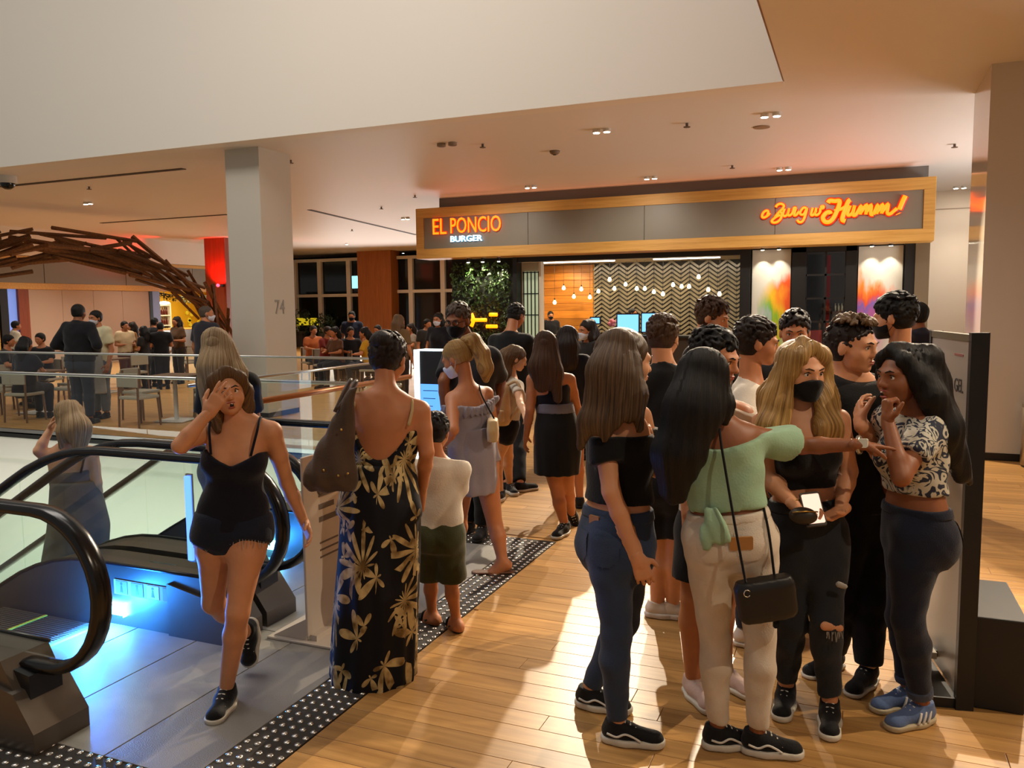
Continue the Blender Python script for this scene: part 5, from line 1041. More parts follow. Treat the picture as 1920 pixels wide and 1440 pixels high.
# --- walking woman in navy camisole
p = Person('person', 'woman in navy camisole and denim shorts walking forward, hand over her face', 3.56, 1.56, 'f', SK_F, .93, yaw=8, res=.011)
p.torso((437, 982), (444, 806)); p.head((428, 738, -.02), 22, 12, 6, .96)
p.arm('r', (338, 836, -1), (394, 770, -.205), dict(tip=(436, 704, -.20), n='away', curl=.16, sp=1.5), sh=(390, 806, .02)); p.arm('l', (538, 905, 1), (572, 984, 1), dict(tip=(592, 1035, .1), curl=.35))
p.leg('r', (400, 1130, -.08), (462, 1186, .30), (464, 1250, .30)); p.leg('l', (446, 1148, -.10), (424, 1292, '0.085'), (404, 1340, '0.03'))
p.build(); p.facebits('open', H_DBR, look=.002)
f_ = Field(); p.strand(f_, [p.hp(-.002, .06, .104), p.hp(-.056, .05, .066), p.hp(-.080, .0, .0), p.hp(-.076, -.02, -.08), p.hp(-.06, -.02, -.13)], [.015, .022, .026, .024, .014], 1.3); p.strand(f_, [p.hp(.002, .06, .104), p.hp(.056, .05, .066), p.hp(.080, .0, .0), p.hp(.078, -.02, -.09), p.hp(.075, .0, -.17)], [.015, .022, .026, .028, .018], 1.3); p.strand(f_, [p.hp(0, -.07, .06), p.hp(0, -.10, -.03), p.hp(-.02, -.09, -.15)], [.07, .08, .05], 1.6)
p.hair_cap(H_LBR, .007, .102, .002, extra=f_)
p.top(M_navy, -.04, .80, .014, 0, 0, name='camisole', clip=lambda x, y, z: (z-(.66+np.minimum(np.abs(x)*1.25, .16)))*.42, yoke=False)
for q in (1, -1): p.tubept('strap', [p.pel+p.CM[2]*p.TL*.78+p.CM[0]*q*.082+p.CM[1]*.112, p.pel+p.CM[2]*p.TL*.92+p.CM[0]*q*.092+p.CM[1]*.098, p.pel+p.CM[2]*p.TL*1.04+p.CM[0]*q*.10+p.CM[1]*.080, p.pel+p.CM[2]*p.TL*1.125+p.CM[0]*q*.10+p.CM[1]*.035, p.pel+p.CM[2]*p.TL*1.135+p.CM[0]*q*.10-p.CM[1]*.01, p.pel+p.CM[2]*p.TL*.98+p.CM[0]*q*.09-p.CM[1]*.085], .006, M_navy)
p.pants(M_den, .10, .009, .17, .006, 'shorts', flare=.008)
b = MB()
for l in ('rl', 'll'):
    Hp, K, A = getattr(p, l); d = nrm(K-Hp); c = Hp+(K-Hp)*.17; e1 = nrm(np.cross(d, [0, 1, .2])); e2 = np.cross(d, e1)
    for k in range(44):
        a = 2*PI*k/44; q = c+(e1*math.cos(a)+e2*math.sin(a))*(p.L['th']*1.05+.012); b.tube([q, q+d*random.uniform(.015, .035)+np.random.normal(0, .004, 3)], .0016, 4)
b.out('frayed_hem', mat('fray', '9a8f86', .9), p.root, kind='stuff')
p.shoe('l', M_sblk, mark=None); p.shoe('r', M_sblk, up=-G+np.array([0, 0, .25]))
# --- woman in floral maxi dress
p = Person('person', 'woman seen from behind in a black and gold floral maxi dress', 3.86, 1.68, 'f', SK_M, 1.13, yaw=176, res=.012)
p.torso((712, 948), (724, 762)); p.head((728, 672, .07), 165, -22, 0, 1.0)
p.arm('l', (628, 850, 1), (655, 910, 1), dict(curl=.8), sh=(655, 758)); p.arm('r', (800, 848, -.02), (790, 930, .16), dict(tip=(782, 985, .2), curl=.5), sh=(788, 770)); p.leg('r', (735, 1100), (735, 1235, '0.09')); p.leg('l', (690, 1100), (690, 1235, '0.09')); p.build(face=False, butt=False)
f_ = Field(); f_.ell(p.hp(0, -.10, .055), np.array((.055, .05, .05)), p.HM.T, .03); p.hair_cap(H_DBR, .006, .09, .01, -.085, extra=f_); p.short_hair(H_DBR, .03, .03, .09, .012, -.085, n=420, fwd=-.6, up=.05, seed=2)
p.top(M_fl, -.1, .80, .012, 0, 0, name='dress_bodice', clip=lambda x, y, z: np.where(y < .02, (z-(.50+np.minimum((x/.15)**2*.40, .45)))*.45, (z-.82)*.45), yoke=False)
p.skirt(M_fl, [(714, 865, .150, .125), (714, 945, .192, .17), (710, 1060, .200, .18), (703, 1180, .205, .18), (698, 1276, .212, .19)], 'dress_skirt', 0, pleat=.008)
for q in (1, -1): p.tubept('strap', [p.pel+p.CM[2]*p.TL*.86+p.CM[0]*q*.132-p.CM[1]*.10, p.pel+p.CM[2]*p.TL*1.0+p.CM[0]*q*.138-p.CM[1]*.065, p.pel+p.CM[2]*p.TL*1.09+p.CM[0]*q*.122+p.CM[1]*.0, p.pel+p.CM[2]*p.TL*.9+p.CM[0]*q*.11+p.CM[1]*.11], .007, cloth('cream_strap', 'b59a6a'))
b = MB(); c = p.pel+p.CM[2]*p.TL*.95+p.CM[0]*.085-p.CM[1]*.098
for k in range(9): a = k*.7; e = c+p.CM[0]*.035*math.cos(a)*((k % 3)/2)+p.CM[2]*.05*math.sin(a); b.sph(e, .012, 7, (1, .5, 1))
# tote bag over her left shoulder
bag = thing('shoulder_bag', 'brown soft tote bag hanging from the floral dress woman\'s shoulder', 'bag', D_(625, 900, 3.62)); p.bagD = 3.66
M_bag = cloth('bag_brown', '4a3a2e', .45, var=.2); f_ = Field(); pp = lambda x, y, d: D_(x, y, d)
f_.loft(pp(622, 905, 3.68), np.array([RH, G, [0, 0, 1.]]), [(-.035, -.0, 0, .100, .05), (0, -.005, 0, .128, .075), (.05, .0, 0, .122, .08), (.16, .022, 0, .088, .065), (.27, .055, 0, .055, .045), (.37, .085, 0, .030, .03), (.44, .115, .0, .018, .02)], .02)
V, Q = f_.mesh(.009, wob=lambda X: (np.sin(X[0]*75+X[2]*18)*.004).astype(np.float32)); link('bag_body', mesh_of('bag_body', [(V, Q)]), M_bag, bag)
b = MB(); b.tube(spline([pp(634, 768, 3.66), pp(655, 735, 3.70), pp(668, 715, 3.80), pp(660, 735, 3.95), pp(640, 790, 3.98)], 5), .011, 7); b.out('strap', M_bag, bag, True); b = MB(); b.tube(spline([pp(628, 772, 3.66), pp(648, 728, 3.72), pp(658, 712, 3.80), pp(650, 730, 3.95), pp(632, 785, 3.98)], 5), .009, 7); b.out('strap', M_bag, bag, True)
b = MB()
for x, y in ((640, 806), (652, 888), (634, 892), (607, 882)): b.sph(pp(x, y, 3.6), .006, 7)
b.out('stud', M_gold, bag, True)
# --- child
p = Person('person', 'small boy in white polo shirt and olive shorts beside the floral dress', 4.30, 1.25, 'm', SK_M, .95, yaw=172, res=.010, lw=.95)
p.torso((822, 992), (822, 880)); p.L['hw'] = .118; p.rs = p.che+p.CM[0]*.118; p.ls = p.che-p.CM[0]*.118; p.L['hip'] = .068; p.rh = p.pel+p.TM[0]*.07; p.lh = p.pel-p.TM[0]*.07
p.head((817, 810, .0), 168, -18, 0, 1.18); p.arm('r', (857, 940, 1), (852, 990, 1), dict(curl=.5)); p.arm('l', (784, 938, 1), (790, 985, 1), dict(curl=.5)); p.leg('r', (846, 1090), (855, 1160, '0.065'), (850, 1188, '0.02')); p.leg('l', (808, 1085), (810, 1148, '0.065'), (792, 1170, '0.02'))
p.rt = gz(838, 1158, .02)+np.array([0, 0, 0]); p.lt = gz(780, 1146, .02); U3 = np.array([0, 0, 1.]); p.build(face=False, feet=(('r', U3), ('l', U3)))
p.short_hair(H_BLK, .03, .024, .09, .01, -.08, n=460, seed=3); p.top(M_wht, .02, 1.04, .014, .9, .62, neck=(.062, 0), name='polo_shirt', sl_inf=.018)
f_ = Field(); nb = p.pel+p.CM[2]*p.TL*1.12; f_.cone(nb-p.CM[2]*.012, nb+p.CM[2]*.022, .062, .056, .01); f_.clip(lambda X: (X[2]-nb[2]-.02)); p.part('collar', f_, M_wht, .007)
p.pants(M_olive, .14, .012, .92, .016, 'shorts', flare=.018)
for l in 'rl':
    A = getattr(p, l+'l')[2]; T_ = getattr(p, l+'t'); d = T_-A; d[2] = 0; d = nrm(d); b0 = np.array([A[0], A[1], 0]); f_ = Field(); f_.cone(b0-d*.03+[0, 0, .01], b0+d*.12+[0, 0, .01], .034, .036, .03); f_.clip(lambda X: np.maximum(X[2]-.014, .001-X[2])); so = p.part('sandal', f_, M_blk, .006); w_ = np.cross(d, U3)
    b = MB(); b.tube(spline([b0+d*.055+w_*.036+[0, 0, .012], b0+d*.055+w_*.02+[0, 0, .05], b0+d*.055-w_*.02+[0, 0, .05], b0+d*.055-w_*.036+[0, 0, .012]], 4), .012, 7); b.out('strap', M_blk, so, True)
    b = MB(); b.tube(spline([b0+d*.02+w_*.036+[0, 0, .02], b0-d*.038+w_*.018+[0, 0, .045], b0-d*.038-w_*.018+[0, 0, .045], b0+d*.02-w_*.036+[0, 0, .02]], 4), .007, 7); b.out('heel_strap', M_blk, so, True)
# --- woman in lilac grey dress, ponytail, white mask
p = Person('person', 'blonde ponytail woman in lilac grey ruffled dress and white mask looking down', 5.40, 1.66, 'f', SK_M, 1.02, yaw=-142, res=.012)
p.torso((888, 868), (876, 744)); p.head((856, 672, .02), -112, -24, 0, 1.0)
p.arm('l', (850, 806, -1), (828, 838, 1), dict(tip=(818, 850, .1), curl=.5), sh=(848, 748, -.04)); p.arm('r', (925, 800, 1), (930, 850, 1)); p.leg('r', (928, 985, .05), (942, 1052, '0.085'), (905, 1072, '0.02')); p.leg('l', (862, 970, .2), (858, 1030, '0.1'))
p.rt = gz(908, 1070, .02); p.build(butt=False, feet=(('r', U3),)); p.mask(M_mwht)
f_ = Field(); p.strand(f_, [p.hp(0, -.10, .09), p.hp(.01, -.16, .06), p.hp(.02, -.175, -.04), p.hp(.02, -.16, -.14), p.hp(.02, -.13, -.21)], [.026, .042, .046, .044, .022], 1.1)
p.hair_cap(H_BLD, .010, .096, .0, -.05, extra=f_); b = MB(); c = p.hp(0, -.112, .092); b.sph(c, .024, 8); b.out('hair_tie', M_blk, p.root, True)
p.top(M_lil, .0, .93, .016, .5, 0, name='dress_bodice', clip=lambda x, y, z: (z-(.80+np.minimum(np.abs(x)*1.1, .16)+np.where(y > 0, .05, 0)))*.42, yoke=False)
p.skirt(M_lil, [(884, 800, .145, .135), (886, 850, .165, .165), (886, 905, .166, .172), (884, 922, .164, .17)], 'dress_skirt', pleat=.004)
f_ = Field(); f_.loft(p.pel, p.TM, p.rows(.74, .93, .036), .03); [f_.cone(S+p.CM[2]*.0, S+(E_-S)*.18, p.L['sh']+.02, p.L['sh']+.03, .03, capb=True) for S, E_, W_ in (p.ra,)]
q0, cm, tl = p.pel, p.CM, p.TL
f_.clip(lambda X: (sum((X[i]-q0[i])*cm[2][i] for i in range(3))/tl-(.86-.9*np.maximum(0, sum((X[i]-q0[i])*-cm[0][i] for i in range(3))-.06)*0+np.abs(sum((X[i]-q0[i])*cm[0][i] for i in range(3)))*.4))*.4); p.part('ruffle', f_, M_lil, .009, wob=lambda X: (np.sin(np.arctan2(X[0]-q0[0], X[1]-q0[1])*22+X[2]*30)*.008).astype(np.float32))
A = p.rl[2]; d = p.rt-A; d[2] = 0; d = nrm(d); b0 = np.array([A[0], A[1], 0]); f_ = Field(); f_.cone(b0-d*.05+[0, 0, .012], b0+d*.17+[0, 0, .012], .034, .042, .03); f_.clip(lambda X: np.maximum(X[2]-.018, .004-X[2])); p.part('sandal', f_, mat('sandal_tan', '6a4630', .5), .007)
hb = thing('handbag', 'small cream handbag at the lilac dress woman\'s hip', 'bag', D_(924, 800, 5.3)); c = D_(924, 805, 5.28); f_ = Field(); f_.loft(c, np.array([RH, G, [0, 0, 1.]]), [(-.075, 0, 0, .035, .09), (.0, 0, 0, .04, .1), (.07, 0, 0, .033, .085)], .01, 4); V, Q = f_.mesh(.009); link('bag_body', mesh_of('bag_body', [(V, Q)]), cloth('bag_cream', 'b39a70', .5), hb); b = MB(); b.tube(spline([c+[0, 0, .07]+RH*.01, D_(905, 745, 5.33), D_(898, 722, 5.42)], 5), .006, 6); b.out('strap', M_blk, hb, True)
# --- masked man with glasses, charcoal shirt
p = Person('person', 'tall man with glasses, black mask and charcoal shirt behind the ponytail woman', 6.40, 1.86, 'm', SK_D, 1.08, yaw=-38, res=.014)
p.torso((884, 800), (884, 668)); p.head((858, 600, -.05), -22, -12, 0, 1.02); p.arm('l', (938, 715, 1), (930, 770, -1), dict(curl=.6)); p.arm('r', (832, 715, -1), (835, 780, 1)); p.leg('l', (905, 905), (904, 985, '0.09'), (898, 1006, '0.03')); p.leg('r', (880, 905), (878, 978, '0.09'), (868, 996, '0.03'))
p.build(); p.facebits(brow=H_DBR, lips=False); p.mask(M_mblk); p.short_hair(H_GRY, .03, .014, .092, -.002, -.07, seed=4); p.top(M_char, .0, 1.09, .016, .8, .8, neck=(.07, .0), name='shirt', sl_inf=.02); p.pants(M_blk, .18, .012, 1.98, .008); p.shoe('l', M_sblk, M_sblk); p.shoe('r', M_sblk, M_sblk)
for q in (1, -1): b = MB(); b.tube([p.hp(q*.032+.024*math.cos(a), .104, -.002+.018*math.sin(a)) for a in np.linspace(0, 2*PI, 14)[:-1]], .002, 5, closed=True); b.tube([p.hp(q*.056, .1, .002), p.hp(q*.078, .0, .0)], .002, 5); b.out('glasses', M_blk, p.root, True)
# --- black shirt man turned away behind
p = Person('person', 'man in black shirt bending away beside the orange sign', 8.6, 1.80, 'm', SK_M, 1.05, yaw=150, res=.016)
p.torso((962, 745), (958, 640)); p.head((968, 592, .1), 140, -25, 0, 1.0); p.arm('r', (992, 690, 1), (985, 735, 1)); p.arm('l', (930, 690, 1), (935, 740, 1)); p.leg('r', (972, 825), (975, 905, '0.09'), (985, 915, '0.03')); p.leg('l', (950, 825), (950, 905, '0.09'), (958, 912, '0.03')); p.build(hres=.008, face=False); p.short_hair(H_BLK, .026, .014, .09, .0, res=.008, seed=5); p.top(M_blk, .0, 1.09, .016, .8, .7, neck=(.07, 0), sl_inf=.02); p.pants(M_blk, .18, .012, 1.98, .01); p.shoe('l', M_sblk); p.shoe('r', M_sblk)
# --- girl with cream backpack
p = Person('person', 'girl with long light hair, navy shorts and a cream backpack, seen past the ponytail woman', 7.45, 1.50, 'f', SK_P, .95, yaw=110, res=.013)
p.torso((950, 795), (960, 720)); p.head((968, 672), 95, -18, 0, 1.05); p.arm('r', (975, 755, -1), (985, 780, -1), dict(curl=.6)); p.arm('l', (982, 752), (992, 776)); p.leg('r', (934, 858), (938, 922, '0.085'), (928, 938, '0.03')); p.leg('l', (953, 856), (956, 908, '0.085'), (962, 922, '0.03')); p.build(face=False)
f_ = Field(); p.strand(f_, [p.hp(0, -.06, .06), p.hp(.03, -.10, -.02), p.hp(.05, -.08, -.16), p.hp(.05, -.04, -.26)], [.06, .075, .06, .03], 1.3); p.hair_cap(H_LBR, .012, .07, .01, -.07, extra=f_); p.top(M_wht, .02, 1.02, .012, .7, .5, neck=(.06, 0), name='white_top'); p.pants(M_navy, .16, .01, .45, .01, 'shorts'); p.shoe('r', M_sblk, M_swht, sole_t=.035); p.shoe('l', M_sblk, M_swht, sole_t=.035)
bp_ = thing('backpack', 'cream backpack worn by the girl in navy shorts', 'bag', D_(936, 755, 7.35)); c = D_(936, 757, 7.30); f_ = Field(); f_.loft(c, np.array([RH, G, [0, 0, 1.]]), [(-.19, 0, 0, .085, .12), (-.15, 0, 0, .105, .14), (.08, 0, 0, .10, .14), (.16, .01, 0, .085, .12), (.19, .015, 0, .06, .09)], .02, 3); V, Q = f_.mesh(.012); link('pack_body', mesh_of('pack_body', [(V, Q)]), M_crm, bp_); f_ = Field(); f_.loft(c-RH*.02-G*.05, np.array([RH, G, [0, 0, 1.]]), [(-.15, 0, -.06, .07, .06), (-.04, 0, -.06, .07, .06)], .02, 3); V, Q = f_.mesh(.012); link('front_pocket', mesh_of('front_pocket', [(V, Q)]), M_crm, bp_); b = MB(); b.tube(spline([c+RH*.06+[0, 0, .17]-G*.06, c+RH*.16+[0, 0, .2]-G*.08, c+RH*.2+[0, 0, .05]-G*.1, c+RH*.09-[0, 0, .15]-G*.06], 5), .014, 6); b.out('strap', M_crm, bp_, True)
# --- woman in black tank and skirt
p = Person('person', 'brown haired woman from behind in black tank top and black skirt with grey belt', 6.32, 1.63, 'f', SK_M, 1.02, yaw=165, res=.012)
p.torso((1042, 822), (1030, 712)); p.head((1024, 654), 160, -5, 0, 1.02); p.arm('l', (994, 768, -.05), (986, 822, .05), dict(curl=.35), sh=(998, 712)); p.arm('r', (1082, 768, 1), (1088, 815, 1), sh=(1068, 712)); p.leg('l', (1046, 925), (1058, 982, '0.085'), (1042, 1004, '0.03')); p.leg('r', (1064, 915, -.02), (1072, 962, .25), (1080, 988, .32)); p.build(face=False, butt=False)
f_ = Field(); p.strand(f_, [(1022, 640, -.06), (1018, 690, -.11), (1016, 722, -.12)], [.085, .105, .06], 1.7); p.strand(f_, [(1030, 650, -.06), (1040, 700, -.12), (1046, 748, -.13)], [.06, .06, .035], 1.5); p.hair_cap(H_BR, .014, .07, .02, -.08, extra=f_)
p.top(M_navy, .15, .9, .008, 0, 0, name='tank_top', clip=lambda x, y, z: (z-(.78+np.where(x > 0, .12, 0)))*.4, yoke=False); p.skirt(M_blk, [(1042, 768, .145, .11), (1044, 800, .178, .15), (1046, 845, .190, .16), (1044, 888, .178, .15)], 'skirt', pleat=.003); p.skirt(cloth('belt_grey', '6a6a78'), [(1040, 755, .146, .112), (1042, 774, .154, .12)], 'belt'); p.shoe('l', M_sblk); p.shoe('r', M_sblk, up=-G+np.array([0, 0, .3]))
# --- off shoulder girl
p = Person('person', 'girl with long brown hair, black off-shoulder top and blue jeans, back to camera', 3.32, 1.70, 'f', SK_F, 1.0, yaw=128, res=.011)
p.torso((1160, 1004), (1158, 778)); p.head((1172, 676), 108, -4, 0, 1.04)
p.arm('r', (1146, 922, -.16), (1197, 1052, -.18), dict(tip=(1226, 1130, -.17), n='away', curl=.42), sh=(1128, 786, -.06)); p.arm('l', (1232, 880, .1), (1222, 832, .02), dict(tip=(1212, 776, .0), n='left', curl=.8), sh=(1200, 782, .10))
p.leg('r', (1156, 1185, -.03), (1158, 1352, '0.09'), (1240, 1385, '0.035'), hip=(1144, 1010, -.06)); p.leg('l', (1172, 1165, .06), (1106, 1290, '0.09'), (1165, 1322, '0.035'), hip=(1180, 1010, .06)); p.build(); p.facebits(lips=True)
f_ = Field(); p.strand(f_, [(1158, 650, -.09), (1146, 700, -.135), (1146, 765, -.15)], [.075, .092, .06], 1.9); p.strand(f_, [(1140, 680, -.08), (1122, 740, -.12), (1104, 790, -.14), (1088, 836, -.14)], [.042, .042, .04, .018], 1.5); p.strand(f_, [(1150, 740, -.15), (1142, 790, -.17), (1132, 824, -.17)], [.04, .03, .014], 1.5); p.strand(f_, [(1185, 680, -.10), (1194, 740, -.14), (1200, 805, -.15)], [.034, .034, .018], 1.5); p.strand(f_, [(1170, 720, -.15), (1180, 775, -.165)], [.045, .028], 1.6)
p.hair_cap(H_BR2, .014, .08, .012, -.08, extra=f_)
p.top(M_blk, .30, .86, .013, .4, .62, name='off_shoulder_top', sl_from=.24, sl_inf=.02, clip=lambda x, y, z: (z-.86)*.5, yoke=False); p.pants(M_den2, .24, .006, 1.97, .002, 'jeans'); p.shoe('r', M_sblk, M_swht, mark='wave', sole_t=.032); p.shoe('l', M_sblk, M_swht, mark='wave', sole_t=.032)
def pad(name, c, e1, e2, w_, h_, t, m, par, b=.004):
    e1, e2 = nrm(e1), nrm(e2); o = MB(); o.prism([(-w_/2, -h_/2+b), (-w_/2+b, -h_/2), (w_/2-b, -h_/2), (w_/2, -h_/2+b), (w_/2, h_/2-b), (w_/2-b, h_/2), (-w_/2+b, h_/2), (-w_/2, h_/2-b)], c, e1, e2, np.cross(e1, e2), -t, t); return o.out(name, m, par)
pad('leather_patch', p.pel-p.TM[1]*.128+p.TM[2]*.075-p.TM[0]*.01, p.TM[0], p.TM[2], .055, .06, .004, M_leath, p.root)
for k in range(3): b = MB(); S, E_, W_ = p.la; c = W_+(E_-W_)*(.02+.06*k); d = nrm(E_-W_); e1 = nrm(np.cross(d, [0, 0, 1.])); e2 = np.cross(d, e1); b.tube([c+(e1*math.cos(a)+e2*math.sin(a))*.031 for a in np.linspace(0, 2*PI, 15)[:-1]], .003, 6, closed=True); b.out('bracelet', M_gold, p.root, True)
# --- pointing girl in white jeans
p = Person('person', 'girl in mint top and white jeans with long black hair, pointing right', 3.13, 1.585, 'f', SK_D, 1.0, yaw=166, res=.011)
p.torso((1368, 996), (1348, 812)); p.head((1322, 730, .0), 140, 0, 4, 1.06)
p.arm('r', (1502, 836, 1), (1617, 834, -1), dict(tip=(1720, 842, .02), n='down', point=True, th=-1), sh=(1398, 815)); p.arm('l', (1285, 885, .12), (1325, 925, .30), sh=(1296, 812)); p.leg('l', (1340, 1195), (1346, 1362, '0.09'), (1386, 1385, '0.035'), hip=(1328, 1004)); p.leg('r', (1426, 1190, -.03), (1420, 1372, '0.09'), (1478, 1402, '0.035'), hip=(1410, 1004)); p.build()
f_ = Field(); p.strand(f_, [(1318, 700, -.09), (1300, 770, -.13), (1278, 850, -.14), (1268, 925, -.13)], [.10, .105, .085, .045], 1.9); p.strand(f_, [(1340, 720, -.05), (1355, 760, -.09), (1362, 792, -.1)], [.05, .036, .012], 1.6); p.strand(f_, [(1290, 760, -.10), (1258, 850, -.13), (1250, 920, -.12)], [.06, .06, .025], 1.6); p.hair_cap(H_BLK, .016, .074, .03, -.08, extra=f_)
p.top(M_mint, .26, .99, .016, .9, .80, name='mint_top', sl_from=.18, sl_inf=.026, clip=lambda x, y, z: np.maximum((z-np.where(y < 0, .88+np.abs(x)*.35, .95))*.4, np.where(x > .135, .0, -1)*0-1), yoke=True)
f_ = Field(); f_.chain([p.pel+p.TM[2]*.115-p.TM[1]*.125-p.TM[0]*.06, p.pel+p.TM[2]*.06-p.TM[1]*.14-p.TM[0]*.045, p.pel+p.TM[2]*.02-p.TM[1]*.145-p.TM[0]*.025], [.022, .034, .028], .02, flat=(p.TM[1], 2.2)).chain([p.pel+p.TM[2]*.10-p.TM[1]*.13-p.TM[0]*.06, p.pel+p.TM[2]*.02-p.TM[1]*.145-p.TM[0]*.085, p.pel-p.TM[2]*.015-p.TM[1]*.15-p.TM[0]*.095], [.02, .024, .014], .02, flat=(p.TM[1], 2.2)); p.part('tied_knot', f_, M_mint, .007, wob=lambda X: (np.sin(X[0]*140+X[2]*60)*.003).astype(np.float32))
p.pants(M_wden, .22, .007, 1.94, .003, 'jeans', wob=.004); p.shoe('l', M_sblk, M_swht, mark='wave', sole_t=.032); p.shoe('r', M_sblk, M_swht, mark='wave', sole_t=.032)
pad('leather_patch', D_(1390, 1019, p.D-.145), p.TM[0], p.TM[2]+.1*p.TM[0], .085, .05, .005, M_leath, p.root)
S, E_, W_ = p.ra; d = nrm(W_-E_); e1 = nrm(np.cross(d, [0, 0, 1.])); e2 = np.cross(d, e1); c = W_-d*.012; b = MB(); b.tube([c+(e1*math.cos(a)+e2*math.sin(a))*.029 for a in np.linspace(0, 2*PI, 17)[:-1]], .009, 8, closed=True); b.out('watch_band', mat('watch_silver', 'a9a79c', .3, .8), p.root, True); pad('watch_face', c-G*.033+np.array([0, 0, .012]), d, [0, 0, 1.], .036, .034, .007, mat('watch_face', 'cfd0c0', .25), p.root)
hb = thing('crossbody_bag', 'small black crossbody bag hanging at the white jeans girl\'s hip', 'bag', D_(1435, 1125, 2.95)); c = D_(1436, 1122, 2.94); e1 = nrm(RH+np.array([0, 0, .16])); e2 = nrm(np.cross(np.cross(e1, [0, 0, 1.]), e1)); f_ = Field(); f_.loft(c, np.array([e1, np.cross(e2, e1), e2]), [(-.082, 0, 0, .094, .03), (-.06, 0, 0, .11, .038), (.05, 0, 0, .112, .04), (.078, 0, 0, .10, .032)], .01, 4); V, Q = f_.mesh(.007); link('bag_body', mesh_of('bag_body', [(V, Q)]), mat('bag_black', '0c0b0c', .45), hb)
b = MB(); b.tube(spline([D_(1398, 1092, 2.93), D_(1378, 985, 2.93), D_(1360, 880, 2.97), D_(1350, 815, 3.03), D_(1352, 790, 3.12)], 5), .005, 6); b.out('strap', M_blk, hb, True); b = MB(); b.tube(spline([D_(1452, 1080, 2.96), D_(1440, 990, 3.0), D_(1420, 905, 3.12)], 5), .005, 6); b.out('strap', M_blk, hb, True)
b = MB(); q = D_(1401, 1113, 2.89); b.tube([q+RH*.012*math.cos(a)+np.array([0, 0, .013*math.sin(a)]) for a in np.linspace(.6, 5.7, 12)], .0022, 6); b.out('clasp', mat('silver', 'c8c8c4', .25, 1), hb, True); pad('tassel', D_(1455, 1165, 2.93), RH, [0, 0, 1.], .02, .05, .006, M_blk, hb)
# --- boy back view black t-shirt
p = Person('person', 'boy from behind in black t-shirt and black shorts with one white sneaker showing', 4.52, 1.77, 'm', SK_F, .95, yaw=150, res=.012)
p.torso((1252, 895), (1248, 716)); p.head((1244, 632), 148, -6, 0, .98); p.arm('r', (1302, 810, -1), (1290, 880, 1), sh=(1296, 724)); p.arm('l', (1200, 810, 1), (1215, 880, 1), sh=(1202, 722)); p.leg('l', (1238, 1030), (1232, 1128, '0.09'), (1282, 1148, '0.035')); p.leg('r', (1268, 1030), (1262, 1130, '0.09'), (1310, 1150, '0.035')); p.build(face=False); p.short_hair(H_BR, .034, .018, .09, .0, seed=6, n=460, up=.28); p.top(M_blk, .0, 1.10, .016, .85, .75, neck=(.066, 0), sl_inf=.022, name='t_shirt'); p.pants(M_blk, .2, .012, .78, .02, 'shorts', flare=.015); p.shoe('l', M_swc, M_swc, sole_t=.034); p.shoe('r', M_swc, M_swc, sole_t=.034)
b = MB(); b.tube(spline([p.hp(.08, -.01, -.02), p.hp(.07, .06, -.07)], 3), .002, 5); b.out('mask_loop', M_mblk, p.root)
# --- dark haired boy looking down right, white shirt
p = Person('person', 'dark haired boy in white t-shirt looking down, behind the pointing girl', 3.62, 1.72, 'm', SK_M, .92, yaw=40, res=.012)
p.torso((1335, 975), (1338, 775)); p.head((1340, 672, -.05), 48, -10, 0, 1.06); p.arm('r', (1284, 885, .0), (1290, 960, -.1), sh=(1290, 790, -.05)); p.arm('l', (1396, 880, .04), (1380, 950, .0), sh=(1390, 780)); p.leg('r', (1300, 1120), (1300, 1270, '0.09'), (1318, 1310, '0.035')); p.leg('l', (1358, 1120), (1358, 1250, '0.09'), (1385, 1285, '0.035')); p.build(); p.facebits('closed', H_BLK); p.short_hair(H_BLK, .038, .010, .088, -.004, seed=7, n=460, up=.28)
p.top(M_wht, .0, 1.10, .014, .8, .7, neck=(.066, .015), sl_inf=.022, name='t_shirt'); p.pants(M_blk, .2, .012, .75, .018, 'shorts', flare=.012); p.shoe('r', cloth('shoe_pink', 'c4a79c', .6), M_swht); p.shoe('l', cloth('shoe_pink', 'c4a79c', .6), M_swht)
# --- boy behind with fringe
p = Person('person', 'tallest brown haired boy at the back with a fringe, in front of the tiled wall', 5.6, 1.86, 'm', SK_F, .95, yaw=50, res=.014)
p.torso((1330, 800), (1330, 665)); p.head((1336, 594), 58, -16, 0, 1.0); p.arm('r', (1292, 740, 1), (1300, 800, -1)); p.arm('l', (1372, 740, 1), (1365, 800, 1)); p.leg('r', (1318, 930), (1318, 1040, '0.09'), (1335, 1060, '0.03')); p.leg('l', (1345, 930), (1345, 1030, '0.09'), (1360, 1050, '0.03')); p.build(); p.facebits('closed', H_BR); p.short_hair(H_BR, .045, .02, .085, .0, seed=8, n=460, fwd=1.1, up=.15); p.top(M_blk, .0, 1.10, .016, .8, .7, neck=(.066, .01), sl_inf=.02, name='t_shirt'); p.pants(M_den3, .2, .01, 1.97, .008); p.shoe('r', M_sblk); p.shoe('l', M_sblk)
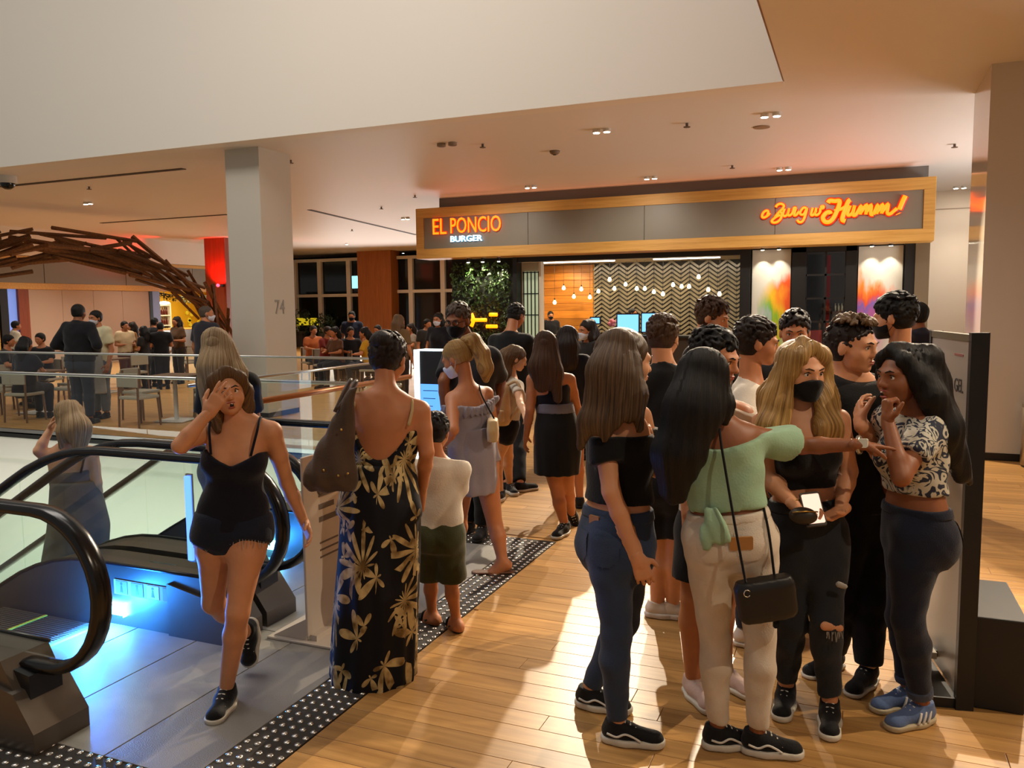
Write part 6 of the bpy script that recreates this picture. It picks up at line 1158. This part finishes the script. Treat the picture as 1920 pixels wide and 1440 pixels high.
# --- boy right profile white shirt
p = Person('person', 'dark haired boy in white t-shirt in right profile, left of the blonde girl', 4.35, 1.78, 'm', SK_M, .92, yaw=82, res=.012)
p.torso((1412, 905), (1412, 742)); p.head((1420, 642), 80, -6, 0, 1.04); p.arm('r', (1402, 840, -1), (1432, 890, -1), sh=(1400, 750, -.12)); p.arm('l', (1425, 840, 1), (1450, 890, 1)); p.leg('r', (1408, 1060), (1400, 1180, '0.09'), (1445, 1205, '0.03')); p.leg('l', (1420, 1060), (1425, 1165, '0.09'), (1465, 1185, '0.03')); p.build(); p.facebits('closed', H_DBR); p.short_hair(H_DBR, .042, .014, .088, -.006, seed=9, n=460, fwd=1.0, up=.2); p.top(M_wht, .0, 1.10, .014, .8, .7, neck=(.066, .02), sl_inf=.022, name='t_shirt'); p.pants(M_den, .2, .01, 1.97, .008); p.shoe('r', M_swc); p.shoe('l', M_swc)
# --- half hidden boy
p = Person('person', 'dark haired boy half hidden behind the blonde girl, forehead showing', 4.9, 1.80, 'm', SK_M, .92, yaw=-20, res=.014)
p.torso((1490, 840), (1490, 692)); p.head((1490, 622), -18, -8, 0, 1.0); p.arm('r', (1450, 780, 1), (1455, 840, 1)); p.arm('l', (1530, 780, 1), (1528, 840, 1)); p.leg('r', (1475, 980), (1478, 1110, '0.09'), (1475, 1130, '0.03')); p.leg('l', (1505, 980), (1508, 1110, '0.09'), (1512, 1132, '0.03')); p.build(); p.facebits('closed', H_BLK); p.short_hair(H_DBR, .04, .014, .085, -.004, seed=10, fwd=1.0); p.top(M_char, .0, 1.10, .016, .8, .7, neck=(.066, .01), sl_inf=.02, name='t_shirt'); p.pants(M_blk, .2, .01, 1.97, .008); p.shoe('r', M_sblk); p.shoe('l', M_sblk)
# --- blonde girl with black mask
p = Person('person', 'blonde girl with black mask, black crop top and ripped dark jeans', 3.40, 1.66, 'f', SK_F, .98, yaw=4, res=.011)
p.torso((1512, 1000), (1502, 782)); p.head((1500, 694, -.02), 18, -6, 0, 1.06)
p.arm('r', (1434, 892, -.03), (1496, 952, -.16), dict(tip=(1540, 985, -.20), n='up', curl=.9), sh=(1432, 792)); p.arm('l', (1592, 884, -.02), (1574, 958, -.14), dict(tip=(1512, 990, -.2), n='up', curl=.55), sh=(1572, 788)); p.leg('r', (1484, 1165, -.06), (1474, 1285, '0.09'), (1468, 1325, '0.035'), hip=(1480, 1010)); p.leg('l', (1550, 1165, -.08), (1556, 1315, '0.09'), (1556, 1385, '0.035'), hip=(1546, 1010)); p.build(); p.facebits('closed', H_BR, lips=False); p.mask(M_mblk)
f_ = Field(); A_ = lambda pts: [p.hp(*q) if abs(q[0]) < 5 else p.pt(q) for q in pts]
p.strand(f_, A_([(.006, .062, .104), (.052, .066, .066), (.080, .045, .0), (1448, 745, -.07), (1440, 800, -.11), (1434, 850, -.11)]), [.016, .022, .028, .042, .045, .026], 1.5); p.strand(f_, A_([(-.002, .062, .104), (-.048, .066, .066), (-.078, .045, .0), (1552, 745, -.05), (1562, 800, -.09), (1572, 840, -.09)]), [.016, .022, .026, .036, .036, .02], 1.5)
p.strand(f_, A_([(.01, .0, .112), (.07, .02, .06), (.088, .0, -.03), (1440, 740, .0), (1432, 800, -.06)]), [.02, .034, .034, .04, .03], 1.4); p.strand(f_, A_([(-.01, .0, .112), (-.07, .02, .06), (-.088, .0, -.03), (1556, 760, .02), (1572, 810, -.05)]), [.02, .034, .034, .034, .02], 1.4)
p.strand(f_, [(1478, 690, -.03), (1468, 760, -.09), (1466, 835, -.12)], [.026, .032, .018], 1.4); p.strand(f_, [(1498, 700, .07), (1498, 750, .10), (1500, 810, .1)], [.07, .08, .06], 1.6); p.strand(f_, [(1541, 730, -.05), (1540, 800, -.10), (1538, 850, -.12)], [.022, .026, .012], 1.4); p.hair_cap(H_BLD, .007, .104, .006, -.07, extra=f_)
p.top(M_blk, .42, .82, .008, 0, 0, name='crop_top', clip=lambda x, y, z: (z-.80)*.4, yoke=False); p.pants(M_den3, .30, .007, 1.9, .004, 'ripped_jeans', wob=.005)
f_ = Field(); K = p.ll[1]; f_.cone(K-G*.060-RH*.03+np.array([0, 0, .004]), K-G*.060+RH*.032+np.array([0, 0, -.006]), .02, .016, .01, flat=(G, 1.8)); p.part('knee_rip', f_, SK_F, .005); f_ = Field(); f_.cone(K-G*.088+np.array([0, 0, .19])+RH*.01, K-G*.088+np.array([0, 0, .18])+RH*.035, .014, .012, .01, flat=(G, 2)); p.part('thigh_rip', f_, mat('rip_thread', '8a8680', .9), .005)
b = MB()
for k in range(12): c = K-G*.078+RH*random.uniform(-.03, .035)+np.array([0, 0, -.014]); b.tube([c, c+np.array([0, 0, -random.uniform(.01, .045)])+RH*random.uniform(-.006, .01)], .0018, 4)
b.out('rip_threads', mat('rip_thread', '8a8680', .9), p.root, kind='stuff')
p.shoe('r', M_sblk, M_swht, sole_t=.03); p.shoe('l', M_sblk, M_swht, sole_t=.03)
for side in 'rl': S, E_, W_ = getattr(p, side+'a'); d = nrm(W_-E_); e1 = nrm(np.cross(d, [0, 0, 1.])); e2 = np.cross(d, e1); b = MB(); b.tube([W_-d*.02+(e1*math.cos(a)+e2*math.sin(a))*.028 for a in np.linspace(0, 2*PI, 15)[:-1]], .0022, 6, closed=True); b.out('bracelet', M_gold, p.root, True) if side == 'r' else None
ph = thing('mobile_phone', 'mobile phone with lit screen in the blonde girl\'s hands', 'phone', D_(1530, 958, 3.2)); c = D_(1524, 955, 3.21); e1, e2 = nrm(RH+[0, 0, .1]), nrm(np.array([0, 0, 1.])+G*.9); pad('case', c, e1, e2, .08, .15, .006, mat('phone_case', '3a342c', .5), ph); pad('display', c-np.cross(e1, e2)*-.0075, e1, e2, .07, .13, .0008, mat('phone_screen', '202830', .2, emit='e8b8a0', es=1.4), ph)
wl = thing('dark_pouch', 'small dark pouch held in the blonde girl\'s hand below the phone', 'pouch', D_(1508, 968, 3.18)); c = D_(1506, 967, 3.17); f_ = Field(); f_.ell(c, (.055, .03, .035), None, .01); V, Q = f_.mesh(.006); link('pouch_body', mesh_of('pouch_body', [(V, Q)]), mat('pouch_brown', '2e2418', .5), wl); b = MB(); b.tube([c-RH*.05+[0, 0, .02]-G*.02, c-G*.032+[0, 0, .026], c+RH*.05+[0, 0, .02]-G*.02], .003, 5); b.out('zip', M_gold, wl, True)
# --- curly boy
p = Person('person', 'boy with curly lightened hair and black t-shirt, glancing right', 3.78, 1.79, 'm', SK_F, .95, yaw=20, res=.012)
p.torso((1612, 955), (1602, 735)); p.head((1598, 648, -.03), 40, -4, 0, 1.05); p.arm('r', (1540, 840, 1), (1550, 930, -1), sh=(1536, 745)); p.arm('l', (1650, 850, -1), (1613, 790, -1), dict(tip=(1602, 728, -.18), n='right', curl=.5), sh=(1668, 745)); p.leg('r', (1580, 1130), (1562, 1222, '0.09'), (1515, 1258, '0.035')); p.leg('l', (1635, 1120), (1628, 1248, '0.09'), (1598, 1292, '0.035')); p.build(); p.facebits('closed', H_DBR, look=.002)
p.short_hair(H_DBR, .012, .008, .094, -.004, seed=12, n=160)
f_ = Field(); rg = random.Random(5)
for k in range(120):
    a = rg.uniform(0, 2*PI); r = math.sqrt(rg.random())*.076; x, y = r*math.cos(a)*.95, -.004+r*math.sin(a)*1.2; z = .094+.028*(1-(r/.078)**2)+rg.uniform(-.004, .012); t = rg.uniform(0, 6.3); u = np.array([math.cos(t)*.012, math.sin(t)*.012, 0])
    f_.chain([p.hp(*(np.array([x, y, z])-u)), p.hp(x, y, z+.008), p.hp(*(np.array([x, y, z-.004])+u))], [.0075, .008, .006], .004)
c = p.hp(0, -.02, 0); V, Q = f_.mesh(.005); link('curly_top', mesh_of('curly_top', [(V, Q)], lambda V: np.stack([np.arctan2((V-c)@p.HM[0], (V-c)@p.HM[1])*2, V[:, 2]*9, 0*V[:, 2]], 1)), H_LBR, p.root)
p.top(M_blk, .0, 1.10, .016, .85, .75, neck=(.066, .02), sl_inf=.022, name='t_shirt'); p.pants(M_blk, .2, .012, 1.97, .012); p.shoe('r', M_sblk, M_swht, sole_t=.022); p.shoe('l', M_sblk, M_swht, sole_t=.022)
# --- girl at right
p = Person('person', 'black haired girl laughing with fist at her mouth, patterned crop top and blue sneakers', 3.34, 1.66, 'f', SK_D, .92, yaw=-72, res=.011)
p.torso((1716, 990), (1718, 795)); p.head((1694, 706, .0), -72, 2, 0, 1.06)
p.arm('l', (1690, 895, -1), (1664, 785, -.16), dict(tip=(1662, 715, -.16), n='right', curls=[1.3, 1.4, 1.45, 1.45], tc=.3), sh=(1738, 805, -.1)); p.arm('r', (1668, 880, 1), (1655, 950, 1), dict(curl=.5)); p.leg('l', (1702, 1165, -.04), (1728, 1318, '0.09'), (1652, 1358, '0.035'), hip=(1716, 1005, -.06)); p.leg('r', (1690, 1160, .05), (1704, 1290, '0.09'), (1632, 1322, '0.035'), hip=(1712, 1005, .06)); p.build(); p.facebits('open', H_BLK)
f_ = Field(); p.strand(f_, A_([(-.004, .064, .104), (-.056, .05, .066), (-.084, .005, .0), (1748, 745, -.10), (1772, 815, -.10), (1800, 895, -.06)]), [.016, .026, .034, .046, .046, .024], 1.4); p.strand(f_, A_([(.0, .02, .11), (-.05, -.06, .07), (-.04, -.11, -.02), (1768, 790, -.03), (1800, 880, -.02)]), [.03, .055, .06, .06, .03], 1.3); p.strand(f_, A_([(.006, .064, .104), (.056, .05, .066), (.084, .005, .0), (1742, 760, .08), (1775, 850, .05)]), [.016, .026, .034, .04, .02], 1.4); p.strand(f_, [(1735, 720, -.06), (1778, 800, -.08), (1818, 905, -.04)], [.05, .045, .016], 1.4); p.hair_cap(H_BLK, .008, .102, -.004, -.08, extra=f_)
p.top(M_sw, .36, 1.03, .012, .5, .62, neck=(.072, .02), name='crop_top', sl_inf=.018); p.pants(M_den, .22, .007, 1.82, .004, 'jeans')
for l in ('rl', 'll'): Hp, K, A = getattr(p, l); d = A-K; f_ = Field(); f_.cone(K+d*.80, K+d*.90, .055, .053, .01, capb=True); f_.clip(lambda X, q=K+d*.80, u=nrm(d): -((X[0]-q[0])*u[0]+(X[1]-q[1])*u[1]+(X[2]-q[2])*u[2])); p.part('turned_cuff', f_, cloth('denim_cuff', '3c4456', bump=.4), .007)
M_sbl = cloth('shoe_blue', '55688f', .8); M_scr = mat('sole_cream', 'b0a284', .6); p.shoe('l', M_sbl, M_scr, mark='bars', sole_t=.028); p.shoe('r', M_sbl, M_scr, mark='bars', sole_t=.028); b = MB(); c = p.hp(-.078, -.002, -.055); b.tube([c+p.HM[1]*.014*math.cos(a)+p.HM[2]*.014*math.sin(a) for a in np.linspace(0, 2*PI, 13)[:-1]], .0022, 6, closed=True); b.out('earring', M_gold, p.root, True)
# --- tall man with black mask behind
p = Person('person', 'tall black haired man with black mask facing away, behind the laughing girl', 5.1, 1.92, 'm', SK_F, 1.0, yaw=-150, res=.014)
p.torso((1690, 820), (1682, 680)); p.head((1676, 594, -.02), -128, -8, 0, 1.06); p.arm('l', (1640, 760, 1), (1650, 820, 1)); p.arm('r', (1735, 760, 1), (1730, 820, 1)); p.leg('r', (1700, 960), (1700, 1080, '0.09'), (1690, 1090, '0.03')); p.leg('l', (1672, 960), (1672, 1080, '0.09'), (1660, 1090, '0.03')); p.build(); p.mask(M_mblk); p.short_hair(H_BLK, .036, .022, .088, -.002, seed=11, n=460, up=.28); p.top(M_blk, .0, 1.10, .018, .8, .75, neck=(.066, 0), sl_inf=.022); p.pants(M_blk, .2, .012, 1.97, .01); p.shoe('r', M_sblk); p.shoe('l', M_sblk)
f_ = Field(); nb = p.pel+p.CM[2]*p.TL*1.13; b = MB(); b.tube([nb+(p.CM[0]*math.cos(a)+p.CM[1]*math.sin(a))*.07+p.CM[2]*(.02-.02*math.sin(a)) for a in np.linspace(0, 2*PI, 17)[:-1]], .006, 6, closed=True); b.out('neck_cord', M_blk, p.root, True)
# ------------------------------------------------------------------ people in the middle and far distance
COLS = {}
def ccol(c): return cloth('cloth_'+c, c)
def standing(label, px, Dd, Ht, yaw, sex='m', top='1a1a1e', low='14141a', hair=H_BLK, hk='short', sk=SK_M, res=.022, w=1.05, z0=0, arms=0, mask=None, skirt=False, group=None, cat='person', face=True, hd=None, slv=.7, near=False):
    q = D_(px, 600, Dd); b = np.array([q[0], q[1], z0]); f_ = ydir(yaw); r = np.cross(f_, [0, 0, 1.]); Z = np.array([0, 0, 1.])
    p = Person('person', label, 0, Ht, sex, sk, w, yaw=yaw, res=res, base=b, group=group)
    P = lambda x, y, z: b+r*x*Ht+f_*y*Ht+Z*z*Ht
    p.torso(P(0, 0, .525), P(0, .0, .815), world=True); p.head(P(0, .02, .935), yaw if hd is None else hd, -4, 0, 1.0, world=True)
    for s_, q in (('r', 1), ('l', -1)):
        S = p.rs if s_ == 'r' else p.ls
        if arms == 0: e, w_ = P(q*.145, -.01, .64), P(q*.15, .05, .495)
        elif arms == 1: e, w_ = P(q*.15, .0, .65), P(q*.06, .13, .66)
        else: e, w_ = P(q*.19, -.04, .665), P(q*.09, .10, .60)
        p.arm(s_, e, w_, dict(curl=.5), world=True); p.leg(s_, P(q*.055, .012, .28), P(q*.055+(.01), -.005, .05), P(q*.065, .12, .015), world=True)
    p.build(hands=near or res < .026, hres=.009, butt=not skirt, headres=.011 if res > .015 else .007)
    if hk == 'short': p.hair_cap(hair, .012, .082, .0, -.07, wob=.003, res=.011 if res > .015 else .007)
    elif hk == 'bald': p.hair_cap(hair, .004, .03, -.02, -.075, res=.01)
    else:
        g = Field(); p.strand(g, [p.hp(0, .02, .086), p.hp(0, -.06, .05), p.hp(0, -.10, -.06), p.hp(0, -.10, -.2), p.hp(0, -.085, -.30 if hk == 'long' else -.2)], [.045, .08, .09, .085, .05], 1.5, n=f_); p.strand(g, [p.hp(.06, -.02, .04), p.hp(.075, -.01, -.08), p.hp(.07, .0, -.17)], [.03, .032, .02], 1.2); p.strand(g, [p.hp(-.06, -.02, .04), p.hp(-.075, -.01, -.08), p.hp(-.07, .0, -.17)], [.03, .032, .02], 1.2); p.hair_cap(hair, .012, .092, .0, -.07, extra=g, res=.011 if res > .015 else .007)
    if face and res < .026: p.facebits('closed', H_DBR, eyes=True, lips=mask is None)
    if mask: p.mask(mask)
    if top: p.top(ccol(top), .0, 1.09, .016, .6, slv, neck=(.066, 0), sl_inf=.02, name='shirt')
    if skirt: p.pants(ccol(low), .2, .02, .75, .03, 'skirt')
    else: p.pants(ccol(low), .2, .012, 1.95, .012)
    for l in 'rl': p.shoe(l, M_sblk, M_sblk, lace=False)
    return p
def seated(label, px, Dd, yaw, top, hair=H_BLK, hk='short', sk=SK_M, Ht=1.68, sex='m', py=None, group='seated diners', res=.026, low='1c1c24'):
    q = D_(px, 620, Dd); b = np.array([q[0], q[1], 0]); f_ = ydir(yaw); r = np.cross(f_, [0, 0, 1.]); Z = np.array([0, 0, 1.]); p = Person('person', label, 0, Ht, sex, sk, 1.05, yaw=yaw, res=res, base=b, group=None)
    P = lambda x, y, z: b+r*x+f_*y+Z*z
    p.torso(P(0, 0, .55), P(0, .05, 1.03), world=True); p.head(P(0, .09, 1.26), yaw, -8, 0, 1.0, world=True)
    for s_, q in (('r', 1), ('l', -1)):
        p.arm(s_, P(q*.25, .12, .82), P(q*.12, .34, .80), dict(curl=.6), world=True); p.leg(s_, P(q*.10, .42, .52), P(q*.10, .40, .08), P(q*.11, .58, .03), world=True)
    p.build(hands=False, headres=.012, face=True)
    if hk == 'short': p.hair_cap(hair, .014, .082, .0, -.07, wob=.003, res=.012)
    else: g = Field(); p.strand(g, [p.hp(0, -.06, .05), p.hp(0, -.10, -.08), p.hp(0, -.09, -.26)], [.085, .1, .06], 1.4, n=f_); p.hair_cap(hair, .014, .09, .0, -.07, extra=g, res=.012)
    p.top(ccol(top), .0, 1.09, .016, .6, .75, neck=(.066, 0), sl_inf=.02, name='shirt'); p.pants(ccol(low), .2, .012, 1.95, .01)
    for l in 'rl': p.shoe(l, M_sblk, M_sblk, lace=False)
    c = C0.copy(); COL.objects.link(c); c['label'] = 'chair under the '+' '.join(label.split()[:11])
    for ch in C0.children: copyobj(ch, c)
    c.location = b-f_*.03; c.rotation_euler = (0, 0, math.atan2(f_[1], f_[0])-PI/2)
    return p
# blonde woman standing at the top of the second escalator
p = Person('person', 'long haired blonde woman in dark top from behind, at the top of the second escalator', 5.75, 1.70, 'f', SK_F, 1.0, yaw=170, res=.013)
p.torso((425, 872), (428, 715)); p.head((412, 655), 172, -6, 0, 1.04); p.arm('r', (478, 780, 1), (482, 832, 1), dict(curl=.5)); p.arm('l', (382, 790, 1), (388, 840, 1)); p.leg('r', (436, 985), (440, 1055, '0.09'), (450, 1045, '0.03')); p.leg('l', (415, 985), (415, 1055, '0.09'), (420, 1045, '0.03')); p.build(face=False)
g = Field(); p.strand(g, [p.hp(0, .03, .088), p.hp(0, -.06, .055), p.pt((402, 690, -.12)), p.pt((400, 740, -.13))], [.05, .088, .115, .07], 1.7); p.strand(g, [(425, 650, -.06), (446, 700, -.10), (462, 755, -.10)], [.06, .06, .03], 1.6); p.strand(g, [(388, 670, -.06), (386, 720, -.12), (384, 765, -.12)], [.045, .045, .02], 1.5); p.hair_cap(hairmat('hair_ash_blonde', '70583a', 'd0b48a'), .014, .08, .02, -.08, extra=g)
p.top(M_blk, .0, 1.06, .016, .7, .8, neck=(.07, 0), name='shirt', sl_inf=.022); p.pants(M_den2, .2, .01, 1.95, .006); p.shoe('l', M_sblk); p.shoe('r', M_sblk)
# woman riding down the escalator
p = Person('person', 'ash blonde woman in long grey dress riding down the escalator, hand at her head', 5.95, 1.66, 'f', SK_P, 1.08, yaw=186, res=.013, base=np.array([*D_(140, 900, 5.95)[:2], -.46]))
p.torso((146, 985), (130, 852)); p.head((134, 785), 186, -4, 0, 1.04); p.arm('l', (72, 846, -.06), (97, 800, .02), dict(tip=(112, 765, .03), n='right', curl=.4)); p.arm('r', (182, 905, .0), (185, 960, .1)); p.build(face=False, butt=False)
g = Field(); p.strand(g, [p.hp(0, .03, .088), p.hp(0, -.06, .05), p.pt((146, 805, -.12)), p.pt((150, 838, -.12))], [.05, .085, .095, .05], 1.6); p.strand(g, [(125, 775, -.09), (118, 810, -.12), (114, 838, -.11)], [.04, .04, .02], 1.5); p.hair_cap(H_DB2, .015, .08, .02, -.08, extra=g)
M_gdr = cloth('grey_dress', '55585a'); p.top(M_gdr, .0, .80, .012, 0, 0, name='dress_bodice', clip=lambda x, y, z: (z-.78)*.4, yoke=False); p.skirt(M_gdr, [(140, 900, .17, .13), (148, 985, .215, .19), (140, 1060, .23, .21), (135, 1150, .25, .22)], 'dress_skirt', pleat=.006)
p.tubept('strap', [p.pel+p.CM[2]*p.TL*.76+p.CM[0]*.11-p.CM[1]*.11, p.pel+p.CM[2]*p.TL*1.0+p.CM[0]*.135-p.CM[1]*.06, p.pel+p.CM[2]*p.TL*1.08+p.CM[0]*.125+p.CM[1]*.01], .008, M_navy)
for l in ('r', 'l'): pass
# suit man, waiter, bald man
p = standing('large man in dark suit standing with his back turned behind the glass railing', 146, 13.0, 1.90, 172, top='17171b', low='2a2e38', hk='short', res=.018, w=1.22, arms=2, sk=SK_D, slv=1.9); p.part('shirt_collar', Field().cone(p.pel+p.CM[2]*p.TL*1.13, p.pel+p.CM[2]*p.TL*1.17, .066, .062, .01), M_wht, .012)
p = standing('waiter with white mask and long white apron beside the man in the suit', 182, 13.7, 1.80, -20, top='d8cfa8', low='6a6e72', res=.02, mask=M_mwht); q0 = p.base; f_ = Field(); f_.loft(q0, np.array([RH, G, [0, 0, 1.]]), [(.42, 0, -.13, .17, .03), (.8, 0, -.14, .15, .03), (1.15, 0, -.15, .12, .03)], .02, 2.5); p.part('apron', f_, cloth('apron_white', 'b5b0a8'), .018)
standing('balding grey haired man in dark shirt with white mask behind the blonde woman', 385, 13.2, 1.86, 150, top='2a2830', low='23283a', hair=H_GRY, hk='bald', sk=SK_M, w=1.15, hd=110, mask=M_mwht, res=.02)
# group by the hoarding
for lb, px, d, Ht, yw, sx, tp, lo, hr, hk in [('boy in cream t-shirt standing before the beige hoarding', 232, 19, 1.55, 60, 'm', 'cdb48c', '5a3020', H_BLK, 'short'), ('person in mustard top right of the boy in cream', 248, 19.6, 1.5, -60, 'f', '8a5a1e', '2a1c14', H_DBR, 'bob'), ('dark clothed woman with long black hair before the hoarding', 268, 18.4, 1.42, -100, 'f', '1c1714', '14141a', H_BLK, 'long'), ('tall person in black at the left edge of the yellow shop', 288, 19.2, 1.62, 150, 'm', '16161a', '14141a', H_BLK, 'short'), ('man in black with hand to his face before the yellow shop', 300, 18.6, 1.52, -150, 'm', '121216', '14141a', H_BLK, 'short'), ('woman in patterned brown top before the yellow shop', 332, 20, 1.62, -30, 'f', '5a4028', '2a2018', H_DBR, 'bob')]:
    standing(lb, px, d, Ht, yw, sx, tp, lo, hr, hk, res=.028, arms=1)
standing('man in white shirt and dark cap at the far left', 27, 19, 1.58, 130, 'm', 'c9bfa8', '1a1a20', H_BLK, res=.028)
# diners
for lb, px, d, yw, tp, hr, hk, sx in [('seated man in dark jacket at the far left edge', 6, 15.2, 100, '121217', H_BLK, 'short', 'm'), ('seated person with black hair and red skirt near the far left', 40, 13.4, 170, '17151c', H_BLK, 'bob', 'f'), ('seated man in black with white collar facing the camera', 80, 16.2, -10, '16161a', H_BLK, 'short', 'm'), ('seated woman in yellow top with long black hair', 690, 17.8, -90, 'b98a1c', H_BLK, 'long', 'f'), ('seated man in red shirt left of the far wood column', 610, 19.5, 60, '7a2620', H_DBR, 'short', 'm'), ('seated woman in brown with dark hair among the far diners', 632, 18.6, -40, '5a3a24', H_BLK, 'bob', 'f'), ('seated man in black beside the yellow topped woman', 655, 18.9, 30, '15151a', H_BLK, 'short', 'm'), ('seated woman in cream behind the far tables', 645, 21.0, 0, 'b8a888', H_DBR, 'bob', 'f'), ('seated child in orange at the far left window table', 585, 20.5, 40, 'a8582a', H_DBR, 'short', 'm'), ('seated man in grey below the far wood column', 712, 20.6, -30, '55504c', H_BLK, 'short', 'm'), ('seated woman with long hair right of the wood column', 775, 21.5, -60, '8a7a6a', H_DBR, 'long', 'f')]:
    seated(lb, px, d, yw, tp, hr, hk, sex=sx)
standing('waiter in navy with dark mask standing among the far diners', 660, 20.2, 1.72, 0, 'm', '1a2236', '14141a', res=.028, mask=M_mblk)
standing('woman with long light brown hair standing before the far wood column', 747, 14.5, 1.66, 150, 'f', '6a5030', '2a2018', H_LBR, 'long', res=.022)
standing('person in dark top left of the masked man, before the dark windows', 822, 15.5, 1.68, -20, 'f', '18181e', '202028', H_BLK, 'bob', res=.024, mask=M_mwht)
standing('person in black seen beyond the kiosk near the dark windows', 800, 17.5, 1.55, 40, 'm', '2a2622', '1a1a1e', H_BLK, 'short', res=.026)
# second girl with arm around the tank top woman
p = standing('girl with dark straight hair and navy top just right of the tank top woman', 1064, 7.2, 1.60, 175, 'f', '11131f', '101014', H_DBR, 'bob', res=.015, w=.98, skirt=True)
standing('woman with white mask and dark hair before the shop counter', 1104, 9.6, 1.62, -60, 'f', '1a1614', '16161c', H_DBR, 'long', res=.018, mask=M_mwht)
standing('masked shop worker in black behind the counter at the plank wall', 1032, 22.4, 1.66, 10, 'm', '141418', '141418', H_BLK, res=.03, mask=M_mblk)
standing('shop worker with dark cap between the blue menu screens', 1184, 20.9, 1.72, 60, 'm', '1a1a20', '141418', H_BLK, res=.03)
standing('man in navy shirt with white mask at the far right behind the tall man', 1720, 7.4, 1.80, -150, 'm', '14162a', '121218', H_BLK, sk=SK_D, res=.016, mask=M_mwht, hd=-110)
